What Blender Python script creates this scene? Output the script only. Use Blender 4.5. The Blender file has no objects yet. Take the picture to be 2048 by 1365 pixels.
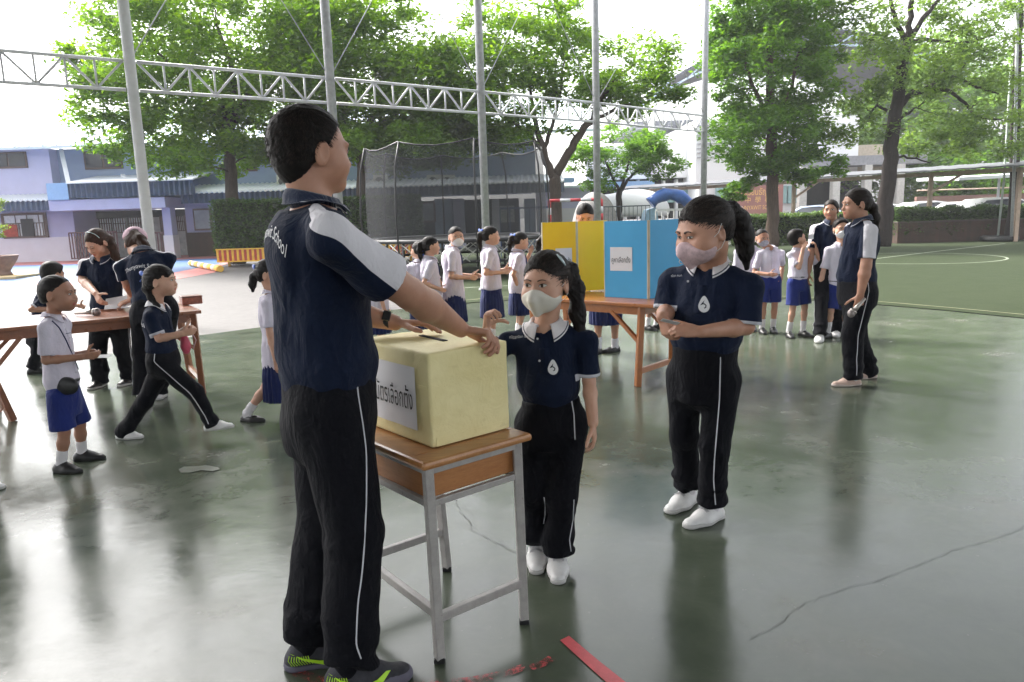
import bpy, bmesh, math, random
import numpy as np
from mathutils import Vector, Matrix
rad = math.radians
SC = bpy.context.scene
COL = SC.collection
random.seed(7); RNG = np.random.default_rng(7)

# ---------------------------------------------------------------- camera
CAM_H = 1.45; FPX = 1480.0
PITCH = rad(9.7); ROLL = rad(1.8)
_fw = Vector((0, math.cos(PITCH), -math.sin(PITCH))); _up = Vector((0, math.sin(PITCH), math.cos(PITCH))); _rt = Vector((1, 0, 0))
CRT = _rt*math.cos(ROLL) - _up*math.sin(ROLL); CUP = _up*math.cos(ROLL) + _rt*math.sin(ROLL)
cam = bpy.data.cameras.new('camera'); cam.sensor_width = 36; cam.lens = FPX/2048*36; cam.clip_end = 2000; cam.clip_start = .05
camo = bpy.data.objects.new('camera', cam); COL.objects.link(camo)
camo.matrix_world = Matrix(((CRT.x, CUP.x, -_fw.x, 0), (CRT.y, CUP.y, -_fw.y, 0), (CRT.z, CUP.z, -_fw.z, CAM_H), (0, 0, 0, 1)))
SC.camera = camo
CPOS = np.array([0, 0, CAM_H])
def A(px, py, Y):
    """point seen at photo pixel (px, py), Y metres ahead"""
    r = _fw + CRT*((px-1024)/FPX) - CUP*((py-682.5)/FPX)
    r = np.array(r); return CPOS + r*(Y/r[1])
def G(px, py, z=0.0):
    """point of the horizontal plane z seen at photo pixel (px, py)"""
    r = np.array(_fw + CRT*((px-1024)/FPX) - CUP*((py-682.5)/FPX)); return CPOS + r*((z-CAM_H)/r[2])

# ---------------------------------------------------------------- world, sun, exposure
w = bpy.data.worlds.new('World'); SC.world = w; w.use_nodes = True
nt = w.node_tree; nt.nodes.clear()
sky = nt.nodes.new('ShaderNodeTexSky'); sky.sky_type = 'NISHITA'; sky.sun_disc = False
SUN_EL, SUN_AZ = rad(48), rad(-52)      # azimuth measured from +Y towards +X
sky.sun_elevation = SUN_EL; sky.sun_rotation = SUN_AZ; sky.dust_density = 6; sky.air_density = 1.0; sky.ozone_density = 1
hs = nt.nodes.new('ShaderNodeHueSaturation'); hs.inputs['Saturation'].default_value = .22; hs.inputs['Value'].default_value = 1.0
bg = nt.nodes.new('ShaderNodeBackground'); bg.inputs['Strength'].default_value = .15
wo = nt.nodes.new('ShaderNodeOutputWorld')
nt.links.new(sky.outputs[0], hs.inputs['Color']); nt.links.new(hs.outputs[0], bg.inputs['Color']); nt.links.new(bg.outputs[0], wo.inputs['Surface'])
sd = bpy.data.lights.new('sun', 'SUN'); sd.energy = 1.5; sd.angle = rad(12); sd.color = (1, .95, .88)
so = bpy.data.objects.new('sun', sd); COL.objects.link(so)
_sv = Vector((math.sin(SUN_AZ)*math.cos(SUN_EL), math.cos(SUN_AZ)*math.cos(SUN_EL), math.sin(SUN_EL)))
so.rotation_euler = _sv.to_track_quat('Z', 'Y').to_euler(); so.location = _sv*60
SC.view_settings.view_transform = 'Standard'; SC.view_settings.look = 'None'; SC.view_settings.exposure = 2.2; SC.view_settings.gamma = 1
SC.cycles.max_bounces = 8; SC.cycles.transparent_max_bounces = 16
SC.cycles.use_denoising = True

# ---------------------------------------------------------------- object helpers
def tag(o, label=None, cat=None, group=None, kind=None):
    if label: o['label'] = label
    if cat: o['category'] = cat
    if group: o['group'] = group
    if kind: o['kind'] = kind
    return o
def empty(name, loc, label=None, cat=None, group=None, rz=0):
    o = bpy.data.objects.new(name, None); COL.objects.link(o); o.location = loc; o.rotation_euler = (0, 0, rz)
    o.empty_display_size = .1
    return tag(o, label, cat, group)
class MB:
    """collects shapes and links them as ONE mesh object"""
    def __init__(s): s.v = []; s.f = []; s.m = []; s.sm = []
    def add(s, vs, fs, mi=0, smooth=False):
        n = len(s.v); s.v += [tuple(map(float, p)) for p in vs]
        s.f += [tuple(n+i for i in f) for f in fs]; s.m += [mi]*len(fs); s.sm += [smooth]*len(fs)
    def box(s, c, d, rz=0, mi=0, R=None, bev=0):
        hx, hy, hz = d[0]/2, d[1]/2, d[2]/2
        if R is None: R = Matrix.Rotation(rz, 3, 'Z')
        c = Vector(c)
        if bev:
            bm = bmesh.new(); bmesh.ops.create_cube(bm, size=1)
            for q in bm.verts: q.co = Vector((q.co.x*d[0], q.co.y*d[1], q.co.z*d[2]))
            bmesh.ops.bevel(bm, geom=bm.edges[:], offset=bev, segments=2, affect='EDGES', profile=.5)
            bm.verts.index_update()
            s.add([c+R@q.co for q in bm.verts], [[q.index for q in f.verts] for f in bm.faces], mi); bm.free(); return
        P = [c+R@Vector((x*hx, y*hy, z*hz)) for x in (-1, 1) for y in (-1, 1) for z in (-1, 1)]
        s.add(P, [(0, 1, 3, 2), (4, 6, 7, 5), (0, 4, 5, 1), (2, 3, 7, 6), (0, 2, 6, 4), (1, 5, 7, 3)], mi)
    def beam(s, a, b, w, h=None, mi=0, bev=0):
        a = Vector(a); b = Vector(b); h = h or w; d = b-a; L = d.length; z = d.normalized()
        x = z.cross(Vector((0, 0, 1)));
        if x.length < 1e-4: x = Vector((1, 0, 0))
        x.normalize(); y = z.cross(x)
        s.box((a+b)/2, (w, h, L), R=Matrix((x, y, z)).transposed(), mi=mi, bev=bev)
    def tube(s, pts, r, n=8, mi=0, caps=True, smooth=True):
        pts = [Vector(p) for p in pts]; N = len(pts)
        rs = list(r) if hasattr(r, '__len__') else [r]*N
        base = len(s.v); ref = None
        for i, p in enumerate(pts):
            t = (pts[min(i+1, N-1)]-pts[max(i-1, 0)]).normalized()
            if ref is None:
                ref = Vector((0, 0, 1)).cross(t)
                if ref.length < 1e-3: ref = Vector((1, 0, 0))
            x = (ref-t*ref.dot(t)).normalized(); ref = x; y = t.cross(x)
            for k in range(n):
                a = 2*math.pi*k/n; s.v.append(tuple(p+(x*math.cos(a)+y*math.sin(a))*rs[i]))
        for i in range(N-1):
            for k in range(n):
                k2 = (k+1) % n; s.f.append((base+i*n+k, base+i*n+k2, base+(i+1)*n+k2, base+(i+1)*n+k)); s.m.append(mi); s.sm.append(smooth)
        if caps:
            s.f.append(tuple(base+k for k in range(n))[::-1]); s.m.append(mi); s.sm.append(False)
            s.f.append(tuple(base+(N-1)*n+k for k in range(n))); s.m.append(mi); s.sm.append(False)
    def lathe(s, prof, c=(0, 0, 0), n=24, mi=0):
        base = len(s.v)
        for r, z in prof:
            for k in range(n):
                a = 2*math.pi*k/n; s.v.append((c[0]+r*math.cos(a), c[1]+r*math.sin(a), c[2]+z))
        for i in range(len(prof)-1):
            for k in range(n):
                k2 = (k+1) % n; s.f.append((base+i*n+k, base+i*n+k2, base+(i+1)*n+k2, base+(i+1)*n+k)); s.m.append(mi); s.sm.append(True)
    def quad(s, a, b, c, d, mi=0): s.add([a, b, c, d], [(0, 1, 2, 3)], mi)
    def build(s, name, mats, parent=None, **kw):
        me = bpy.data.meshes.new(name)
        off = Vector((0, 0, 0)); q = parent if kw.get('world', True) else None
        while q is not None: off = off+Vector(q.location); q = q.parent
        me.from_pydata([(p[0]-off.x, p[1]-off.y, p[2]-off.z) for p in s.v], [], s.f)
        if not isinstance(mats, (list, tuple)): mats = [mats]
        for m in mats: me.materials.append(m)
        me.polygons.foreach_set('material_index', s.m); me.polygons.foreach_set('use_smooth', s.sm)
        me.update()
        o = bpy.data.objects.new(name, me); COL.objects.link(o)
        if parent is not None: o.parent = parent
        return tag(o, kw.get('label'), kw.get('cat'), kw.get('group'), kw.get('kind'))
def copy_tree(o, parent=None):
    c = o.copy(); COL.objects.link(c); c.parent = parent
    for ch in list(o.children): copy_tree(ch, c)
    return c
def world_part(name, me, parent, label=None):
    """link a mesh whose vertices are in world space under parent (parent chain holds pure translations)"""
    off = Vector((0, 0, 0)); p = parent
    while p is not None: off += Vector(p.location); p = p.parent
    me.transform(Matrix.Translation(-off)); o = bpy.data.objects.new(name, me); COL.objects.link(o); o.parent = parent
    if label: o['label'] = label
    return o

# ---------------------------------------------------------------- material helpers
class NT:
    def __init__(s, name):
        s.m = bpy.data.materials.new(name); s.m.use_nodes = True; s.t = s.m.node_tree; s.t.nodes.clear()
        s.out = s.t.nodes.new('ShaderNodeOutputMaterial'); s.b = s.t.nodes.new('ShaderNodeBsdfPrincipled')
        s.t.links.new(s.b.outputs[0], s.out.inputs[0]); s.tc = s.t.nodes.new('ShaderNodeTexCoord')
    def n(s, typ, **kw):
        q = s.t.nodes.new(typ)
        for k, v in kw.items():
            if k in q.inputs: q.inputs[k].default_value = v
            else: setattr(q, k, v)
        return q
    def l(s, a, b): s.t.links.new(a, b)
    def noise(s, scale, detail=4, rough=.6, vec=None, sc3=None, dist=0):
        q = s.n('ShaderNodeTexNoise', Scale=scale, Detail=detail, Roughness=rough, Distortion=dist)
        v = vec or s.tc.outputs['Object']
        if sc3:
            mp = s.n('ShaderNodeMapping', Scale=sc3); s.l(v, mp.inputs[0]); v = mp.outputs[0]
        s.l(v, q.inputs['Vector']); return q.outputs['Fac']
    def ramp(s, fac, stops):
        r = s.n('ShaderNodeValToRGB'); e = r.color_ramp.elements
        while len(e) < len(stops): e.new(.5)
        for i, (p, c) in enumerate(stops): e[i].position = p; e[i].color = (*c, 1) if len(c) == 3 else c
        s.l(fac, r.inputs[0]); return r.outputs[0]
    def mix(s, fac, a, b, mode='MIX'):
        q = s.n('ShaderNodeMix', data_type='RGBA', blend_type=mode)
        for v, k in ((fac, 0), (a, 6), (b, 7)):
            if hasattr(v, 'links'): s.l(v, q.inputs[k])
            else: q.inputs[k].default_value = v if k == 0 else ((*v, 1) if len(v) == 3 else v)
        return q.outputs[2]
    def mr(s, v, a, b, c=0, d=1):
        q = s.n('ShaderNodeMapRange'); s.l(v, q.inputs[0])
        for i, x in enumerate((a, b, c, d)): q.inputs[i+1].default_value = x
        return q.outputs[0]
    def math(s, op, a, b=0):
        q = s.n('ShaderNodeMath', operation=op)
        for v, k in ((a, 0), (b, 1)):
            if hasattr(v, 'links'): s.l(v, q.inputs[k])
            else: q.inputs[k].default_value = v
        return q.outputs[0]
    def attr(s, name): return s.n('ShaderNodeAttribute', attribute_name=name).outputs['Fac']
    def mask(s, name): return s.mr(s.attr(name), 0.0001, .0012)
    def bump(s, h, strength=.3, dist=.01, prev=None):
        q = s.n('ShaderNodeBump', Strength=strength, Distance=dist); s.l(h, q.inputs['Height'])
        if prev: s.l(prev, q.inputs['Normal'])
        s.l(q.outputs[0], s.b.inputs['Normal']); return q.outputs[0]
    def set(s, **kw):
        names = dict(col='Base Color', rough='Roughness', metal='Metallic', spec='Specular IOR Level', sss='Subsurface Weight', sheen='Sheen Weight', coat='Coat Weight', coatr='Coat Roughness', alpha='Alpha', trans='Transmission Weight')
        for k, v in kw.items():
            i = s.b.inputs[names[k]]
            if hasattr(v, 'links'): s.l(v, i)
            else: i.default_value = (*v, 1) if hasattr(v, '__len__') and len(v) == 3 else v
        return s
_MC = {}
def simple(name, col, rough=.6, metal=0, var=.15, vs=8, bump=0, bs=60, spec=.5):
    if name in _MC: return _MC[name]
    n = NT(name); f = n.noise(vs, 5)
    lo = tuple(c*(1-var) for c in col); hi = tuple(min(1, c*(1+var)) for c in col)
    n.set(col=n.ramp(f, [(.3, lo), (.7, hi)]), rough=rough, metal=metal, spec=spec)
    if bump: n.bump(n.noise(bs, 3), bump, .003)
    _MC[name] = n.m; return n.m
def cloth(name, col, attrs=(), rough=.8, weave=900, sheen=.25, var=.12, tr=0):
    """woven fabric; attrs = [(attribute, colour)] regions of another colour"""
    if name in _MC: return _MC[name]
    n = NT(name); f = n.noise(9, 4)
    c = n.ramp(f, [(.3, tuple(x*(1-var) for x in col)), (.72, tuple(x*(1+var) for x in col))])
    for a, cc in attrs: c = n.mix(n.mask(a), c, cc)
    n.set(col=c, rough=rough, sheen=sheen, spec=.14)
    n.b.inputs['Sheen Roughness'].default_value = .5
    b0 = n.bump(n.noise(10, 3, .55, sc3=(1, 1, .42), dist=1.4), .55, .035); b1 = n.bump(n.noise(27, 5, .65, dist=.6), .38, .014, prev=b0)
    n.bump(n.noise(weave, 2), .25, .0012, prev=b1)
    _MC[name] = n.m; return n.m

# ---------------------------------------------------------------- implicit surfaces (numpy) -> mesh
def sstep(x): x = np.clip(x, 0, 1); return x*x*(3-2*x)
def _hash(ix, iy, iz):
    h = (ix*374761393 + iy*668265263 + iz*2147483647*3 + 1013) & 0xffffffff
    h = ((h ^ (h >> 13))*1274126177) & 0xffffffff
    return ((h ^ (h >> 16)) & 0xffff)/65535.0
def vnoise(P, scale):
    """value noise in -1..1, P (N,3), scale = cycles per metre (scalar or 3)"""
    Q = P*np.asarray(scale, dtype=float); I = np.floor(Q).astype(np.int64); Fr = Q-I; Fr = Fr*Fr*(3-2*Fr)
    r = 0
    for dx in (0, 1):
        for dy in (0, 1):
            for dz in (0, 1):
                wt = (Fr[:, 0] if dx else 1-Fr[:, 0])*(Fr[:, 1] if dy else 1-Fr[:, 1])*(Fr[:, 2] if dz else 1-Fr[:, 2])
                r = r + wt*_hash(I[:, 0]+dx, I[:, 1]+dy, I[:, 2]+dz)
    return r*2-1
V3 = lambda *a: np.array(a, dtype=float)
def unit(v): v = np.asarray(v, float); return v/max(1e-9, np.linalg.norm(v))
class Prim: pass
def rc(a, b, ra, rb=None, flat=None):
    """round cone a-b; flat=(axis, factor) squashes it across an axis"""
    a = V3(*a); b = V3(*b); rb = ra if rb is None else rb
    p = Prim(); R = max(ra, rb); p.lo = np.minimum(a, b)-R; p.hi = np.maximum(a, b)+R
    ba = b-a; L2 = max(1e-9, ba@ba)
    if flat is not None: fa = unit(flat[0]); ff = flat[1]
    def fn(X, Y, Z):
        dx, dy, dz = X-a[0], Y-a[1], Z-a[2]
        t = np.clip((dx*ba[0]+dy*ba[1]+dz*ba[2])/L2, 0, 1)
        dx = dx-t*ba[0]; dy = dy-t*ba[1]; dz = dz-t*ba[2]
        if flat is not None:
            q = dx*fa[0]+dy*fa[1]+dz*fa[2]
            d = np.sqrt(np.maximum(dx*dx+dy*dy+dz*dz+q*q*(1/ff**2-1), 0))
            return (d-(ra+(rb-ra)*t))*(.5+.5*ff)
        return np.sqrt(dx*dx+dy*dy+dz*dz)-(ra+(rb-ra)*t)
    p.fn = fn; return p
def el(c, r, R=None):
    c = V3(*c); r = V3(*r); p = Prim(); m = max(r); p.lo = c-m; p.hi = c+m
    R = np.eye(3) if R is None else np.asarray(R, float)     # columns = axes
    def fn(X, Y, Z):
        dx, dy, dz = X-c[0], Y-c[1], Z-c[2]; k0 = 0; k1 = 0
        for i in range(3):
            q = dx*R[0, i]+dy*R[1, i]+dz*R[2, i]
            k0 = k0+(q/r[i])**2; k1 = k1+(q/r[i]**2)**2
        k0 = np.sqrt(k0); k1 = np.sqrt(k1)+1e-9
        return k0*(k0-1)/k1
    p.fn = fn; return p
def loft(o, R, st, pleat=None, cap=.01):
    """stations [(z, half width, half depth, x offset, y offset)] in the frame o, R (columns right, forward, up)"""
    o = V3(*o); R = np.asarray(R, float); st = sorted(st)
    z = np.array([s[0] for s in st]); zz = np.linspace(z[0], z[-1], 60)
    def tab(i):
        v = np.array([s[i] if len(s) > i else 0 for s in st], float); q = np.interp(zz, z, v)
        k = np.array([1, 2, 3, 2, 1.])/9; qq = np.convolve(np.pad(q, 2, mode='edge'), k, 'valid'); return qq
    ta, tb, tx, ty = tab(1), tab(2), tab(3), tab(4)
    p = Prim(); m = max(ta.max(), tb.max())+np.abs(tx).max()+np.abs(ty).max()+(pleat[1] if pleat else 0)
    c = np.array([o+R@V3(sx*m, sy*m, q) for sx in (-1, 1) for sy in (-1, 1) for q in (z[0], z[-1])])
    p.lo = c.min(0); p.hi = c.max(0)
    def fn(X, Y, Z):
        dx, dy, dz = X-o[0], Y-o[1], Z-o[2]
        x = dx*R[0, 0]+dy*R[1, 0]+dz*R[2, 0]; y = dx*R[0, 1]+dy*R[1, 1]+dz*R[2, 1]; q = dx*R[0, 2]+dy*R[1, 2]+dz*R[2, 2]
        a = np.interp(q, zz, ta); b = np.interp(q, zz, tb); x = x-np.interp(q, zz, tx); y = y-np.interp(q, zz, ty)
        k = np.sqrt((x/a)**2+(y/b)**2)+1e-9; l = np.sqrt(x*x+y*y)
        d = l*(1-1/k)
        if pleat:
            th = np.arctan2(y/b, x/a); t = np.clip((z[-1]-q)/(z[-1]-z[0]), 0, 1)
            d = d-pleat[1]*t*(np.abs(((th*pleat[0]/(2*np.pi)) % 1)*2-1)-.5)*2*(1+.4*np.sin(th*3.1+pleat[0]))
        c = np.abs(q-(z[0]+z[-1])/2)-(z[-1]-z[0])/2
        return smax(d, c, cap)
    p.fn = fn; return p
def plane(pt, n):
    """half space behind the plane (negative on the side opposite to n)"""
    pt = V3(*pt); n = unit(n); p = Prim(); p.lo = V3(-9, -9, -9); p.hi = V3(9, 9, 9)
    p.fn = lambda X, Y, Z: (X-pt[0])*n[0]+(Y-pt[1])*n[1]+(Z-pt[2])*n[2]
    return p
def smin(a, b, k):
    if k <= 0: return np.minimum(a, b)
    h = np.maximum(k-np.abs(a-b), 0)/k; return np.minimum(a, b)-h*h*k*.25
def smax(a, b, k): return -smin(-a, -b, k)
class Field:
    def __init__(s): s.ops = []; s.disp = None
    def u(s, p, k=.02): s.ops.append(('u', p, k)); return s
    def sub(s, p, k=.006): s.ops.append(('s', p, k)); return s
    def cut(s, p, k=.003): s.ops.append(('i', p, k)); return s
    def ev(s, P, raw=False):
        P = np.atleast_2d(P); X, Y, Z = P[:, 0], P[:, 1], P[:, 2]; d = np.full(len(P), .3)
        for op, p, k in s.ops:
            q = p.ev(P) if isinstance(p, Field) else p.fn(X, Y, Z)
            d = smin(d, q, k) if op == 'u' else smax(d, -q, k) if op == 's' else smax(d, q, k)
        if s.disp and not raw: d = d+s.disp(P)
        return d
    def bounds(s):
        L = [p.bounds() if isinstance(p, Field) else (p.lo, p.hi) for op, p, k in s.ops if op == 'u']
        return np.min([a for a, b in L], 0), np.max([b for a, b in L], 0)
    def grid(s, xs, ys, zs):
        g = np.full((len(xs), len(ys), len(zs)), .3, np.float32); ax = (xs, ys, zs)
        for op, p, k in s.ops:
            if isinstance(p, Field):
                q = p.grid(xs, ys, zs); g = smin(g, q, k) if op == 'u' else smax(g, -q, k) if op == 's' else smax(g, q, k); continue
            m = .035+k
            if op == 'i': sl = [slice(0, len(a)) for a in ax]
            else: sl = [slice(max(0, np.searchsorted(a, p.lo[i]-m)), np.searchsorted(a, p.hi[i]+m)) for i, a in enumerate(ax)]
            if any(q.stop <= q.start for q in sl): continue
            q = p.fn(xs[sl[0]][:, None, None], ys[sl[1]][None, :, None], zs[sl[2]][None, None, :]).astype(np.float32)
            b = g[sl[0], sl[1], sl[2]]
            g[sl[0], sl[1], sl[2]] = smin(b, q, k) if op == 'u' else smax(b, -q, k) if op == 's' else smax(b, q, k)
        if s.disp:
            I = np.nonzero(np.abs(g) < .03)
            P = np.stack([xs[I[0]], ys[I[1]], zs[I[2]]], 1).astype(float); g[I] += s.disp(P).astype(np.float32)
        return g
    def project(s, p, d, maxd=.6, off=0, back=.0):
        """march from p along d (arrays) to the surface"""
        p = np.atleast_2d(np.asarray(p, float)).copy(); d = np.atleast_2d(np.asarray(d, float)); d = d/np.linalg.norm(d, axis=1, keepdims=True)
        p = p-d*back; t = np.zeros(len(p))
        for _ in range(90):
            v = s.ev(p)-off; stp = np.where(t < maxd, v*.7, 0); p = p+d*stp[:, None]; t += stp
        return p
    def normal(s, P, e=.002):
        P = np.atleast_2d(P); n = np.stack([s.ev(P+V3(*(e*(i == j) for j in range(3))))-s.ev(P-V3(*(e*(i == j) for j in range(3)))) for i in range(3)], 1)
        return n/np.maximum(1e-9, np.linalg.norm(n, axis=1, keepdims=True))
def axis(lo, hi, h, fine, hf):
    out = [lo]; x = lo
    while x < hi:
        f = any(a-h <= x <= b for a, b in fine); x += hf if f else h; out.append(x)
    return np.array(out)
def nets(g, xs, ys, zs):
    """surface nets on a rectilinear grid"""
    ax = (xs, ys, zs); sh = g.shape; cs = (sh[0]-1, sh[1]-1, sh[2]-1); S = g < 0
    cid = lambda i, j, k: (i*cs[1]+j)*cs[2]+k
    ids = []; pts = []; quads = []
    for a in range(3):
        b, c = (a+1) % 3, (a+2) % 3
        s0 = [slice(None)]*3; s1 = [slice(None)]*3; s0[a] = slice(0, -1); s1[a] = slice(1, None)
        A0 = S[tuple(s0)]; A1 = S[tuple(s1)]; I = np.nonzero(A0 != A1); I = [i.astype(np.int64) for i in I]
        J = [i.copy() for i in I]; J[a] = J[a]+1
        v0 = g[tuple(I)].astype(float); v1 = g[tuple(J)].astype(float); t = v0/(v0-v1)
        P = np.stack([ax[m][I[m]] for m in range(3)], 1).astype(float); P[:, a] += t*(ax[a][J[a]]-ax[a][I[a]])
        ok = (I[b] > 0) & (I[c] > 0) & (I[b] < cs[b]) & (I[c] < cs[c])
        q = []
        for db, dc in ((-1, -1), (0, -1), (0, 0), (-1, 0)):
            K = [i.copy() for i in I]; K[b] = K[b]+db; K[c] = K[c]+dc
            kk = cid(*[np.clip(K[m], 0, cs[m]-1) for m in range(3)])
            ids.append(kk[ok]); pts.append(P[ok]); q.append(kk[ok])
        q = np.stack(q, 1); inside0 = A0[tuple(I)][ok]
        q[~inside0] = q[~inside0][:, ::-1]; quads.append(q)
    ids = np.concatenate(ids); pts = np.concatenate(pts); quads = np.concatenate(quads)
    u, inv = np.unique(ids, return_inverse=True); n = np.bincount(inv)
    V = np.stack([np.bincount(inv, pts[:, i])/n for i in range(3)], 1)
    return V, np.searchsorted(u, quads)
def mesh_np(name, V, F, mats, attrs=None, smooth=True):
    me = bpy.data.meshes.new(name); k = F.shape[1]
    me.vertices.add(len(V)); me.vertices.foreach_set('co', V.astype(np.float32).ravel())
    me.loops.add(F.size); me.loops.foreach_set('vertex_index', F.astype(np.int32).ravel())
    me.polygons.add(len(F)); me.polygons.foreach_set('loop_start', np.arange(0, F.size, k, dtype=np.int32)); me.polygons.foreach_set('loop_total', np.full(len(F), k, np.int32))
    me.polygons.foreach_set('use_smooth', np.full(len(F), smooth, bool)); me.update(calc_edges=True)
    for m in (mats if isinstance(mats, (list, tuple)) else [mats]): me.materials.append(m)
    for a, v in (attrs or {}).items():
        at = me.attributes.new(a, 'FLOAT', 'POINT'); at.data.foreach_set('value', np.asarray(v, np.float32))
    return me
def fmesh(name, f, mat, parent, h=.008, fine=((), (), ()), hf=None, attrs=None, label=None, relax=0):
    lo, hi = f.bounds(); lo = lo-.02; hi = hi+.02
    for op, p, k in f.ops:      # horizontal cuts shrink the box
        pass
    hf = hf or h*.5
    xs, ys, zs = (axis(lo[i], hi[i], h, fine[i], hf) for i in range(3))
    g = f.grid(xs, ys, zs); V, F = nets(g, xs, ys, zs)
    if len(V) == 0: return None
    at = {k: fn(V) for k, fn in (attrs or {}).items()}
    me = mesh_np(name, V, F, mat, at); return world_part(name, me, parent, label)
# ================================================================ people
def skin_mat(name, col):
    if name in _MC: return _MC[name]
    n = NT(name); f = n.noise(14, 5); g = n.noise(160, 3)
    c = n.ramp(f, [(.3, (col[0]*.86, col[1]*.80, col[2]*.78)), (.7, (min(1, col[0]*1.08), col[1]*1.06, col[2]*1.05))])
    c = n.mix(n.mask('lip'), c, (col[0]*.85, col[1]*.45, col[2]*.5))
    c = n.mix(n.math('MULTIPLY', n.attr('blush'), .5), c, (col[0]*1.0, col[1]*.62, col[2]*.58))
    n.set(col=c, rough=n.mr(g, .3, .7, .42, .58), sss=.12, spec=.45)
    n.b.inputs['Subsurface Radius'].default_value = (.5, .2, .12); n.b.inputs['Subsurface Scale'].default_value = .012
    n.bump(g, .15, .001); _MC[name] = n.m; return n.m
SK1 = skin_mat('skin light', (.56, .335, .24)); SK2 = skin_mat('skin tan', (.46, .25, .168)); SK3 = skin_mat('skin brown', (.36, .19, .125))
def hair_mat():
    n = NT('black hair'); f = n.noise(60, 4, .7, sc3=(1, 1, .15)); n.set(col=n.ramp(f, [(.3, (.003, .0025, .0025)), (.75, (.015, .011, .010))]), rough=.55, spec=.20)
    n.bump(n.noise(300, 2, sc3=(1, 1, .1)), .35, .002); return n.m
HAIR = hair_mat()
def _hb(name, col):
    n = NT(name); f = n.noise(60, 4, .7, sc3=(1, 1, .15)); n.set(col=n.ramp(f, [(.3, tuple(c*.5 for c in col)), (.75, col)]), rough=.55, spec=.2); n.bump(n.noise(300, 2, sc3=(1, 1, .1)), .35, .002); return n.m
HAIRS = _hb('hair strands', (.045, .032, .026)); HAIRB = _hb('brown hair', (.055, .028, .018)); HAIRN = _hb('dark brown hair', (.022, .015, .012))
NAVY = (.0052, .0105, .030); WHT = (.62, .60, .66)
M_POLO = cloth('navy polo', NAVY, [('panel', (.66, .64, .68)), ('tip', (.55, .55, .6))], sheen=.03)
M_PANT = cloth('black track trousers', (.0030, .0032, .0060), sheen=.02)
M_SHIRT = cloth('white school shirt', (.60, .565, .66), rough=.75, sheen=.1, var=.05)
M_BLUE = cloth('royal blue shorts', (.013, .026, .16), sheen=.15)
M_SKIRT = cloth('navy blue skirt', (.010, .018, .085), sheen=.12)
M_WH = cloth('white cotton', (.68, .66, .68), var=.04, sheen=.1)
M_COLL = cloth('polo collar white', (.72, .70, .72), [('tip', (.03, .035, .06))], var=.04)
M_COLN = cloth('polo collar navy', (.018, .026, .055), [('tip', (.6, .6, .65))], var=.04)
M_MASK = simple('mask cloth', (.66, .63, .56), .85, var=.04, vs=20, bump=.2, bs=500)
M_MASKP = simple('printed mask cloth', (.55, .40, .42), .85, var=.22, vs=55)
M_MASKW = simple('white mask', (.70, .69, .72), .85, var=.04)
M_LOOP = simple('ear loop', (.75, .73, .72), .7)
M_PRINT = simple('white print', (.72, .72, .74), .7, var=.03)
M_BTN = simple('button', (.5, .5, .52), .35)
M_PIPE = simple('white piping', (.62, .62, .66), .7, var=.05)
M_BLK = simple('black leather', (.012, .012, .013), .4, var=.2)
M_SOLEB = simple('black rubber', (.01, .01, .011), .7)
M_SHW = simple('white shoe', (.70, .69, .68), .55, var=.08, vs=25, bump=.3, bs=200)
M_SHWS = simple('white shoe sole', (.48, .47, .46), .6, var=.1, vs=15)
M_STRAP = simple('grey strap', (.50, .49, .50), .6)
M_SHP = simple('beige knit shoe', (.50, .36, .30), .8, var=.12, vs=40, bump=.4, bs=300)
M_SHG = simple('grey knit shoe', (.03, .03, .038), .8, var=.3, vs=60, bump=.4, bs=400)
M_SHGS = simple('grey foam sole', (.10, .095, .13), .7, var=.1)
M_LIME = simple('lime print', (.42, .72, .02), .5, var=.06)
M_RIB = simple('blue ribbon', (.03, .10, .45), .45, var=.2, vs=30)
M_CLIP = simple('silver hair clip', (.55, .66, .68), .25, .3)
M_EYEW = simple('eye white', (.62, .58, .55), .2, var=.02); M_IRIS = simple('iris', (.02, .009, .005), .12, var=.1); M_LASH = simple('lash', (.012, .008, .007), .6); M_BROW = simple('brow', (.05, .03, .022), .8)
M_PAPER = simple('paper', (.72, .71, .73), .8, var=.02)

def ik(a, b, l1, l2, hint):
    a = V3(*a); b = V3(*b); d = b-a; D = np.linalg.norm(d); u = d/D; D2 = min(D, (l1+l2)*.999)
    x = (l1*l1-l2*l2+D2*D2)/(2*D2); hgt = math.sqrt(max(0, l1*l1-x*x)); hn = V3(*hint)-u*(V3(*hint)@u); hn = unit(hn)
    x = x*D/D2
    return a+u*x+hn*hgt
def frame(fwd, up):
    up = unit(up); f = V3(*fwd); f = unit(f-up*(f@up)); r = np.cross(f, up); return np.stack([r, f, up], 1)
def rotm(ax, deg):
    return np.array(Matrix.Rotation(rad(deg), 3, Vector(ax)))
class Fig: pass
def dirv(deg):       # compass in plan: 0 = away from camera (+Y), 90 = to the right (+X)
    return V3(math.sin(rad(deg)), math.cos(rad(deg)), 0)

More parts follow.
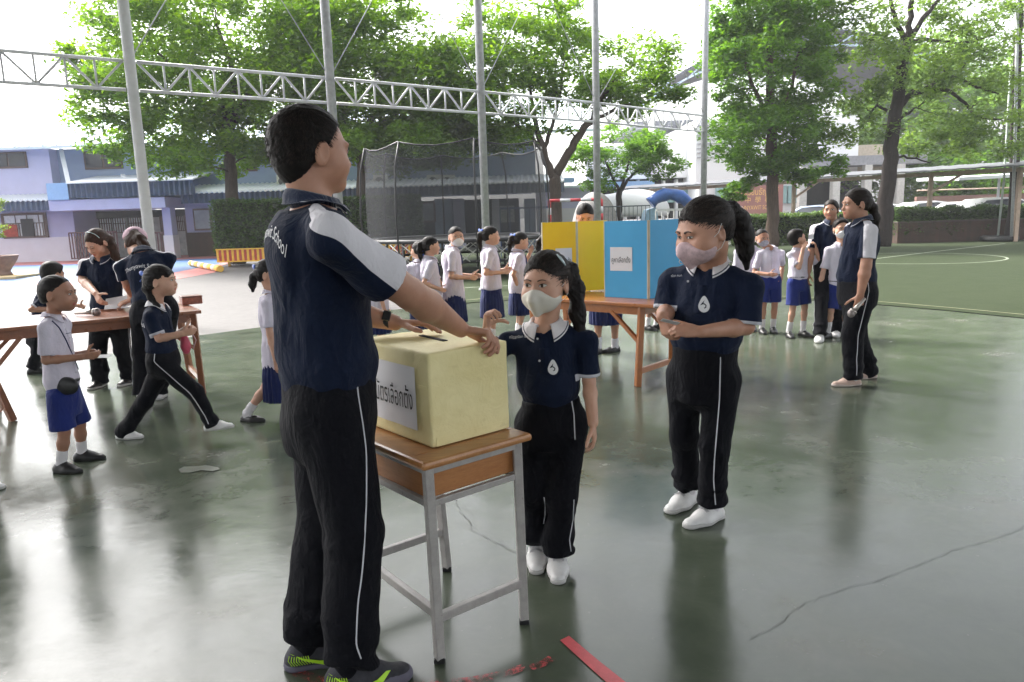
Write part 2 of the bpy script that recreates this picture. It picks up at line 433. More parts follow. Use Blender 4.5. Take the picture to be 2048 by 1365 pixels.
def hand(f, wr, d, n, side, L, curl=(25, 30, 20), spread=6, thumb=(.8, .55, .3), tc=15, curls=None):
    """five fingers; d = fingers' direction, n = where the palm faces, side +1 right hand"""
    d = unit(d); n = V3(*n); n = unit(n-d*(n@d)); t = np.cross(n, d)*(-side); wr = V3(*wr)
    off = (.165, .057, -.053, -.150); ln = (.42, .46, .43, .34); kd = (.50, .52, .50, .46); tips = []
    for i in range(4):
        k = wr+d*kd[i]*L+t*off[i]*L
        f.u(rc(wr+d*.06*L+t*off[i]*.6*L, k, .072*L, .058*L), .05*L if i else .03*L)
        a = 0; p = k; c = curls[i] if curls else curl; sp = (1.5-i)*spread
        r = (.055, .056, .053, .047)[i]*L
        for j, q in enumerate((.45, .31, .24)):
            a += c[j]; dd = rotm(n, -sp*side*-1)@d if j == 0 else d2
            if j == 0: d2 = dd
            v = unit(d2*math.cos(rad(a))+n*math.sin(rad(a))); e = p+v*ln[i]*q*L
            f.u(rc(p, e, r, r*.9), .012*L if j == 0 else .02*L); p = e; r *= .9
        tips.append(p)
    f.u(rc(wr+t*.07*L+d*.08*L, wr+t*.15*L+d*.28*L+n*.04*L, .075*L, .068*L), .05*L)
    p = wr+t*.15*L+d*.2*L+n*.04*L; v = unit(t*thumb[0]+d*thumb[1]+n*thumb[2])
    e = p+v*.24*L; f.u(rc(p, e, .072*L, .058*L), .05*L); v = unit(v+d*math.tan(rad(tc))); e2 = e+v*.19*L; f.u(rc(e, e2, .057*L, .055*L), .02*L)
    v = unit(v+d*math.tan(rad(tc))); e3 = e2+v*.13*L; f.u(rc(e2, e3, .055*L, .045*L), .02*L)
    return tips+[e3]

def head_field(c, R, s, fat=1.0, neck=None, jaw=1.0, kid=False):
    P = lambda x, y, z: c+R@(V3(x, y, z)*s)
    E = lambda x, y, z, a, b, q, Rm=None: el(P(x, y, z), (a*s, b*s, q*s), R if Rm is None else R@Rm)
    f = Field()
    if kid:
        f.u(E(0, -.014, .024, .0800, .0960, .0850), 0); f.u(E(0, .030, -.018, .067*fat, .058, .080), .03*s); f.u(E(0, .035, -.052, .056*fat*jaw, .050, .048), .03*s); f.u(E(0, .064, -.084, .020, .020, .016), .03*s)
        for q in (-1, 1): f.u(E(q*.034*fat, .056, -.046, .030*fat, .028, .028), .02*s)
    else:
        f.u(E(0, -.015, .028, .074, .092, .080), 0)
        f.u(E(0, .028, -.010, .062*fat, .060, .085), .03*s)
        f.u(E(0, .035, -.055, .052*fat*jaw, .052, .050), .03*s)
        f.u(E(0, .070, -.088, .022, .020, .018), .025*s)
    for q in (-1, 1):
        f.u(E(q*.036*fat, .055, -.036, .028*fat, .028, .030), .025*s)
        f.sub(E(q*.031, .100, .002, .019, .016, .012), .018*s)
        f.u(E(q*.031, .074, .000, .0155, .0135, .0115), .006*s)
        f.u(E(q*.030, .080, .018, .021, .009, .006), .016*s)
        # ear
        Re = rotm((0, 0, 1), q*-13)@rotm((1, 0, 0), -8)
        f.u(E(q*.0790, -.010, -.012, .0085, .0195, .0335, Re), .006*s)
        f.sub(E(q*.0882, -.005, -.009, .0068, .0118, .021, Re), .004*s)
        f.u(E(q*.075, .006, -.014, .006, .005, .008), .004*s)
        f.u(E(q*.011, .094, -.034, .0085, .010, .0075), .006*s)
    f.u(rc(P(0, .082, .006), P(0, .098 if kid else .101, -.030), .0070*s, (.0092 if kid else .0105)*s), .016*s)
    f.u(E(0, .0855, -.058, .021, .010, .0050), .007*s); f.u(E(0, .083, -.068, .018, .010, .0058), .007*s)
    f.sub(E(0, .102, -.0625, .022, .008, .0012), .003*s)
    return f
def head_parts(g, root, mat_skin, hair, level):
    """eyes, brows, hair as children"""
    c, R, s = g.hc, g.HR, g.hs; hf = g.headf
    P = lambda x, y, z: c+R@(V3(x, y, z)*s)
    if level >= 1:
        gx, gz = g.sp.get('gaze', (0, 0)); op = g.sp.get('eyeopen', 1.0)
        for q in (-1, 1):
            mb = MB(); NX, NZ = 18, 8; hw, hh = .0160, .0068*op; pts = []
            for i in range(NX+1):
                u = -1+2*i/NX; top = hh*(1-abs(u)**2.2)**.75*1.05; bot = -hh*.8*(1-abs(u)**2.0)
                for j in range(NZ+1):
                    v = j/NZ; pts.append((q*(.031+u*hw), u*.0016+bot+(top-bot)*v))
            src = np.array([P(x, .13, z) for x, z in pts]); pr = hf.project(src, np.tile(-R[:, 1], (len(src), 1)), .1, .0008*s)
            fs = []; mi = []
            for i in range(NX):
                for j in range(NZ):
                    a = i*(NZ+1)+j; fs.append((a, a+NZ+1, a+NZ+2, a+1))
            for fc in fs:
                mx = sum(pts[k][0] for k in fc)/4-q*.031-gx; mz = sum(pts[k][1] for k in fc)/4-gz-.0006
                mi.append(1 if math.hypot(mx, mz) < .0062 else 0)
            for fc, m_ in zip(fs, mi): pass
            n0 = len(mb.v); mb.v += [tuple(p) for p in pr]; mb.f += [tuple(n0+k for k in fc) for fc in fs]; mb.m += mi; mb.sm += [True]*len(fs)
            e = mb.build('eye', [M_EYEW, M_IRIS], root)
            lm = MB(); top = [pr[i*(NZ+1)+NZ] for i in range(NX+1)]; lm.tube([p+R[:, 1]*.0008*s for p in top], [(.0005+.0011*math.sin(math.pi*min(1, (i+1)/NX)))*s for i in range(NX+1)], 5)
            bot = [pr[i*(NZ+1)] for i in range(NX+1)]; lm.tube([p+R[:, 1]*.0002*s for p in bot], .0004*s, 4)
            lm.build('eyelashes', M_LASH, e)
            bp = [(q*(.013+.033*t), .0155+.0070*math.sin(math.pi*(t*.75+.06))-.001*t*t) for t in np.linspace(0, 1, 9)]
            src = np.array([P(x, .13, z) for x, z in bp]); pr = hf.project(src, np.tile(-R[:, 1], (9, 1)), .1, .0002*s)
            bm_ = MB(); bm_.tube(pr, [(.0022*(1-.7*t)+.0006)*s*g.sp.get('brow', 1) for t in np.linspace(0, 1, 9)], 6); bm_.build('eyebrow', M_BROW, root)
    st = g.sp.get('hair', 'short'); hm = g.sp.get('hairmat', HAIR)
    E = lambda x, y, z, a, b, q, Rm=None: el(P(x, y, z), (a*s, b*s, q*s), R if Rm is None else R@Rm)
    h = Field()
    if st in ('short', 'crew', 'mop'):
        th = {'short': .008, 'crew': .004, 'mop': .014}[st]
        kx = .004 if g.kid else 0; h.u(E(0, -.016, .028, .0755+kx+th*.7, .094+th, .083+th*1.2), 0)
        h.u(E(0, -.046, -.022, .062+th*.3, .056+th*.5, .074), .03*s)
        if st == 'mop': h.u(E(0, .045, .055, .066, .045, .045), .03*s)
        h.cut(plane(P(0, .030 if st != 'mop' else .045, .030), R@V3(0, 1, -.80 if st != 'mop' else -.5)), .012*s)
        h.cut(plane(P(0, -.07, -.056 if g.kid and st == 'crew' else g.sp.get('nape', -.082)), R@V3(0, .30, -1)), .012*s)
        for q in (-1, 1): h.sub(E(q*.092, .006, -.030, .030, .032, .046), .008*s)
    else:
        th = .0075
        h.u(E(0, -.016, .026, .0800+th*.45, .096+th, .085+th), 0)
        h.u(E(0, -.045, -.012, .070, .056, .062), .03*s)
        k = {'pony': (.048, -.62), 'long': (.048, -.62), 'bangs': (.075, -.35)}.get(st, (.048, -.62))
        h.sub(E(0, .100, -.030 if st != 'bangs' else -.045, .089, .078, .094), .010*s)
        if st == 'bangs': h.u(rc(P(-.045, .066, .040), P(.045, .066, .040), .018*s, flat=(R[:, 1], .6)), .02*s)
        h.cut(plane(P(0, -.06, -.058), R@V3(0, .45, -1)), .012*s)
        for q in (-1, 1): h.sub(E(q*.092, .000, -.030, .026, .030, .040), .008*s)
        if level >= 1 and st != 'bangs':
            for q in (-1, 1): pass
    sc = 260/s
    amp = (.0034 if st not in ('short', 'crew', 'mop') else .0022) if level >= 1 else .0025
    axv = R
    def hd(Q):
        L = (Q-c)@axv; L = L/s
        az = np.arctan2(L[:, 0], -(L[:, 1]+.02)); el_ = L[:, 2]
        if st in ('short', 'crew', 'mop'): N = np.stack([L[:, 0]*220, L[:, 1]*60+L[:, 2]*150, L[:, 2]*60], 1)
        else:
            # strands run towards the ponytail
            w_ = L-V3(0, -.10, .04); r_ = np.linalg.norm(w_, axis=1)+1e-6; N = np.stack([np.arctan2(w_[:, 0], w_[:, 2])*34, r_*22, w_[:, 0]*0], 1)
        return amp*s*vnoise(N, 1.0)
    h.disp = hd
    tail = g.sp.get('tail')     # list of (x, y, z, r) in head units
    tf = None
    if tail:
        tp = [(P(*t[:3]) if len(t) == 4 else V3(*t[:3]), t[3]*s) for t in tail]
        for (a, ra), (b, rb) in zip(tp[:-1], tp[1:]): h.u(rc(a, b, ra, rb), .03*s)
    for ex in g.sp.get('hairx', []): h.u(E(*ex), .015*s)
    g.hairf = h; g.hairc = h
    if level >= 1:
        _d = h.disp
        def hd2(Q):
            d_ = _d(Q)
            if tail:
                zz = (Q@V3(0, 0, 1)); 
                d_ = d_ + .0022*s*vnoise(Q, (170, 170, 14))*(Q[:, 2] < c[2]+.03)
            return d_
        h.disp = hd2
    else:
        _d0 = h.disp
        h.disp = lambda Q: _d0(Q)+.003*vnoise(Q, (100, 100, 14))
    ho = fmesh('hair', h, hm, root, h=g.vox*.75 if level < 2 else .0042)
    if level >= 2:        # loose fine strands over the surface
        add_strands(g, h, ho, P, R, s, st, hm)
    return ho
def add_strands(g, h, ho, P, R, s, st, hm):
    segs_girl = st not in ('short', 'crew', 'mop'); n = g.sp.get('strands', 2200); rng = np.random.default_rng(3); hh = h; h = Field(); h.u(hh, 0); h.u(g.headf, 0)
    d = rng.normal(size=(n*2, 3)); d /= np.linalg.norm(d, axis=1, keepdims=True); d = d[(d[:, 2] > -.55)][:n]
    start = np.array([P(0, -.015, .02)]*len(d)); dw = d@R.T
    p = h.project(start+dw*.2*s, -dw, .3); lc = (p-g.hc)@R/s
    ok = np.linalg.norm(p-start, axis=1) < .125*s; hv = hh.ev(p); ok &= (hv < .002) | ((segs_girl) & (hv < .009*s) & (rng.random(len(p)) < .55*(1-hv/(.009*s))))
    p = p[ok]; n = len(p); segs = 5 if st not in ('short', 'crew', 'mop') else 3
    step = (.014 if segs == 5 else .0035)*s; path = [p]
    for k in range(segs):
        q = path[-1]; nr = h.normal(q, .004*s); lc = (q-g.hc)@R/s
        if segs == 5: fl = (V3(0, -.10, .035)-lc)@R.T
        else:
            fl = np.stack([lc[:, 0]*.9, lc[:, 1]*.6+.03*(lc[:, 1] > -.03), -.05+lc[:, 2]*.3], 1)@R.T + .01*rng.normal(size=(n, 3))
        fl = fl/np.linalg.norm(fl, axis=1, keepdims=True); fl = fl-nr*(fl*nr).sum(1, keepdims=True)*(1 if segs == 5 else .75); fl /= np.maximum(1e-6, np.linalg.norm(fl, axis=1, keepdims=True))
        if segs == 3: fl = fl+nr*.12
        q2 = q+fl*step*rng.uniform(.6, 1.4, (n, 1))
        if segs == 5: q2 = q2-nr*(h.ev(q2)[:, None]-.0006*s)
        path.append(q2)
    V = []; F = []; wd = .0007*s
    nr = h.normal(p, .004*s); base = 0; m = segs+1
    for k in range(m):
        a = path[k]; t = path[min(k+1, segs)]-path[max(k-1, 0)]; sd = np.cross(t, nr); sd /= np.maximum(1e-9, np.linalg.norm(sd, axis=1, keepdims=True))
        w_ = wd*(1-.8*k/segs); V.append(a-sd*w_); V.append(a+sd*w_)
    V = np.stack(V, 1).reshape(-1, 3); F = []
    for k in range(segs):
        i = np.arange(n)*2*m+2*k; F.append(np.stack([i, i+1, i+3, i+2], 1))
    F = np.concatenate(F); off = Vector(g.root.location)
    me = ho.data; bm = bmesh.new(); bm.from_mesh(me)
    n0 = len(bm.faces); me2 = mesh_np('strands', V-np.array(off), F, hm); bm.from_mesh(me2); bm.faces.ensure_lookup_table(); me.materials.append(HAIRS)
    for i in range(n0, len(bm.faces)): bm.faces[i].material_index = 1 if (i*7919 % 10) < (7 if segs == 5 else 4) else 0
    bm.to_mesh(me); bm.free(); bpy.data.meshes.remove(me2)

TORSO_A = [(-.30, .083, .062), (-.12, .094, .070), (.05, .094, .068), (.32, .083, .060), (.60, .096, .068), (.82, .103, .066), (.95, .090, .055), (1.04, .055, .040)]
TORSO_F = [(-.30, .085, .066), (-.12, .098, .074), (.05, .094, .068), (.35, .074, .056), (.62, .084, .066), (.80, .086, .062), (.95, .074, .048), (1.04, .045, .036)]
TORSO_C = [(-.30, .070, .058), (-.12, .082, .066), (.05, .080, .064), (.35, .074, .060), (.62, .080, .062), (.80, .084, .058), (.95, .076, .048), (1.04, .048, .036)]
TORSO_W = [(-.30, .066, .060), (-.12, .072, .064), (.05, .077, .066), (.35, .080, .068), (.62, .084, .066), (.80, .084, .058), (.95, .076, .048), (1.04, .048, .036)]
def make_fig(**sp):
    """lay the skeleton out"""
    g = Fig(); g.sp = sp; h = g.h = sp['h']; kid = sp.get('kid', False); g.kid = kid
    x, y = sp['base']; f = dirv(sp['yaw']); r = V3(f[1], -f[0], 0); g.f, g.r = f, r; b = V3(x, y, 0)
    g.w = sp.get('w', 1.0); g.pel = V3(*sp['pel']) if 'pel' in sp else b+V3(0, 0, h*(.50 if kid else .515))
    g.sh = V3(*sp['sh']) if 'sh' in sp else b+V3(0, 0, h*(.785 if kid else .815))+f*.0
    U = unit(g.sh-g.pel); g.TR = frame(f, U); g.U = U; g.L = np.linalg.norm(g.sh-g.pel); R = g.TR
    sw = h*(sp.get('sw', .100 if kid else .112)); g.S = {}; g.hip = {}
    for k, q in (('R', 1), ('L', -1)):
        g.S[k] = g.sh+R[:, 0]*q*sw-U*.036*h+V3(*sp.get('shrug'+k, (0, 0, 0))); g.hip[k] = g.pel+R[:, 0]*q*.052*h*min(1.25, g.w)
    hs = sp.get('head', h*(.155 if kid else .137)); g.hs = hs/.22
    hy = sp.get('hyaw', sp['yaw']); hp = sp.get('hpitch', 0); hr = sp.get('hroll', 0)
    HR = frame(dirv(hy), (0, 0, 1)); HR = HR@rotm((1, 0, 0), hp)@rotm((0, 1, 0), hr); g.HR = HR
    g.hc = V3(*sp['hc']) if 'hc' in sp else g.sh+U*(hs*.5+(.038 if kid else .048)*h)+f*.02*h
    g.arm = {}; g.leg = {}; ul, fl = h*.172, h*.150; tl = h*.245; sl = h*.235
    for k, q in (('R', 1), ('L', -1)):
        S = g.S[k]; wr = sp.get('wr'+k)
        wr = V3(*wr) if wr is not None else S+R[:, 0]*q*.04*h-V3(0, 0, 1)*(ul+fl)*.985+f*.05*h
        el_ = sp.get('el'+k); el_ = V3(*el_) if el_ is not None else ik(S, wr, ul, fl, V3(*sp.get('eh'+k, tuple(-f*1.0+r*q*.35-V3(0, 0, .3)))))
        g.arm[k] = (S, el_, wr)
        an = sp.get('an'+k); an = V3(*an) if an is not None else b+r*q*.055*h+V3(0, 0, .05*h)-f*.01*h
        kn = sp.get('kn'+k); Dl = np.linalg.norm(an-g.hip[k])/(tl+sl); lk = Dl*sp.get('bend', 1.006) if Dl > .85 or sp.get('straight', 1) else 1.0
        kn = V3(*kn) if kn is not None else ik(g.hip[k], an, tl*lk, sl*lk, V3(*sp.get('kh'+k, tuple(f))))
        g.leg[k] = (g.hip[k], kn, an)
    g.level = sp.get('level', 0); g.vox = sp.get('vox', .0095 if g.level == 0 else .007)
    return g
def torso_st(g, infl=0, w=1, lo=-.3, hi=1.04, tweak=None, zoff=0):
    T = {'w': TORSO_W, 'm': TORSO_A, 'f': TORSO_F, 'c': TORSO_C}[g.sp.get('sex', 'c' if g.kid else 'm')]
    out = []; zs = [t[0] for t in T]; belly = g.sp.get('belly', 0)
    for z in sorted(set([lo, hi]+[q for q in zs if lo < q < hi]+[.2, .45])):
        if z < lo or z > hi: continue
        a = np.interp(z, zs, [t[1] for t in T]); bb = np.interp(z, zs, [t[2] for t in T])
        wf = 1+(g.w-1)*(1 if z < .9 else .5)
        a = a*g.h*wf+infl; bb = bb*g.h*wf+infl; yo = 0
        bl = belly*math.exp(-((z-.28)/.3)**2); bb += bl*.5*g.h; yo += bl*.5*g.h
        if tweak: a, bb = tweak(z, a, bb)
        out.append((z*g.L, a, bb, 0, yo-.006*g.h*(z > .6)))
    return out
def cloth_disp(g, amp, sc=(9, 9, 5), seed=0, tape=None):
    def fn(P):
        Q = P-g.pel+seed*7.3; n1 = vnoise(Q+vnoise(Q, 5)[:, None]*.05, sc); n2 = vnoise(Q, tuple(2.6*x for x in sc))
        v = (1-np.abs(n1)*2)*.7+n2*.35
        return amp*v*(tape(P) if tape else 1)
    return fn
def body(g, root, skin):
    h = g.h; w = g.w; aw = 1+(w-1)*1.0; f = Field(); R = g.TR; kf = .82 if g.kid else 1.0
    g.headf = head_field(g.hc, g.HR, g.hs, g.sp.get('fat', 1.06 if g.kid else 1.0), jaw=g.sp.get('jaw', 1), kid=g.kid)
    f.u(g.headf, 0)
    nb = g.sh+g.U*.01*h; nt_ = g.hc+g.HR@(V3(0, -.030, -.065)*g.hs); nr = g.sp.get('neck', (.034 if not g.kid else .030))*h
    f.u(rc(nb, nt_, nr*1.08, nr*1.0), .03)
    f.u(loft(g.pel, R, torso_st(g, -.018, lo=-.16, hi=1.0)), .04)
    for k, q in (('R', 1), ('L', -1)):
        S, E_, W = g.arm[k]; af = aw*kf*g.sp.get('armw', 1)
        f.u(rc(g.sh-g.U*.01*h, S, .022*h, .026*h*af), .04)
        f.u(rc(S, S+(E_-S)*.35, .022*h*af, .026*h*af), .03); f.u(rc(S+(E_-S)*.35, E_, .0265*h*af, .0235*h*af), .02); mid = E_+(W-E_)*.3
        f.u(rc(E_, mid, .0235*h*af, .0245*h*af), .01); f.u(rc(mid, W, .0245*h*af, .0158*h*aw**.5), .015)
        hd = g.sp.get('hand'+k, {}); d = unit(V3(*hd['d'])) if 'd' in hd else unit(W-E_+V3(0, 0, 0)); nrm = hd.get('n', tuple(-R[:, 0]*q+.3*-g.f))
        args = {a: b for a, b in hd.items() if a not in ('d', 'n', 'L')}
        tips = hand(f, W, d, nrm, q, hd.get('L', h*(.103 if not g.kid else .100)), **args); g.arm[k] = (S, E_, W, tips)
        H, K, N = g.leg[k]; lf = kf*w**.8
        f.u(rc(H, K, .044*h*lf, .032*h*lf), .03); mid = K+(N-K)*.32
        f.u(rc(K, mid, .031*h*lf, .033*h*lf), .02); f.u(rc(mid, N, .033*h*lf, .021*h*lf), .02)
    g.bodyf = f; c, HR, s = g.hc, g.HR, g.hs
    def lip(P):
        L = (P-c)@HR/s; return .012*(1-np.sqrt((L[:, 0]/.023)**2+((L[:, 2]+.0630)/.0105)**2+((L[:, 1]-.092)/.03)**2))
    def blush(P):
        L = (P-c)@HR/s; return np.exp(-(((np.abs(L[:, 0])-.04)/.02)**2+((L[:, 2]+.035)/.02)**2+((L[:, 1]-.07)/.04)**2))*.6
    fine = ([], [], [])
    hf = g.sp.get('hf', g.vox*.6)
    hb = [(c[i]-.13*s, c[i]+.13*s) for i in range(3)]
    for i in range(3): fine[i].append(hb[i])
    for k in 'RL':
        pts = np.array([g.arm[k][2]]+g.arm[k][3])
        for i in range(3): fine[i].append((pts[:, i].min()-.015, pts[:, i].max()+.015))
    o = fmesh('body', f, skin, root, h=g.vox, fine=fine, hf=hf, attrs=dict(lip=lip, blush=blush)); return o
def sleeve(g, k, frac=.62, r0=.033, r1=.040, infl=1.0, hollow=True, ex=0):
    S, E_, W = g.arm[k][:3]; h = g.h; wf = g.w**.9*(.9 if g.kid else 1)*infl*g.sp.get('armw', 1)**1.2; d = unit(E_-S); end = S+(E_-S)*frac
    f = Field(); f.u(rc(S, end+d*.05, r0*h*wf, r1*h*wf*1.02), .01); f.cut(plane(end, d), .004); rr = r1*h*wf-.006-g.vox*.9; f.sub(rc(end+d*rr*.55, end+d*.2, rr, rr), .003)
    return f, end, d, r1*h*wf
def polo(g, root, mat=None, style='tuck', collar='white', panel=True, frac=.66, name='polo_shirt', infl=.010, label=None, amp=.0045, seed=0, hem=-.12):
    h = g.h; R = g.TR; mat = mat or M_POLO; f = Field(); w0 = g.sp.get('waist', 0); lo = .02+w0 if style == 'tuck' else hem
    def tw(z, a, b):
        if style == 'tuck':
            k = math.exp(-((z-.22-w0)/.12)**2)*.012; kk = max(0, (.12+w0-z)/.12)*.022; return a+k-kk, b+k-kk
        k = .008+max(0, (.35-z))*.030; return a+k, b+k
    f.u(loft(g.pel, R, torso_st(g, infl, lo=lo, hi=1.03, tweak=tw), cap=.012), 0)
    sl = {}
    for k, q in (('R', 1), ('L', -1)):
        S = g.arm[k][0]; f.u(rc(g.sh+R[:, 0]*q*.030*h-g.U*.008*h, S+g.U*.002*h, .027*h, .032*h*g.w**.6*(.95 if g.kid else 1)*g.sp.get('armw', 1)**1.5), .035)
        s_, end, d, r1 = sleeve(g, k, frac); f.u(s_, .022); sl[k] = (S, end, d, r1)
    for k in 'RL':
        S, end, d, r1 = sl[k]; pass
    nb = g.sh+g.U*.012*h; nt_ = g.hc+g.HR@(V3(0, -.02, -.08)*g.hs); nr = (.036 if not g.kid else .033)*h+.006
    f.sub(rc(nb+g.f*.004, nt_, nr, nr*1.1), .006)
    if g.sp.get('vneck', True): f.sub(rc(nb+g.f*.035*h+g.U*.03*h, nb+g.f*.060*h-g.U*.035*h, .020*h, .004*h), .006)
    
    def calm(P):
        v = np.ones(len(P))
        for k in 'RL':
            S, end, d, r1 = sl[k]; t = (P-end)@d; rr = np.linalg.norm((P-end)-np.outer(t, d), axis=1); v = np.where((rr < r1*1.5) & (t > -.2), np.minimum(v, np.clip(-t/.06, .15, 1)), v)
        return v
    f.disp = cloth_disp(g, amp, seed=seed, tape=calm); g.shirtf = f
    at = {}
    def tip(P):      # hem stripes at the sleeve ends
        v = np.full(len(P), -1.)
        for k in 'RL':
            S, end, d, r1 = sl[k]; t = (P-end)@d; near = r1*1.35-np.linalg.norm((P-end)-np.outer(t, d), axis=1)
            v = np.maximum(v, np.minimum(np.minimum(t+.016, .012-t), near))
        return v
    def pan(P):      # white shoulder and sleeve panel
        v = np.full(len(P), -1.)
        for k, q in (('R', 1), ('L', -1)):
            S, end, d, r1 = sl[k]
            a0 = g.sh+R[:, 0]*q*.022*h+g.U*.045*h-g.f*.008*h; out = unit(R[:, 0]*q+g.U*.55); out = out-d*(out@d); out = unit(out)
            a1 = S+unit(R[:, 0]*q*.4+g.U)*.040*h; a2 = end+out*r1
            for a, b, wa, wb in ((a0, a1, .018*h, .036*h), (a1, a2+d*.02, .036*h, .033*h)):
                ba = b-a; t = np.clip(((P-a)@ba)/(ba@ba), 0, 1); dd = np.linalg.norm(P-a-t[:, None]*ba, axis=1); v = np.maximum(v, wa+(wb-wa)*t-dd)
        return v
    if mat is M_POLO:
        if panel: at['panel'] = pan
        elif g.sp.get('tips', True): at['tip'] = tip
    o = fmesh(name, f, mat, root, h=g.vox, attrs=at, label=label)
    g.shirt = o; g.sl = sl
    if g.level >= 1: placket(g, o, mat)
    if collar: make_collar(g, o, collar)
    return o
def placket(g, o, mat):
    f = g.shirtf; R = g.TR; full = mat is M_SHIRT; L = (.60 if full else .26)*g.L; n = 14; a = .006+.010*g.h; V = []; s0 = g.sh-g.U*(.045*g.h)
    for i in range(n+1):
        c = s0-g.U*L*i/n+g.f*.45
        for q in (-1, 1): V.append(c+R[:, 0]*q*a)
    V = np.array(V); Q = f.project(V, np.tile(-g.f, (len(V), 1)), .8, .0022); ok = np.abs(f.ev(Q)-.0022) < .006
    if not ok.all(): return
    F = np.array([(2*i, 2*i+1, 2*i+3, 2*i+2) for i in range(n)]); me = mesh_np('placket', Q, F, mat); p = world_part('placket', me, o); md = p.modifiers.new('t', 'SOLIDIFY'); md.thickness = .0022
    if full:
        for i in (3, 7, 11):
            c = (Q[2*i]+Q[2*i+1])/2; mb = MB(); mb.tube([c, c+g.f*.0035], .0052, 8); mb.build('button', M_BTN, o)
def make_collar(g, shirt, kind):
    h = g.h; R = g.TR; nb = g.sh+g.U*.004*h; f = g.shirtf; n = 36; cw = g.sp.get('collarw', .026)*h
    gap = {'white': 26, 'navy': 20, 'shirt': 22, 'round': 14}[kind]; rn = (.036 if not g.kid else .034)*h+.006
    rows = []; tips_ = []
    for i in range(n+1):
        a = rad(gap+(360-2*gap)*i/n); dr = R[:, 1]*math.cos(a)+R[:, 0]*math.sin(a); fr = (1+math.cos(a))/2
        ztop = .038*h-.020*h*fr**1.2; lowz = -.004*h-.020*h*fr**2
        wd = cw*(1+.75*fr**4)
        p0 = nb+dr*rn*.97+g.U*lowz; p1 = nb+dr*rn*1.0+g.U*ztop*.75; p2 = nb+dr*(rn+.004)+g.U*ztop; p3 = nb+dr*(rn+.008)+g.U*(ztop-.003)
        e = nb+dr*(rn+.008+wd*.50)+g.U*(ztop-.003-wd*.92)
        ps = [p0, p1, p2, p3]+[p3+(e-p3)*t for t in (.25, .5, .75, .86, 1)]
        rows.append(ps)
    V = np.array(rows).reshape(-1, 3); m = 9
    for _ in range(6):
        d_ = f.ev(V, raw=True); nn = f.normal(V, .004); sel = (np.arange(len(V)) % m) >= 3; push = np.where(sel & (d_ < .006), .006-d_, 0); push = np.where(sel & (d_ > .010) & ((np.arange(len(V)) % m) > 5), -(d_-.010)*.5, push)
        V = V+nn*push[:, None]
    F = []
    for i in range(n):
        for j in range(m-1): a = i*m+j; F.append((a, a+m, a+m+1, a+1))
    tp = np.array([(.002 if (j % m) in (7,) else -.002) for j in range(len(V))])
    mat = {'white': M_COLL, 'navy': M_COLN, 'shirt': M_SHIRT, 'round': M_SHIRT}[kind]
    me = mesh_np('collar', V, np.array(F), mat, dict(tip=tp) if kind in ('white', 'navy') else {})
    o = world_part('collar', me, shirt); md = o.modifiers.new('thick', 'SOLIDIFY'); md.thickness = .0025; md.offset = 1
    return o
def leg_st(pts, n=1): pass
def trousers(g, root, mat=None, name='trousers', wide=1.0, cuff=.030, amp=.006, top=.26, label=None, piping=None, seed=1, gather=True):
    h = g.h; f = Field(); R = g.TR; ww = g.w**.9*wide*(.90 if g.kid else 1)
    f.u(loft(g.pel, R, torso_st(g, .016, lo=-.26, hi=top+g.sp.get('waist', 0)), cap=.008), 0); f.u(rc(g.pel-g.U*.06*h-g.f*.012*h, g.pel-g.U*.035*h+g.f*.01*h, .060*h*ww, .055*h*ww), .05)
    for k, q in (('R', 1), ('L', -1)):
        H, K, N = g.leg[k]; d = unit(N-K); e = N-d*.012*h+d*.0
        f.u(rc(H-g.U*.01*h+R[:, 0]*q*.004*h, K, .058*h*ww, .046*h*ww), .035)
        e = N+d*g.sp.get('cufz', .012)*h; m2 = K+(e-K)*.72; f.u(rc(K, m2, .045*h*ww, .042*h*ww), .02)
        f.u(rc(m2, e, .042*h*ww, cuff*h*(1.12 if gather else 1.3)), .02)
    for k in 'RL':
        H, K, N = g.leg[k]; d = unit(N-K); s_ = Field(); f.cut(_legcut(N+d*(g.sp.get('cufz', .012)+.006)*h, d, .07*h), .004)
    zk = {k: g.leg[k] for k in 'RL'}
    def dp(P):
        Q = P-g.pel+seed*3.1; v = vnoise(Q, (11, 11, 2.6))*.5+(1-2*np.abs(vnoise(Q+1.7, (8, 8, 4))))*.5
        b = np.zeros(len(P))
        for k in 'RL':
            H, K, N = zk[k]; dn = np.linalg.norm(P-N, axis=1); dk = np.linalg.norm(P-K, axis=1)
            b += np.exp(-((dn-.05*h)/(.075*h))**2)*1.2+np.exp(-(dk/(.07*h))**2)*.55
        hz = vnoise(Q+vnoise(Q, 7)[:, None]*.04, (7, 7, 26))
        return amp*(v*.8+b*hz)
    f.disp = dp; g.troufs = f; o = fmesh(name, f, mat or M_PANT, root, h=g.vox, label=label); g.trou = o
    return o
def _legcut(pt, d, r):
    """cuts only near one ankle (a bounded disc below the hem)"""
    p = Prim(); pt = V3(*pt); p.lo = pt-9; p.hi = pt+9
    def fn(X, Y, Z):
        a = (X-pt[0])*d[0]+(Y-pt[1])*d[1]+(Z-pt[2])*d[2]; rr = np.sqrt((X-pt[0])**2+(Y-pt[1])**2+(Z-pt[2])**2)-r*1.6
        return np.where(rr > 0, np.minimum(a, -rr*.5-.02), a)
    p.fn = fn; return p
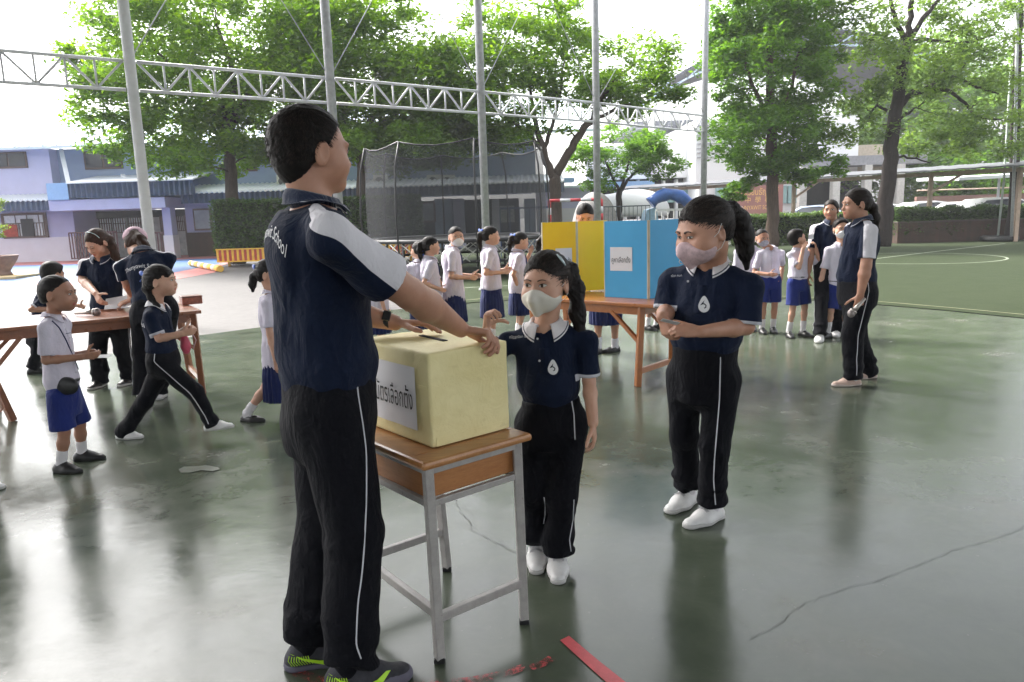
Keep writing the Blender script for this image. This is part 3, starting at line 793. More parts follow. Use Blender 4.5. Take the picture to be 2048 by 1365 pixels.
def ribbon_px(g, field, pts, name, parent, r=.0028, mat=None, off=.0005, n=40):
    """thin piping along the surface, seen through photo pixels pts"""
    xs = np.array([p[0] for p in pts], float); ys = np.array([p[1] for p in pts], float); t = np.linspace(0, 1, len(pts)); tt = np.linspace(0, 1, n)
    xs = np.interp(tt, t, xs); ys = np.interp(tt, t, ys); Y0 = g.pel[1]-.45
    P = np.array([A(x, y, Y0) for x, y in zip(xs, ys)]); D = P-CPOS; Q = field.project(P, D, 1.2, off)
    ok = np.abs(field.ev(Q)-off) < .006; Q = Q[ok]
    if len(Q) < 4: return
    Qs = Q.copy(); Qs[1:-1] = (Q[:-2]+Q[1:-1]*2+Q[2:])/4
    mb = MB(); mb.tube(Qs, r, 6); return mb.build(name, mat or M_PIPE, parent)
def side_stripe(g, field, k, parent, r=.0028, z1=None, bias=0):
    """piping down the outer side of one leg"""
    q = 1 if k == 'R' else -1; H, K, N = g.leg[k]; R = g.TR; out = R[:, 0]*q; pts = []
    path = [g.pel+R[:, 0]*q*.05*g.h+g.U*.22*g.L, H, K, K+(N-K)*.5, N+(K-N)*.02]
    P = []
    for a, b in zip(path[:-1], path[1:]):
        for t in np.linspace(0, 1, 14, endpoint=False): P.append(a+(b-a)*t)
    P = np.array(P); sw = np.sin(np.linspace(0, 9, len(P)))*.004; D = np.tile(-out-g.f*bias, (len(P), 1))
    P0 = P-D*.3+g.f*sw[:, None]; Q = field.project(P0, D, .5, .0004)
    Q[1:-1] = (Q[:-2]+Q[1:-1]*2+Q[2:])/4
    mb = MB(); mb.tube(Q, r, 6); return mb.build('side_stripe', M_PIPE, parent)
def shorts(g, root, mat=None, top=.22, name='shorts', L=.62, flare=1.0):
    h = g.h; f = Field(); R = g.TR; w = g.w
    f.u(loft(g.pel, R, torso_st(g, .010, lo=-.28, hi=top), cap=.008), 0)
    for k, q in (('R', 1), ('L', -1)):
        H, K, N = g.leg[k]; e = H+(K-H)*L; d = unit(K-H); s_ = Field()
        s_.u(rc(H+R[:, 0]*q*.004*h, e+d*.06, .055*h*w, .064*h*w*flare), .02); s_.cut(plane(e, d), .004); f.u(s_, .02)
    for k in 'RL':
        H, K, N = g.leg[k]; e = H+(K-H)*L; d = unit(K-H); rr = .064*h*w*flare-.010-g.vox; f.sub(rc(e+d*(rr*.6), e+d*.2, rr, rr), .004)
    f.disp = cloth_disp(g, .004, (13, 13, 3), 2); g.troufs = f; o = fmesh(name, f, mat or M_BLUE, root, h=g.vox); g.trou = o
    return o
def skirt(g, root, mat=None, L=.21, top=.30, flare=1.35, pleats=22, name='skirt', hem_off=(0, 0)):
    """L = length below the hips as a fraction of height"""
    h = g.h; f = Field(); zt = top*g.L; zb = -L*h; w = g.w; o = g.pel
    R = frame(g.f, (0, 0, 1)); hip = .084*h*w; hx, hy = hem_off
    st = [(zt, .082*h*w, .068*h*w), (0, hip+.008, hip*.82+.008), (zb*.5, hip*1.16*flare**.5, hip*1.0*flare**.5, hx*.5, hy*.5), (zb, hip*flare, hip*.92*flare, hx, hy)]
    f.u(loft(o, R, st, pleat=(pleats, .009)), 0)
    st2 = [(z-.02, a-.012, b_-.012, *r_) for z, a, b_, *r_ in st]; 
    wl = .016+g.vox; a_, b_ = hip*flare-wl, hip*.92*flare-wl; f.sub(loft(o, R, [(zb-.05, a_, b_, hx, hy), (zb+.03, a_, b_, hx, hy)]), .004); f.disp = cloth_disp(g, .003, (10, 10, 3), 4); o = fmesh(name, f, mat or M_SKIRT, root, h=g.vox); g.trou = o; return o
def shoe(g, root, k, d=None, mat=None, sole=None, L=None, style='sneaker', pitch=0, sock=True, sockh=.07, name='shoe', sockmat=None):
    h = g.h; N = g.leg[k][2]; L = L or (.158 if not g.kid else .165)*h; d = unit(V3(*(d if d is not None else g.f))); up = V3(0, 0, 1)
    R = frame(d, up); 
    if pitch: R = R@rotm((1, 0, 0), -pitch)
    o = N-R[:, 2]*.26*L*.8 if pitch else V3(N[0], N[1], 0)
    if not pitch: o[2] = g.sp.get('floor', 0)
    P = lambda x, y, z: o+R@V3(x*L, y*L, z*L)
    q = 1 if k == 'R' else -1
    f = Field()
    f.u(rc(P(0, -.14, .095), P(-.015*q, .20, .090), .122*L, .132*L, flat=(R[:, 2], .70)), 0)
    f.u(rc(P(-.01*q, .25, .09), P(-.03*q, .54, .085), .150*L, .132*L, flat=(R[:, 2], .60)), .05)
    if style == 'maryjane':
        f.u(rc(P(0, -.12, .13), P(0, .02, .12), .105*L, .11*L), .02); f.sub(rc(P(0, -.04, .20), P(-.01*q, .30, .20), .085*L, .10*L), .01)
        st = Field()
    else:
        f.u(rc(P(0, -.10, .17), P(-.01*q, .24, .14), .112*L, .112*L), .04*1)
        f.u(rc(P(0, -.03, .22), P(0, .08, .27), .118*L, .098*L), .03)
        f.sub(rc(P(0, -.03, .36), P(0, -.03, .6), .080*L, .12*L), .008)
    f.cut(plane(P(0, 0, 0.0), -R[:, 2]), .003)
    up_ = fmesh(name, f, mat or M_BLK, root, h=min(g.vox, .006))
    s_ = Field(); g.shoef = f
    e = .012
    s_.u(rc(P(0, -.14, .045), P(-.015*q, .20, .045), .130*L+.004, .140*L+.003, flat=(R[:, 2], .9)), 0)
    s_.u(rc(P(-.01*q, .25, .045), P(-.03*q, .55, .045), .162*L, .142*L+.002, flat=(R[:, 2], .9)), .05)
    s_.cut(plane(P(0, 0, .088 if style != 'sneaker' or L < .27 else .11), R[:, 2]), .002); s_.cut(plane(P(0, 0, .002), -R[:, 2]), .002)
    so = fmesh('sole', s_, sole or M_SOLEB, up_, h=min(g.vox, .006))
    if style == 'maryjane':
        mb = MB(); mb.tube([P(x, .10, .20-abs(x)*.2*1.5 if abs(x) > .01 else .215) for x in (-.14, -.1, -.05, 0, .05, .1, .14)], .016*L*1.5, 6); mb.build('strap', mat or M_BLK, up_)
    elif style in ('velcro',):
        mb = MB()
        for yy, zz in ((.12, .235), (.24, .19)):
            fr = [P(x, yy, zz+.10) for x in np.linspace(-.11, .11, 9)]; Q = f.project(np.array(fr), np.tile(-R[:, 2], (9, 1)), .2, .002)
            V = []; Fc = []
            for i, p_ in enumerate(Q): V += [p_-R[:, 1]*.035*L, p_+R[:, 1]*.035*L, p_+R[:, 1]*.035*L+R[:, 2]*.003, p_-R[:, 1]*.035*L+R[:, 2]*.003]
            for i in range(8):
                a = i*4; Fc += [(a+2, a+3, a+7, a+6), (a+1, a+2, a+6, a+5), (a, a+4, a+7, a+3)]
            mb.add(V, Fc)
        mb.build('strap', M_STRAP, up_)
    elif style == 'sneaker':
        mb = MB()
        for j in range(5):
            yy = .10+j*.055; Q = f.project(np.array([P(x, yy+(.015 if i % 2 else 0), .4) for i, x in enumerate(np.linspace(-.06, .06, 5))]), np.tile(-R[:, 2], (5, 1)), .2, .0015); mb.tube(Q, .0022, 5)
        mb.build('laces', g.sp.get('lacemat', mat or M_BLK), up_)
    if sock:
        sf = Field(); ax = unit(g.leg[k][1]-N); r = .024*h*(g.w**.5)
        sf.u(rc(P(0, -.01, .20), N+ax*.0, r*1.02, r), .01); sf.u(rc(N, N+ax*sockh*h, r*.98, r*1.12), .01)
        sf.disp = lambda Q: .0018*vnoise(Q, (30, 30, 120)); fmesh('sock', sf, sockmat or M_WH, root, h=min(g.vox, .007))
    g.shoeP = P; g.shoeR = R
    return up_
def mask(g, root, mat, loops=True, big=1.0, ridge=True):
    c, R, s = g.hc, g.HR, g.hs; P = lambda x, y, z: c+R@(V3(x, y, z)*s)
    f = Field()
    mk_ = g.sp.get('fat', 1)*(1.08 if g.kid else 1.02); f.u(el(P(0, .048, -.046), (.062*s*mk_, .064*s, .064*s), R), 0)
    f.u(el(P(0, .036, -.038), (.070*s*mk_, .054*s, .052*s), R), .03*s)
    if ridge: f.u(rc(P(0, .094, -.012), P(0, .118, -.050), .006*s, .006*s), .03*s); f.u(rc(P(0, .118, -.050), P(0, .088, -.106*1), .006*s, .010*s), .03*s)
    f.cut(plane(P(0, .04, -.046-.066*big), R@V3(0, -.35, -1)), .006*s)
    f.cut(plane(P(0, .022, -.04), R@V3(0, -1, 0)), .004*s)
    # upper edge: high over the nose, lower over the cheeks
    for q in (-1, 1): f.cut(plane(P(q*.0, .10, -.008*1), R@unit(V3(q*.42, -.04, 1))), .014*s)
    f.disp = lambda Q: .0008*s*vnoise(Q, (50, 50, 90))
    o = fmesh('face_mask', f, mat, root, h=min(.007, g.vox)*.75)
    if loops:
        for q in (-1, 1):
            mb = MB(); w_ = g.sp.get('fat', 1)
            for z0, z1 in ((-.028, .020), (-.075, -.040)):
                a = P(q*.060*w_, .040, z0); b = P(q*.0835, -.016, z1); m_ = P(q*.080*max(1, w_*.97), .012, (z0+z1)/2); mb.tube([a, m_, b], .0011*s, 5)
            mb.build('ear_loop', M_LOOP, o)
    return o
def bow(g, root, pos, size, nrm, upv=(0, 0, 1), tails=True, name='hair_bow'):
    """ribbon bow: two loops, a knot and tails"""
    pos = V3(*pos); n = unit(nrm); u = unit(V3(*upv)-n*(V3(*upv)@n)); r = np.cross(n, u); f = Field()
    for q in (-1, 1):
        f.u(el(pos+r*q*size*.5+u*size*.12, (size*.48, size*.16, size*.33), np.stack([unit(r*q+u*.35), n, np.cross(unit(r*q+u*.35), n)], 1)), .01)
        if tails: f.u(rc(pos, pos+r*q*size*.45-u*size*.95+n*.01, size*.07, size*.15, flat=(n, .3)), .01)
    f.u(el(pos+n*size*.08, (size*.16,)*3), .01)
    f.disp = lambda Q: .0025*vnoise(Q, 60); return fmesh(name, f, M_RIB, root, h=min(.005, size/9))

def text_mesh(body, size, arc=0, spacing=1.0):
    """glyph outlines of the built-in font as (V (N,2), faces)"""
    cu = bpy.data.curves.new('t', 'FONT'); cu.body = body; cu.size = size; cu.align_x = 'CENTER'; cu.align_y = 'CENTER'; cu.space_character = spacing; cu.resolution_u = 3
    o = bpy.data.objects.new('t', cu); me = o.to_mesh(); bm = bmesh.new(); bm.from_mesh(me); bmesh.ops.remove_doubles(bm, verts=bm.verts[:], dist=size*1e-4)
    bmesh.ops.triangulate(bm, faces=bm.faces[:]); bm.verts.index_update()
    V = np.array([v.co[:2] for v in bm.verts]); F = np.array([[v.index for v in f.verts] for f in bm.faces]); bm.free(); o.to_mesh_clear(); bpy.data.objects.remove(o); bpy.data.curves.remove(cu)
    if arc:
        x, y = V[:, 0].copy(), V[:, 1].copy(); a = x/arc; V[:, 0] = (arc+y)*np.sin(a); V[:, 1] = (arc+y)*np.cos(a)-arc
    return V, F
def decal(name, VF, org, right, up, parent, mat, field=None, dirn=None, off=.0024, stretch=(1, 1)):
    """flat artwork laid on a surface"""
    V, F = VF; right = unit(right); up = unit(up); P = np.array([org+right*x*stretch[0]+up*y*stretch[1] for x, y in V])
    if field is not None:
        dirn = unit(dirn); P0 = P-dirn*.25; P = field.project(P0, np.tile(dirn, (len(P), 1)), .6, off); bad = np.abs(field.ev(P)-off) > .004; dd = np.linalg.norm(P-P0, axis=1)
        if bad.any() and not bad.all(): P[bad] = P0[bad]+dirn*np.max(dd[~bad])
    else: P = P+np.cross(right, up)*off
    me = mesh_np(name, P, np.array(F), mat, smooth=False); return world_part(name, me, parent)
def logo_shape(s):
    """school emblem: a drop with a curled stroke left open inside"""
    n = 28; out = []
    for i in range(n):
        a = 2*math.pi*i/n+math.pi/2; r = .5; x = math.cos(a)*r; y = math.sin(a)*r-.12
        if y > .1: k = (y-.1)/.28; y = .1+k*.62; x *= (1-.25*k)
        out.append((x*s, y*s))
    inn = [(.12, .30), (-.16, .12), (-.36, .02), (-.08, .03), (.10, -.02), (.20, -.10), (.18, -.26), (.0, -.34), (-.10, -.26), (.04, -.26), (.08, -.18), (.02, -.10), (-.14, -.08), (-.30, -.14), (-.26, -.06), (-.02, .10), (.14, .06), (.30, -.06), (.34, .06), (.22, .16)]
    bm = bmesh.new(); 
    def loop(pts):
        vs = [bm.verts.new((x, y, 0)) for x, y in pts]; return [bm.edges.new((vs[i], vs[(i+1) % len(vs)])) for i in range(len(vs))]
    es = loop(out)+loop([(x*s, y*s) for x, y in [(.05, .38), (-.22, .10), (-.34, -.05), (-.05, .04), (.12, -.04), (.10, -.20), (-.02, -.24), (.05, -.31), (.19, -.24), (.23, -.05), (.08, .10), (-.04, .13)]])
    bmesh.ops.triangle_fill(bm, edges=es, use_beauty=True); bm.verts.index_update()
    V = np.array([v.co[:2] for v in bm.verts]); F = np.array([[v.index for v in f.verts] for f in bm.faces]); bm.free(); return V, F
def start(g, label, cat='person', group=None, name='person'):
    b = g.sp['base']; g.root = empty(name, (b[0], b[1], 0), label, cat, group); return g.root
# ================================================================ ground, court, roof
def poly_obj(name, pts, z, mat, kind='structure', sub=None):
    bm = bmesh.new(); vs = [bm.verts.new((p[0], p[1], z)) for p in pts]; f = bm.faces.new(vs); f.normal_update()
    if f.normal.z < 0: f.normal_flip()
    bmesh.ops.triangulate(bm, faces=bm.faces[:]); me = bpy.data.meshes.new(name); bm.to_mesh(me); bm.free(); me.materials.append(mat)
    o = bpy.data.objects.new(name, me); COL.objects.link(o); return tag(o, kind=kind)
def ground_mat():
    n = NT('concrete paving'); a = n.noise(.35, 6, .6); b = n.noise(7, 6, .7); c = n.noise(60, 3)
    col = n.mix(.4, n.ramp(a, [(.3, (.088, .084, .083)), (.7, (.125, .119, .117))]), n.ramp(b, [(.3, (.060, .058, .056)), (.7, (.135, .130, .128))]))
    n.set(col=col, rough=.75, spec=.3); n.bump(c, .3, .004); return n.m
poly_obj('ground', [(-215, -50), (215, -50), (215, 255), (-215, 255)], -.012, ground_mat())
def asphalt_mat():
    n = NT('dark paving slabs'); b = n.noise(3, 6, .7); br = n.n('ShaderNodeTexBrick', Scale=1.0); br.offset = .5
    n.l(n.tc.outputs['Object'], br.inputs['Vector']); br.inputs['Color1'].default_value = (.105, .108, .115, 1); br.inputs['Color2'].default_value = (.125, .128, .135, 1); br.inputs['Mortar'].default_value = (.05, .05, .055, 1)
    br.inputs['Mortar Size'].default_value = .012; br.inputs['Brick Width'].default_value = 2.2; br.inputs['Row Height'].default_value = 2.2
    n.set(col=n.mix(.45, br.outputs[0], n.ramp(b, [(.3, (.07, .072, .078)), (.7, (.16, .165, .17))])), rough=.6); n.bump(n.noise(50, 3), .3, .004); return n.m
P2 = lambda x, y: tuple(G(x, y)[:2])
poly_obj('pavement', [P2(-700, 900), P2(-700, 560), P2(60, 568), P2(128, 590), P2(235, 640), P2(120, 760)], -.008, asphalt_mat())
# green epoxy court floor
def floor_mat():
    n = NT('green epoxy floor'); a = n.noise(.55, 6, .62); b = n.noise(3.2, 7, .68, dist=.4); c = n.noise(26, 5, .7); d = n.noise(1.4, 5, .6)
    col = n.ramp(a, [(.3, (.052, .066, .047)), (.7, (.093, .108, .080))]); col = n.mix(.45, col, n.ramp(b, [(.3, (.032, .048, .030)), (.55, (.072, .088, .058)), (.8, (.125, .130, .098))]))
    worn = n.mr(d, .56, .70); col = n.mix(n.math('MULTIPLY', worn, .5), col, (.16, .155, .13))
    sp = n.mr(c, .66, .70); col = n.mix(n.math('MULTIPLY', sp, .4), col, (.20, .19, .16)); dk = n.mr(n.noise(42, 4, .75), .70, .73); col = n.mix(n.math('MULTIPLY', dk, .7), col, (.025, .025, .02)); scr = n.mr(n.noise(6, 6, .8, sc3=(1, 9, 1), dist=2.5), .64, .68); col = n.mix(n.math('MULTIPLY', scr, .22), col, (.19, .185, .16))
    r = n.math('ADD', n.mr(b, .3, .75, .13, .25), n.math('MULTIPLY', worn, .08)); r = n.math('ADD', r, n.mr(c, .4, .7, 0, .04))
    n.set(col=col, rough=r, spec=.43)
    b1 = n.bump(n.noise(1.1, 3, .5), .14, .05); b2 = n.bump(n.noise(9, 4, .6), .07, .01, prev=b1); n.bump(n.noise(120, 3, .6), .035, .002, prev=b2); return n.m
edge = [P2(2300, 664), P2(2048, 638), P2(1900, 623), P2(1760, 611), P2(1600, 600), P2(1440, 596), P2(1300, 595), P2(1150, 597), P2(1000, 602), P2(880, 612), P2(760, 622), P2(640, 637), P2(520, 655), P2(400, 671), P2(300, 690), P2(180, 718), P2(60, 746), P2(-60, 778), P2(-300, 850)]
poly_obj('court_floor', [(40, -30), (40, 3), edge[0]]+edge[1:]+[(-40, 3), (-40, -30)], 0, floor_mat())
def line_obj(name, pts, wd, mat, z=.004, jit=0, closed=False, frag=0):
    mb = MB(); rng = random.Random(len(pts)*7+int(wd*1e4)); P = [Vector((p[0], p[1], 0)) for p in pts]
    if jit:
        Q = []
        for a, b in zip(P[:-1], P[1:]):
            k = max(2, int((b-a).length/.035))
            for i in range(k): t = i/k; Q.append(a.lerp(b, t)+Vector((rng.gauss(0, jit), rng.gauss(0, jit), 0)))
        P = Q+[P[-1]]
    n = len(P)
    for i in range(n-1+closed):
        a, b = P[i % n], P[(i+1) % n]; d = (b-a).normalized(); s = Vector((-d.y, d.x, 0))
        if frag and rng.random() < frag: continue
        w0 = wd*(.4+.9*rng.random()) if jit else wd; w1 = w0
        mb.quad((a.x-s.x*w0/2, a.y-s.y*w0/2, z), (a.x+s.x*w0/2, a.y+s.y*w0/2, z), (b.x+s.x*w1/2, b.y+s.y*w1/2, z), (b.x-s.x*w1/2, b.y-s.y*w1/2, z))
    return mb.build(name, mat, kind='structure')
M_CRACK = simple('crack', (.045, .045, .040), .8)
for i, c in enumerate(([(2080, 1040), (2030, 1062), (2000, 1075), (1950, 1092), (1905, 1100), (1880, 1112), (1840, 1130), (1800, 1145), (1760, 1160), (1720, 1172), (1680, 1180), (1640, 1196), (1600, 1212), (1588, 1222), (1568, 1242), (1540, 1262), (1500, 1280)],
    [(902, 984), (916, 1005), (921, 1025), (940, 1042), (942, 1060), (965, 1072), (990, 1086), (1015, 1098), (1042, 1112)], [(602, 968), (570, 984), (520, 998), (470, 1018), (425, 1045), (380, 1060)]
    )):
    line_obj('floor_crack', [G(*p) for p in c], (.0019, .0022, .0018)[i], M_CRACK, .003, .0045)
n = NT('worn red paint'); f = n.noise(25, 6, .75); a_ = n.mr(f, .44, .60); n.set(col=n.ramp(f, [(.3, (.22, .035, .03)), (.7, (.46, .045, .05))]), rough=.45, alpha=a_); M_RED = n.m
n = NT('red tape'); f = n.noise(30, 5, .7); n.set(col=n.ramp(f, [(.3, (.42, .035, .04)), (.7, (.58, .06, .07))]), rough=.4); M_TAPE = n.m
poly_obj('floor_marking', [P2(1120, 1283), P2(1138, 1274), P2(1200, 1326), P2(1268, 1380), P2(1232, 1384), P2(1180, 1338)], .004, M_TAPE)
line_obj('floor_marking', [G(*p) for p in ((1104, 1318), (1090, 1328), (1060, 1338))], .032, M_RED, .004)
line_obj('floor_marking', [G(*p) for p in ((1050, 1336), (1010, 1350), (950, 1362), (880, 1370), (800, 1376))], .034, M_RED, .0045)
line_obj('floor_marking', [G(*p) for p in ((720, 1376), (640, 1362), (585, 1345))], .035, M_RED, .004)
n = NT('grey patch'); f = n.noise(14, 4); n.set(col=n.ramp(f, [(.3, (.13, .14, .115)), (.7, (.17, .18, .15))]), rough=.3); M_PATCH = n.m
poly_obj('floor_marking', [P2(357, 940), P2(368, 935), P2(395, 934), P2(412, 932), P2(436, 936), P2(440, 940), P2(425, 944), P2(402, 942), P2(380, 947), P2(362, 947)], .004, M_PATCH)
# artificial turf with white lines
def turf_mat():
    n = NT('artificial turf'); a = n.noise(.25, 5); b = n.noise(90, 4, .7); c = n.noise(3, 4)
    col = n.mix(.5, n.ramp(a, [(.3, (.019, .030, .012)), (.7, (.030, .042, .018))]), n.ramp(b, [(.3, (.012, .022, .008)), (.7, (.042, .056, .024))])); col = n.mix(.3, col, n.ramp(c, [(.3, (.026, .036, .016)), (.7, (.05, .06, .032))]))
    n.set(col=col, rough=.9, spec=.15); n.bump(b, .6, .01); return n.m
tl = [P2(x, y-1) for x, y in ((2300, 664), (2048, 638), (1900, 623), (1760, 611), (1600, 600), (1440, 596), (1300, 595), (1150, 597), (1000, 602), (880, 612))]
poly_obj('turf', [(40, 8.6)]+tl+[P2(800, 600), P2(860, 505), P2(1100, 492), P2(1500, 489), P2(1800, 486), (45, 30)], .004, turf_mat())
M_LINE = simple('line paint', (.24, .27, .20), .8, var=.15); M_LINEG = simple('pale edge line', (.16, .17, .09), .8)
cc = G(1980, 519); cy = 19.4; line_obj('turf_line', [(10.45+2.15*math.cos(a)*1.0, cy+2.15*math.sin(a), 0) for a in np.linspace(0, 2*math.pi, 60)], .06, M_LINE, .009)
line_obj('turf_line', [G(1690, 525), G(1755, 518), G(1880, 503), G(2010, 488)], .07, M_LINE, .010)
line_obj('turf_line', [G(x, y-3) for x, y in ((2300, 662), (2048, 634), (1900, 620), (1760, 608), (1600, 598), (1440, 594), (1300, 593), (1150, 594), (1000, 599), (880, 609))], .045, M_LINEG, .011)
line_obj('turf_line', [G(760, 582), G(900, 578), G(1010, 573), G(1080, 571)], .06, M_LINE, .010)
# painted play court at the left
M_PB = simple('blue court paint', (.035, .11, .27), .45, var=.15, vs=2); M_PR = simple('red court paint', (.42, .14, .13), .6, var=.12, vs=2); M_PW = simple('pink court paint', (.50, .40, .38), .6)
poly_obj('play_court', [P2(-400, 545), P2(-400, 528), P2(460, 506), P2(470, 522), P2(440, 533), P2(430, 545), P2(330, 562), P2(130, 572)], -.005, M_PR)
poly_obj('play_court', [P2(-400, 552), P2(-400, 541), P2(180, 528), P2(300, 521), P2(436, 517), P2(440, 528), P2(400, 535), P2(340, 547), P2(200, 565), P2(60, 565)], -.001, M_PB)
poly_obj('kerb', [P2(-400, 530), P2(-400, 520), P2(200, 512), P2(430, 500), P2(432, 506), P2(200, 520)], .02, simple('plinth concrete', (.22, .19, .19), .8))
# roof over the court, mostly above the picture: it keeps the sky off the floor
M_ROOF = simple('ribbed roof sheet', (.42, .43, .44), .6)
mb = MB(); mb.box((0, -5.2, 8.7), (26, 33, .08)); 
for x in range(-12, 13, 3): mb.beam((x, -21, 8.5), (x, 11.2, 8.5), .1, .18)
mb.build('ceiling', M_ROOF, kind='structure')

# ================================================================ steel pole frame with lattice girder
M_GALV = simple('galvanised steel', (.40, .41, .43), .42, .2, var=.2, vs=12, bump=.1, bs=200)
M_POLEW = simple('white painted steel', (.58, .59, .60), .5, .0, var=.08, vs=6)
POLES = [(-5.30, 11.05), (-2.87, 12.79), (-.44, 14.6), (1.97, 16.54), (5.05, 19.4)]
def frame_truss():
    t = empty('steel_frame', (-.44, 14.6, 0), 'row of tall galvanised poles joined by a long lattice girder', 'steel frame')
    T1, T0_ = 3.76, 3.365
    for i, (x, y) in enumerate(POLES):
        mb = MB(); mb.tube([(x, y, 0), (x, y, 11)], .076, 20); p = mb.build('pole', M_GALV if i else M_POLEW, t)
        mb = MB(); mb.box((x, y, .012), (.36, .36, .024)); mb.build('base_plate', M_GALV, p)
    pts = [(-11.8, 6.4)]+POLES
    for i in range(len(pts)-1):
        a = V3(*pts[i], 0); b = V3(*pts[i+1], 0); d = b-a; L = np.linalg.norm(d); d /= L; a2 = a+d*(.09 if i else 0); b2 = b-d*.09; L = np.linalg.norm(b2-a2); mb = MB()
        for z in (T1, T0_): mb.tube([a2+V3(0, 0, z), b2+V3(0, 0, z)], .024, 8)
        n = max(6, int(round(L/.36/2))*2); 
        for k in range(n+1):
            p = a2+d*L*k/n
            if 0 < k < n: mb.tube([p+V3(0, 0, T0_), p+V3(0, 0, T1)], .016, 6)
            if k < n:
                q = a2+d*L*(k+1)/n; up = (k % 2 == 0); mb.tube([p+V3(0, 0, T1 if up else T0_), q+V3(0, 0, T0_ if up else T1)], .018, 6)
        mb.build('girder', M_POLEW if i else M_POLEW, t)
    for i in range(5):
        x, y = POLES[i]; mb = MB()
        if i < 4: x2, y2 = POLES[i+1]; mb.tube([(x, y, T1), (x+(x2-x)*.95, y+(y2-y)*.95, 8.2)], .009, 5); 
        mb2 = MB()
        if i > 0: x2, y2 = POLES[i-1]; mb2.tube([(x, y, T1), (x+(x2-x)*.95, y+(y2-y)*.95, 8.2)], .009, 5)
        for m_ in (mb, mb2):
            if m_.v: m_.build('stay_wire', M_GALV, t)
frame_truss()
# ================================================================ buildings
YB = 34.0
def FX(px): return A(px, 460, YB)[0]
def FZ(px, py): return A(px, py, YB)[2]
M_LAV = simple('lavender plaster', (.50, .49, .68), .8, var=.05, vs=1.5); M_PUR = simple('purple plaster', (.42, .41, .60), .8, var=.06, vs=1.5); M_BLG = simple('blue grey plaster', (.28, .35, .50), .8, var=.07, vs=1.5)  # plaster tones lightened to hold the glare that washes over the block
M_WHP = simple('white plaster', (.62, .60, .66), .8, var=.05, vs=1.5); M_AWN = simple('blue corrugated sheet', (.045, .07, .13), .45, var=.2, vs=3); M_AWT = simple('white awning edge', (.70, .72, .74), .5, var=.04)
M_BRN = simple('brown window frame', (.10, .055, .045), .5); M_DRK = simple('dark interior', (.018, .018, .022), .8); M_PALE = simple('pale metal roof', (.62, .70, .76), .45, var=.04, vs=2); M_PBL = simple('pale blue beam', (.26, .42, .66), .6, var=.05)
M_CURT = simple('curtain', (.42, .42, .40), .9, var=.2, vs=6); M_GLS = simple('window glass', (.30, .32, .36), .08, 0, var=.25, vs=1.5); M_GLD = simple('dark window glass', (.05, .055, .065), .1, 0, var=.4, vs=1.2)
n = NT('weathered brick'); br = n.n('ShaderNodeTexBrick', Scale=4.0); n.l(n.tc.outputs['Object'], br.inputs['Vector']); br.inputs['Color1'].default_value = (.07, .036, .024, 1); br.inputs['Color2'].default_value = (.045, .026, .018, 1); br.inputs['Mortar'].default_value = (.05, .04, .035, 1); n.set(col=n.mix(.4, br.outputs[0], n.ramp(n.noise(3, 5), [(.3, (.02, .018, .014)), (.7, (.09, .05, .035))])), rough=.9); M_BRICK = n.m
M_RAIL = simple('maroon railing', (.09, .025, .03), .5)
def corrug(mb, x0, x1, z0, z1, y, amp=.04, per=.22, mi=0, top=None):
    """vertical corrugated skirt with thickness"""
    n = max(8, int((x1-x0)/per*4)); V = []; F = []
    for i in range(n+1):
        x = x0+(x1-x0)*i/n; yy = y+amp*math.sin(2*math.pi*(x-x0)/per); V += [(x, yy, z0), (x, yy, z1), (x, yy+.03, z1), (x, yy+.03, z0)]
    for i in range(n): a = i*4; F += [(a, a+4, a+5, a+1), (a+1, a+5, a+6, a+2), (a+3, a+2, a+6, a+7)]
    mb.add(V, F, mi)
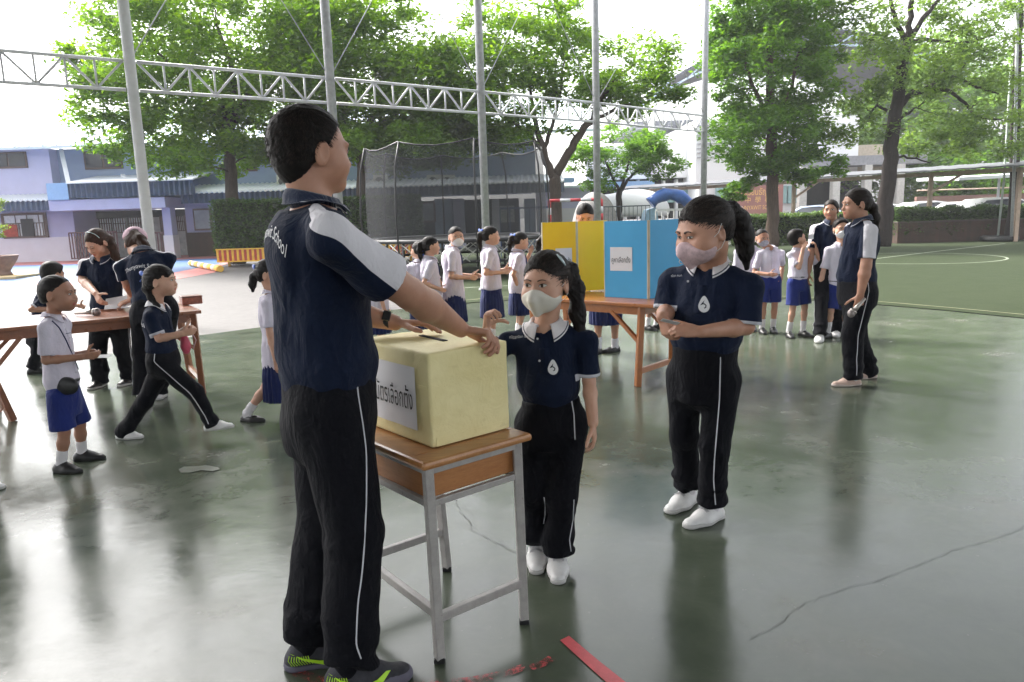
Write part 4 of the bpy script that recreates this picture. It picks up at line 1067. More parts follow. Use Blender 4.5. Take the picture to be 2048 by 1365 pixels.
def school_block():
    x0 = -29; x1 = FX(1172); t = empty('school_building', ((x0+x1)/2, YB+5, 0), 'long two storey lavender and blue school block with dark blue corrugated awnings', 'school building')
    ze = FZ(0, 300); z2 = FZ(0, 412); zb = FZ(0, 478)
    b = lambda name, m, X0, X1, Z0, Z1, Y0=YB, Y1=YB+8, par=t, bev=0: (lambda mb: (mb.box(((X0+X1)/2, (Y0+Y1)/2, (Z0+Z1)/2), (abs(X1-X0), abs(Y1-Y0), abs(Z1-Z0)), bev=bev), mb.build(name, m, par))[1])(MB())
    xa = FX(118); xs = FX(150)
    b('wall', M_LAV, x0, xa, z2, ze); b('wall', M_BLG, xa, x1-2.2, z2, ze, YB+.6, YB+8)
    b('wall', M_PUR, x0, xs, zb, z2); b('wall', M_WHP, x0, xs, -.01, zb, YB-.05, YB+8)
    # upper windows
    for p0, p1, y0, y1 in ((-75, -20, 297, 337), (0, 74, 298, 338), (172, 248, 301, 338), (486, 517, 316, 342), (610, 640, 318, 344)):
        Yw = YB if p1 < 118 else YB+.6; X0, X1 = FX(p0), FX(p1); Z0, Z1 = FZ(p0, y1), min(FZ(p0, y0), ze-.12); w_ = b('window', M_BRN, X0, X1, Z0, Z1, Yw-.06, Yw+.1)
        m_ = (X0+X1)/2
        for a, c in ((X0+.07, m_-.04), (m_+.04, X1-.07)): b('pane', M_GLD, a, c, Z0+.08, Z1-.06, Yw-.075, Yw-.05, w_)
    # roof: pale metal, sloping up and back
    mb = MB(); e = ze; V = [(x0, YB-1.0, e), (x1+.6, YB-1.0, e), (x1+.6, YB+7, e+2.5), (x0, YB+7, e+2.5)]; V2 = [(x, y, z-.12) for x, y, z in V]; mb.add(V+V2, [(0, 1, 2, 3), (7, 6, 5, 4), (0, 4, 5, 1), (1, 5, 6, 2), (2, 6, 7, 3), (3, 7, 4, 0)])
    for i in range(60):
        x = x0+i*.6
        if x < x1: mb.beam((x, YB-1, e+.03), (x, YB+7, e+2.53), .05, .05)
    mb.build('roof', M_PALE, t)
    # awning left: scalloped white lip and blue skirt
    def awning(p0, p1, ytop, ybot, yf, name='awning', side=False, lip=True):
        X0, X1 = FX(p0)*yf/YB, FX(p1)*yf/YB; Zt, Zb = A(p0, ytop, yf)[2], A(p0, ybot, yf)[2]; mb = MB(); corrug(mb, X0, X1, Zb, Zt, yf); a = mb.build(name, M_AWN, t)
        mb = MB(); n = int((X1-X0)/.055); V = []; F = []
        for i in range(n+1):
            x = X0+(X1-X0)*i/n; s = .035*math.sin(2*math.pi*x/.22) if lip else 0; V += [(x, yf-.10, Zt+s), (x, yf-.10, Zt+.06+s), (x, YB+.6, Zt+.45+s), (x, YB+.6, Zt+.39+s)]
        for i in range(n): q = i*4; F += [(q, q+4, q+5, q+1), (q+1, q+5, q+6, q+2), (q+3, q+2, q+6, q+7), (q, q+3, q+7, q+4)]
        mb.add(V, F); mb.build('awning_top', M_AWT, a); return X0, X1, Zt, Zb
    awning(-120, 138, 408, 428, 32.6); X0, X1, Zt, Zb = awning(146, 398, 368, 397, 32.2, lip=False); awning(368, 1130, 388, 408, 32.6)
    mb = MB(); mb.box((X0-.45, 33, (Zt+Zb)/2), (.9, 1.6, Zt-Zb+.1)); mb.build('awning_end', M_PBL, t)
    b('beam', M_PBL, FX(400), x1-.5, FZ(400, 388), FZ(400, 380), YB-.3, YB+.5)
    for p0, q0, p1, q1 in ((122, 300, 138, 372), (245, 352, 262, 366), (358, 346, 366, 366)):
        mb = MB(); mb.beam(A(p0, q0, YB-.1), A(p1, q1, 32.6), .16, .16); mb.build('brace', M_AWT, t)
    # porch
    xp0, xp1 = xs, FX(352); zt = FZ(250, 420)
    b('porch_ceiling', M_PUR, xp0, FX(370), zt, zt+.45, 32.3, YB+.5); b('back_wall', M_CURT, xp0, xp1, 0, zt, YB+2.2, YB+2.4); b('shade_panel', M_DRK, xp0, xp1, zt-.35, zt-.01, YB+1.9, YB+2.15)  # the last slab is near-black, painting shade under the porch ceiling
    b('pillar', M_PUR, FX(350), FX(366), FZ(350, 470), zt, 32.9, 33.4); b('pillar_base', M_WHP, FX(350)-.03, FX(366)+.03, 0, FZ(350, 470), 32.85, 33.45)
    for p0, p1, y0, y1 in ((153, 178, 428, 470), (182, 208, 430, 468), (215, 240, 428, 468), (318, 336, 424, 464)):
        X0, X1 = FX(p0), FX(p1); Z0, Z1 = FZ(p0, y1), FZ(p0, y0); w_ = b('window', simple('bright pane', (.70, .72, .72), .3), X0, X1, Z0, Z1, YB+2.0, YB+2.18)
        mb = MB()
        for k in range(6): x = X0+(X1-X0)*k/5; mb.beam((x, YB+1.97, Z0-.02), (x, YB+1.97, Z1+.02), .035)
        for k in range(3): z = Z0+(Z1-Z0)*k/2; mb.beam((X0, YB+1.95, z), (X1, YB+1.95, z), .035)
        mb.build('grille', M_BRN, w_)
    b('doors', M_BRN, FX(282), FX(300), 0, zt-.3, YB+1.9, YB+2.1); b('doors', M_BRN, FX(338), FX(350), 0, zt-.3, YB+1.7, YB+2.1)
    for p0, p1 in ((152, 246), (308, 350)):
        mb = MB(); X0, X1 = FX(p0), FX(p1); z = FZ(p0, 466)
        mb.beam((X0, YB-.6, z), (X1, YB-.6, z), .06); mb.beam((X0, YB-.6, .12), (X1, YB-.6, .12), .05); k = int((X1-X0)/.12)
        for i in range(k+1): mb.box((X0+(X1-X0)*i/k, YB-.6, z/2+.03), (.06, .02, z-.1))
        mb.build('railing', M_RAIL, t)
    # ground floor window left with things behind the grille
    X0, X1, Z0, Z1 = FX(8), FX(97), FZ(8, 478), FZ(8, 428); w_ = b('window', M_BRN, X0, X1, Z0, Z1, YB-.10, YB+.05); b('pane', simple('bright pane', (.7, .7, .7), .3), X0+.12, X1-.12, Z0+.1, Z1-.1, YB-.13, YB-.09, w_)  # pane coloured white to stand for the lit room inside
    mb = MB()
    for k in range(14): x = X0+.15+(X1-X0-.3)*k/13; mb.beam((x, YB-.16, Z0+.1), (x, YB-.16, Z0+(.65 if k % 4 else Z1-Z0-.1)), .03)
    mb.beam((X0+.1, YB-.16, Z0+.66), (X1-.1, YB-.16, Z0+.66), .04); mb.build('grille', M_BRN, w_)
    b('hanging_cloth', simple('red cloth', (.35, .05, .03), .9, var=.3), X0+.1, X0+.75, Z0+.08, Z0+.62, YB-.24, YB-.20, w_); b('hanging_cloth', M_DRK, X0+.95, X0+1.5, Z0+.08, Z0+.85, YB-.24, YB-.20, w_)
    # ground floor right of the porch
    xr = FX(370); b('wall', M_PUR, xr, FX(430), FZ(380, 466), FZ(380, 405), YB+.2, YB+.5); b('brick_wall', M_BRICK, xr, FX(700), 0, FZ(380, 466), YB+.1, YB+.5); b('wall', M_BLG, FX(430), FX(800), FZ(380, 466), FZ(380, 400), YB+.3, YB+.6)
    for p0, p1, y0, y1 in ((388, 424, 418, 462), (520, 556, 412, 450), (840, 872, 404, 446)):
        X0, X1 = FX(p0), FX(p1); w_ = b('window', M_BRN, X0, X1, FZ(p0, y1), FZ(p0, y0), YB+.05, YB+.25); b('pane', M_GLS, X0+.07, X1-.07, FZ(p0, y1)+.08, FZ(p0, y0)-.08, YB+.02, YB+.06, w_)
    b('shade_panel', M_DRK, FX(800), x1-3, -.01, FZ(900, 400), YB+1.2, YB+1.4); b('wall', M_BLG, FX(870), FX(905), 0, FZ(880, 398), YB+.2, YB+1.2); b('pillar', M_LAV, FX(908), FX(930), 0, FZ(910, 398), YB+.1, YB+.6); b('wall', M_WHP, FX(985), FX(1000), 0, FZ(990, 398), YB+.1, YB+.6)  # first slab is near-black, its colour standing for the shaded depth behind
    b('pillar', M_BLG, FX(1050), FX(1072), 0, FZ(1050, 398), YB, YB+.6); b('poster_board', simple('poster', (.45, .45, .38), .7, var=.5, vs=9), FX(1000), FX(1030), FZ(1000, 446), FZ(1000, 412), YB+.9, YB+1.1)
    b('wall', M_LAV, FX(1074), FX(1180), FZ(1100, 418), FZ(1100, 378), YB-.2, YB+.4); b('wall', M_WHP, FX(1074), FX(1180), 0, FZ(1100, 418), YB-.24, YB+.4); b('parapet', M_PALE, FX(1074)-.1, FX(1180)+.1, FZ(1100, 378), FZ(1100, 374), YB-.4, YB+.6)
    # air conditioners
    for p0 in (560, 752, 858, 886):
        X0 = FX(p0); a = b('air_conditioner', simple('ac white', (.6, .58, .54), .6), X0, X0+.62, FZ(p0, 376), FZ(p0, 350), YB+.1, YB+.5)
        mb = MB(); mb.tube([(X0+.27, YB+.09, FZ(p0, 363)), (X0+.27, YB+.06, FZ(p0, 363))], .19, 16); mb.build('fan', simple('fan grey', (.10, .10, .10), .7), a)
school_block()
M_W2 = simple('bright white cladding', (.80, .80, .80), .6, var=.02, vs=.6); M_TEAL = simple('teal glass', (.30, .48, .48), .12, var=.2, vs=.7); M_SIGN = simple('maroon stone sign', (.30, .12, .10), .6, var=.12, vs=1.5); M_GOLD = simple('gold letters', (.80, .48, .14), .4, var=.05)
def white_hall():
    Y = 43.0; f = lambda px, py: A(px, py, Y); t = empty('white_building', (12, Y+6, 0), 'white hall with horizontal louvre bands and teal windows behind the trees', 'building')
    def b(name, m, p0, p1, y0, y1, Y0=Y, Y1=Y+10, par=t): X0, X1 = f(p0, 400)[0], f(p1, 400)[0]; Z0, Z1 = f((p0+p1)/2, y1)[2], f((p0+p1)/2, y0)[2]; mb = MB(); mb.box(((X0+X1)/2, (Y0+Y1)/2, (Z0+Z1)/2), (X1-X0, Y1-Y0, Z1-Z0)); return mb.build(name, m, par)
    b('wall', M_W2, 1390, 1712, 235, 362); b('wall', M_W2, 1180, 1390, 285, 355, Y+2, Y+11); b('wall', simple('white plinth', (.75, .75, .76), .7), 1400, 1598, 408, 462, Y+.2)
    for k in range(8): b('louvre', simple('louvre grey', (.42, .42, .44), .6), 1392, 1500, 250+k*9, 252+k*9, Y-.12, Y)
    b('wall', M_DRK, 1180, 1400, 352, 440, Y+3, Y+4)
    for k in range(6): b('window', M_TEAL, 1240+k*27, 1262+k*27, 372, 404, Y+2.6, Y+2.9)
    for k in range(6): b('mullion', M_W2, 1262+k*27, 1267+k*27, 355, 440, Y+2.4, Y+2.9)
    b('spandrel', M_PBL, 1190, 1316, 362, 374, Y+1, Y+2.9)
    for p0, p1 in ((1432, 1446), (1448, 1460), (1556, 1572), (1576, 1594)): w_ = b('window', M_TEAL, p0, p1, 372, 407, Y-.05, Y+.15)
    b('wall', M_W2, 1398, 1466, 362, 462, Y+.15, Y+3); b('wall', M_W2, 1550, 1602, 362, 462, Y+.15, Y+3)
    b('wall', simple('tan plaster', (.45, .38, .30), .8), 1712, 1760, 290, 345)
white_hall()
def sign_wall():
    Y = 40.0; f = lambda px, py: A(px, py, Y); a = f(1466, 372); c = f(1556, 427); t = empty('sign_wall', ((a[0]+c[0])/2+.4, Y, 0), 'maroon wall sign with gold Thai, Chinese and English lettering of the school name', 'sign')
    X0, X1 = a[0], f(1566, 400)[0]; mb = MB(); mb.box(((X0+X1)/2, Y+.15, (a[2])/2), (X1-X0, .3, a[2])); mb.build('panel', M_SIGN, t)
    w_ = X1-X0; z = lambda py: f(1510, py)[2]
    for s, py, sz, st in (('โรงเรียนธัญวิทย์', 385, .46, .74), ('中  學  校', 401, .34, 1.0), ('THUNYAWIT SCHOOL', 416, .30, .74)):
        decal('lettering', text_mesh(s, sz), V3((X0+X1)/2, Y-.012, z(py)), (1, 0, 0), (0, 0, 1), t, M_GOLD, stretch=(st, 1.05))
sign_wall()
def arched_roof():
    Y0, Y1 = 48, 62; t = empty('arched_canopy', (20, 52, 0), 'large dark arched sports canopy on white tubular columns behind the trees', 'canopy'); cx, hw, zt, rise = 19.5, 11.5, 7.8, 4.2; mb = MB(); V = []; F = []; n = 28
    for i in range(n+1):
        u = -1+2*i/n; x = cx+hw*u; z = zt+rise*(1-u*u)
        for y in (Y0, Y1): V += [(x, y, z), (x, y, z+.12)]
    for i in range(n): a = i*4; F += [(a, a+2, a+6, a+4), (a+1, a+5, a+7, a+3), (a, a+4, a+5, a+1), (a+2, a+3, a+7, a+6)]
    mb.add(V, F); mb.build('roof_sheet', simple('dark roof underside', (.10, .11, .14), .6), t)
    mb = MB(); pts = [(cx+hw*u, Y0-.05, zt+rise*(1-u*u)-.9+.6*abs(u)) for u in np.linspace(-1, 1, 21)]; top = [(cx+hw*u, Y0-.05, zt+rise*(1-u*u)) for u in np.linspace(-1, 1, 21)]
    mb.tube(pts, .07, 6)
    for i in range(20): mb.tube([pts[i], top[i+(i % 2)]], .05, 5)
    mb.build('arch_truss', simple('blue white steel', (.45, .55, .68), .5), t)
    for x in (cx-hw+1.2, cx+hw-1.2):
        mb = MB(); mb.tube([(x, Y0, 0), (x, Y0, zt-.4)], .22, 12)
        for dx in (-1.6, -.6, .6, 1.6): mb.tube([(x, Y0, zt-.6), (x+dx, Y0, zt+1.0-abs(dx)*.1)], .07, 6)
        mb.build('column', M_W2, t)
    mb = MB()
    for k in range(9): mb.box((cx, Y0+1+k*1.4, 6.9-.0*k), (2*hw-.4, .25, .3))
    mb.build('cross_beam', simple('grey beam', (.20, .21, .24), .6), t)
arched_roof()
M_BEIGE = simple('beige painted steel', (.48, .36, .27), .6)
def walkway():
    a = V3(5.7, 38.7, 0); b = V3(19.5, 23.0, 0); t = empty('covered_walkway', tuple((a+b)/2), 'long covered walkway with grey ribbed roof on slim beige posts behind the hedge', 'walkway'); d = unit(b-a); s = V3(d[1], -d[0], 0); L = np.linalg.norm(b-a)
    mb = MB(); z0, z1 = 2.54, 2.74; V = []; F = []; n = 90
    for i in range(n+1):
        p = a+d*L*i/n; w = .010*math.sin(i*2.2); V += [p-s*-.9+V3(0, 0, z0+w), p-s*1.1+V3(0, 0, z1+w), p-s*1.1+V3(0, 0, z1-.05+w), p+s*.9+V3(0, 0, z0-.05+w)]
    for i in range(n): q = i*4; F += [(q, q+4, q+5, q+1), (q+3, q+2, q+6, q+7), (q, q+3, q+7, q+4), (q+1, q+5, q+6, q+2)]
    mb.add(V, F); mb.build('roof', simple('ribbed grey roof', (.10, .105, .115), .5, var=.15, vs=4), t)
    for px in (1310, 1592, 1866, 2040):
        for tt in np.linspace(0, 1, 400):
            p = a+d*L*tt; q = A(px, 400, p[1])
            if abs(q[0]-p[0]) < .12: break
        mb = MB(); mb.beam(p, p+V3(0, 0, 2.45), .13); po = mb.build('post', M_BEIGE, t); mb = MB(); mb.beam(p+V3(0, 0, 1.75), p+d*1.15+V3(0, 0, 2.45), .08); mb.build('brace', M_BEIGE, po)
    mb = MB(); mb.beam(a+V3(0, 0, 2.42), b+V3(0, 0, 2.42), .10, .14); mb.build('beam', M_BEIGE, t)
walkway()
def dark_garage():
    Y = 41; t = empty('open_garage', (18, Y+4, 0), 'dark open fronted garage with pale columns seen past the tree trunk', 'garage'); f = lambda px, py: A(px, py, Y)
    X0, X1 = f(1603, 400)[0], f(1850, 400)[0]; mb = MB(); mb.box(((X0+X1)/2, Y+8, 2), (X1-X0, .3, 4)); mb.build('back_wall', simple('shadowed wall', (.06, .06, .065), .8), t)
    mb = MB(); mb.box(((X0+X1)/2, Y+4, 3.75), (X1-X0, 8, .5)); mb.build('roof', simple('garage roof', (.25, .25, .27), .7), t)
    for px in (1606, 1672, 1735, 1800): x = f(px, 400)[0]; mb = MB(); mb.box((x, Y+.2, 1.75), (.4, .4, 3.5)); mb.build('column', simple('pale column', (.5, .48, .45), .7), t)
dark_garage()
# small canopy right, brick walls, hedges
def slim_canopy():
    Y = 29; a = A(1918, 355, Y); b = A(2120, 344, Y); t = empty('flat_canopy', ((a[0]+b[0])/2, Y+1, 0), 'thin white flat canopy on one slim post beside the dark trunk', 'canopy'); mb = MB(); V = [a, b, b+V3(0, 3, .1), a+V3(0, 3, .1)]; V += [p-V3(0, 0, .12) for p in V]; mb.add(V, [(0, 1, 2, 3), (7, 6, 5, 4), (0, 4, 5, 1), (3, 2, 6, 7), (0, 3, 7, 4), (1, 5, 6, 2)]); mb.build('canopy_top', M_AWT, t)
    x = (a[0]+b[0])/2; mb = MB(); mb.tube([(x+.6, Y+1.5, 0), (x+.6, Y+1.5, a[2])], .05, 8); mb.build('post', M_POLEW, t)
slim_canopy()
# ================================================================ leaves, trees, hedges
def leaf_mat(name, c1, c2, trans=.45):
    n = NT(name); r = n.attr('rnd'); col = n.ramp(r, [(0, c1), (.6, c2), (1, tuple(min(1, x*1.45) for x in c2))])
    n.set(col=col, rough=.5, spec=.35); tr = n.n('ShaderNodeBsdfTranslucent'); hs_ = n.n('ShaderNodeHueSaturation', Hue=.485, Saturation=1.15, Value=1.5); n.l(col, hs_.inputs['Color']); n.l(hs_.outputs[0], tr.inputs[0])
    mx = n.n('ShaderNodeMixShader'); mx.inputs[0].default_value = trans; n.l(n.b.outputs[0], mx.inputs[1]); n.l(tr.outputs[0], mx.inputs[2]); n.l(mx.outputs[0], n.out.inputs[0]); return n.m
LF1 = leaf_mat('rain tree leaves', (.044, .108, .018), (.120, .225, .032), .62); LF2 = leaf_mat('dense leaves', (.036, .100, .018), (.100, .21, .034), .58); LF3 = leaf_mat('sparse light leaves', (.05, .10, .025), (.12, .20, .045), .58); LF4 = leaf_mat('hedge leaves', (.015, .045, .010), (.050, .105, .018), .25); LF5 = leaf_mat('far leaves', (.07, .14, .04), (.16, .28, .07), .55)
def bark_mat(name, c):
    n = NT(name); f = n.noise(9, 6, .7, sc3=(3, 3, .5)); n.set(col=n.ramp(f, [(.3, tuple(x*.45 for x in c)), (.7, c)]), rough=.9, spec=.2); n.bump(f, .8, .03); return n.m
BK1 = bark_mat('grey brown bark', (.10, .075, .06)); BK2 = bark_mat('dark bark', (.045, .035, .032)); BK3 = bark_mat('brown bark', (.12, .085, .065))
def leaves_mesh(name, C, R, per, size, rng, flat=.55, mat=None, parent=None, droop=.0):
    """C (K,3) clump centres, R (K,) radii; many small leaf faces through each clump"""
    K = len(C); n = K*per; c = np.repeat(C, per, 0); r = np.repeat(R, per)[:, None]
    d = rng.normal(size=(n, 3)); d /= np.linalg.norm(d, axis=1, keepdims=True); rad_ = rng.random((n, 1))**.5
    p = c+d*rad_*r*np.array([1, 1, flat]); p[:, 2] -= droop*(rad_[:, 0]*r[:, 0])**2
    a = rng.normal(size=(n, 3))*np.array([1, 1, .45]); a /= np.linalg.norm(a, axis=1, keepdims=True); nz = rng.normal(size=(n, 3))*.6+np.array([0, 0, 1]); b = np.cross(nz, a); b /= np.maximum(1e-6, np.linalg.norm(b, axis=1, keepdims=True))
    s = size*rng.uniform(.6, 1.35, (n, 1)); V = np.stack([p-a*s, p+b*s*.42, p+a*s, p-b*s*.42], 1).reshape(-1, 3)
    F = np.arange(n*4).reshape(-1, 4); crn = np.repeat(np.repeat(rng.random(K)*.5, per), 4)+np.repeat(rng.random(n)*.5, 4)
    me = mesh_np(name, V, F, mat, dict(rnd=crn), smooth=False); return world_part(name, me, parent)
def clumps(ells, rng):
    C = []; R = []
    for c, r, n, rr in ells:
        for _ in range(n):
            d = rng.normal(size=3); d /= np.linalg.norm(d); u = rng.uniform(.35, 1)**.6; C.append(np.array(c)+d*np.array(r)*u); R.append(rr*rng.uniform(.65, 1.25))
    return np.array(C), np.array(R)
def tree(label, trunk, ells, leafm, bark, per=110, size=.11, seed=1, flat=.55, name='tree', limbs=(), droop=0, group=None, brr=.035, cat='tree'):
    """trunk / limbs: lists of (x, y, z, r) skeleton paths; ells: crown volumes (centre, radii, clumps, clump radius)"""
    rng = np.random.default_rng(seed); b = trunk[0]; t = empty(name, (b[0], b[1], 0), label, cat, group); mb = MB()
    def smooth(path):
        P = np.array(path, float); n = max(6, len(P)*4); s = np.linspace(0, len(P)-1, n); Q = np.stack([np.interp(s, range(len(P)), P[:, i]) for i in range(4)], 1)
        Q2 = Q.copy(); Q2[1:-1] = (Q[:-2]+2*Q[1:-1]+Q[2:])/4; Q2[1:-1] = (Q2[:-2]+2*Q2[1:-1]+Q2[2:])/4; Q2[1:-1, :3] += rng.normal(0, .02, (n-2, 3)); return Q2
    nodes = []
    for path in [trunk]+list(limbs):
        Q = smooth(path); mb.tube(Q[:, :3], Q[:, 3], 10 if path is trunk else 8)
        k0 = len(Q)//3 if path is trunk else 0; nodes += [(q[:3], q[3]) for q in Q[k0:]]
    C, R = clumps(ells, rng)
    if len(C):
        N = np.array([q[0] for q in nodes]); NR = np.array([q[1] for q in nodes]); order = np.argsort(np.linalg.norm(C-np.array([b[0], b[1], trunk[-1][2]*.7]), axis=1))
        for i in order:
            c = C[i]; dd = np.linalg.norm(N-c, axis=1)+np.maximum(0, N[:, 2]-c[2])*.8; j = np.argmin(dd); a = N[j]; r0 = min(NR[j]*.7, brr+.008*dd[j]); L = np.linalg.norm(c-a)
            mid = (a+c)/2+rng.normal(0, .08, 3)*L+np.array([0, 0, .08*L]); path = [(*a, r0), (*mid, r0*.6), (*c, max(.008, r0*.3))]; Q = smooth(path)[::2]; mb.tube(Q[:, :3], Q[:, 3], 5, caps=False)
            N = np.vstack([N, Q[2:, :3]]); NR = np.concatenate([NR, Q[2:, 3]])
    mb.build('trunk', bark, t)
    if len(C): leaves_mesh('crown', C, R, per, size, rng, flat, leafm, t, droop)
    return t
def T(px, py, Y, r): p = A(px, py, Y); return (p[0], p[1], p[2], r)
def TB(px, Y, r): p = A(px, 400, Y); return (p[0], p[1], 0, r)
def EL(px, py, Y, rx, rz, n, rr, ry=None): return (A(px, py, Y), (rx, ry or rx*.85, rz), n, rr)
Y = 27
tree('broad leafy tree behind the clipped box hedge, crown spreading over the school block', [TB(466, Y, .26), T(463, 385, Y, .22), T(462, 330, Y, .20), T(455, 270, Y, .18), T(452, 180, Y, .14)],
     [EL(420, 120, Y, 4.9, 2.8, 190, .8), EL(330, 220, Y, 3.1, 2.0, 90, .7), EL(560, 210, Y, 2.8, 2.1, 95, .75), EL(450, 10, Y, 4.6, 2.2, 100, .8), EL(240, 270, Y, 1.4, 1.0, 24, .5), EL(420, 310, Y, 3.0, .7, 40, .55), EL(200, 120, Y, 1.2, 1.4, 16, .55)], LF1, BK1, per=115, size=.105, seed=2,
     limbs=[[T(462, 300, Y, .13), T(430, 230, Y, .11), T(370, 160, Y-.8, .07), T(300, 90, Y-1, .04)], [T(460, 260, Y, .14), T(500, 180, Y, .12), T(540, 110, Y+.5, .09), T(580, 60, Y+1, .05)], [T(460, 250, Y, .12), T(470, 150, Y-1, .09), T(430, 40, Y-2, .05)]])
Y = 26
tree('dark green tree behind the trampoline, left of the twisted one', [TB(728, Y, .20), T(724, 400, Y, .17), T(722, 330, Y, .16), T(735, 260, Y, .13), T(760, 190, Y, .10)],
     [EL(760, 160, Y, 3.3, 2.3, 140, .75), EL(680, 110, Y, 2.6, 2.1, 80, .75), EL(880, 190, Y, 2.2, 1.8, 80, .65), EL(820, 290, Y, 2.7, .9, 110, .55), EL(960, 270, Y, 1.3, .7, 34, .5), EL(900, 240, Y, 1.6, .9, 40, .55), EL(690, 270, Y, 2.0, 1.1, 45, .6), EL(690, 20, Y, 2.6, 1.0, 30, .7)], LF1, BK1, per=115, size=.10, seed=5,
     limbs=[[T(722, 320, Y, .11), T(690, 240, Y, .09), T(660, 150, Y, .05)], [T(730, 280, Y, .11), T(790, 230, Y, .09), T(860, 170, Y+.5, .05)]])
Y = 25
tree('twisted tree with several bare limbs behind the yellow booth', [TB(1110, Y, .22), T(1112, 420, Y, .18), T(1110, 370, Y, .20), T(1108, 345, Y, .17)],
     [EL(1060, 100, Y, 2.4, 1.4, 60, .6), EL(1190, 130, Y, 2.7, 1.4, 75, .6), EL(1010, 210, Y, 1.9, 1.1, 42, .55), EL(1270, 180, Y, 1.7, .9, 40, .5), EL(960, 130, Y, 1.7, 1.3, 40, .6), EL(1040, 20, Y, 2.6, .5, 16, .5), EL(1060, 280, Y, 1.5, .5, 14, .4)], LF1, BK1, per=100, size=.09, seed=8,
     limbs=[[T(1108, 355, Y, .14), T(1085, 305, Y, .13), T(1072, 250, Y, .08), T(1060, 180, Y, .05), T(1050, 110, Y, .03)], [T(1085, 300, Y, .09), T(1050, 260, Y, .07), T(1010, 235, Y, .05), T(970, 200, Y, .03)], [T(1085, 300, Y, .08), T(1105, 255, Y, .06), T(1120, 190, Y, .04), T(1130, 120, Y, .02)],
            [T(1112, 350, Y, .15), T(1140, 300, Y, .13), T(1165, 262, Y, .12), T(1190, 235, Y, .11), T(1205, 190, Y, .08), T(1240, 150, Y, .05), T(1280, 120, Y, .02)], [T(1190, 240, Y, .07), T(1240, 215, Y, .05), T(1290, 195, Y, .02)]])
Y = 31
tree('small airy tree with fanned branches above the white tents', [TB(1236, Y, .16), T(1238, 410, Y, .13), T(1240, 380, Y, .12)],
     [EL(1250, 300, Y, 2.1, 1.0, 60, .5), EL(1320, 325, Y, 1.0, .7, 26, .42), EL(1200, 360, Y, .9, .5, 10, .4), EL(1180, 310, Y, 1.0, .9, 12, .45)], LF2, BK2, per=90, size=.09, seed=11,
     limbs=[[T(1240, 385, Y, .07), T(1262, 350, Y, .05), T(1300, 330, Y, .03)], [T(1240, 385, Y, .07), T(1252, 345, Y, .05), T(1262, 300, Y, .03)], [T(1240, 385, Y, .07), T(1222, 350, Y, .05), T(1205, 310, Y, .03)]])
Y = 25
tree('tall dense oval tree in front of the maroon sign', [TB(1545, Y, .22), T(1546, 400, Y, .20), T(1542, 290, Y, .18), T(1538, 150, Y, .13), T(1545, 10, Y, .09)],
     [EL(1550, 130, Y, 2.25, 2.4, 170, .55), EL(1530, 275, Y, 1.9, 1.2, 85, .5), EL(1560, 10, Y, 2.2, 1.6, 90, .55), EL(1610, 335, Y, 1.3, .45, 24, .35), EL(1490, 340, Y, .6, .7, 10, .33), EL(1475, 385, Y, .35, .35, 5, .3), EL(1440, 110, Y, .5, 1.4, 12, .4)], LF2, BK3, per=130, size=.085, seed=13,
     limbs=[[T(1542, 280, Y, .09), T(1575, 200, Y, .07), T(1600, 100, Y, .04)], [T(1540, 250, Y, .08), T(1500, 160, Y, .06), T(1480, 60, Y, .03)]])
Y = 25
tree('sparse tree with a thick leaning trunk and long arching limbs', [TB(1768, Y, .30), T(1772, 420, Y, .26), T(1778, 330, Y, .24), T(1786, 260, Y, .22), T(1796, 190, Y, .19), T(1806, 120, Y, .17), T(1813, 84, Y, .15)],
     [EL(1720, 130, Y, 1.9, 1.2, 44, .5), EL(1870, 70, Y, 2.6, 1.4, 50, .55), EL(1930, 160, Y, 2.2, 1.1, 54, .55), EL(1700, 240, Y, 1.3, .9, 28, .5), EL(1860, 270, Y, 1.7, .9, 30, .55), EL(1950, 20, Y, 2.0, 1.1, 30, .55), EL(1990, 270, Y, 1.4, .9, 28, .55), EL(1720, 40, Y, 1.5, .9, 18, .45)], LF3, BK2, per=70, size=.085, seed=17,
     limbs=[[T(1812, 90, Y, .10), T(1790, 40, Y, .07), T(1775, -20, Y, .05)], [T(1813, 86, Y, .11), T(1822, 40, Y, .09), T(1824, -20, Y, .07)], [T(1813, 88, Y, .11), T(1840, 45, Y, .08), T(1885, -10, Y, .05)],
            [T(1815, 84, Y, .08), T(1860, 80, Y, .06), T(1930, 88, Y, .035), T(1990, 70, Y, .02)], [T(1794, 218, Y, .12), T(1820, 190, Y, .09), T(1860, 178, Y, .075), T(1900, 182, Y, .06), T(1930, 205, Y, .05), T(1950, 235, Y, .035), T(2000, 240, Y, .02)],
            [T(1850, 178, Y, .06), T(1880, 158, Y, .055), T(1920, 152, Y, .05), T(1965, 180, Y, .04), T(2010, 190, Y, .02)], [T(1790, 245, Y, .05), T(1820, 225, Y, .04), T(1850, 205, Y, .02)], [T(1775, 222, Y, .05), T(1750, 210, Y, .04), T(1735, 245, Y, .025), T(1715, 255, Y, .01)], [T(1782, 318, Y, .05), T(1810, 312, Y, .035), T(1860, 326, Y, .02)], [T(1812, 100, Y, .05), T(1780, 95, Y, .04), T(1740, 80, Y, .02)]])
Y = 26
tree('slim black trunked tree at the right edge', [TB(2026, Y, .17), T(2028, 400, Y, .16), T(2030, 250, Y, .14), T(2036, 100, Y, .12), T(2042, -20, Y, .10)], [EL(2070, 60, Y, 1.5, 1.3, 14, .5), EL(2060, 240, Y, 1.0, .7, 8, .4)], LF3, BK2, per=70, size=.085, seed=19)
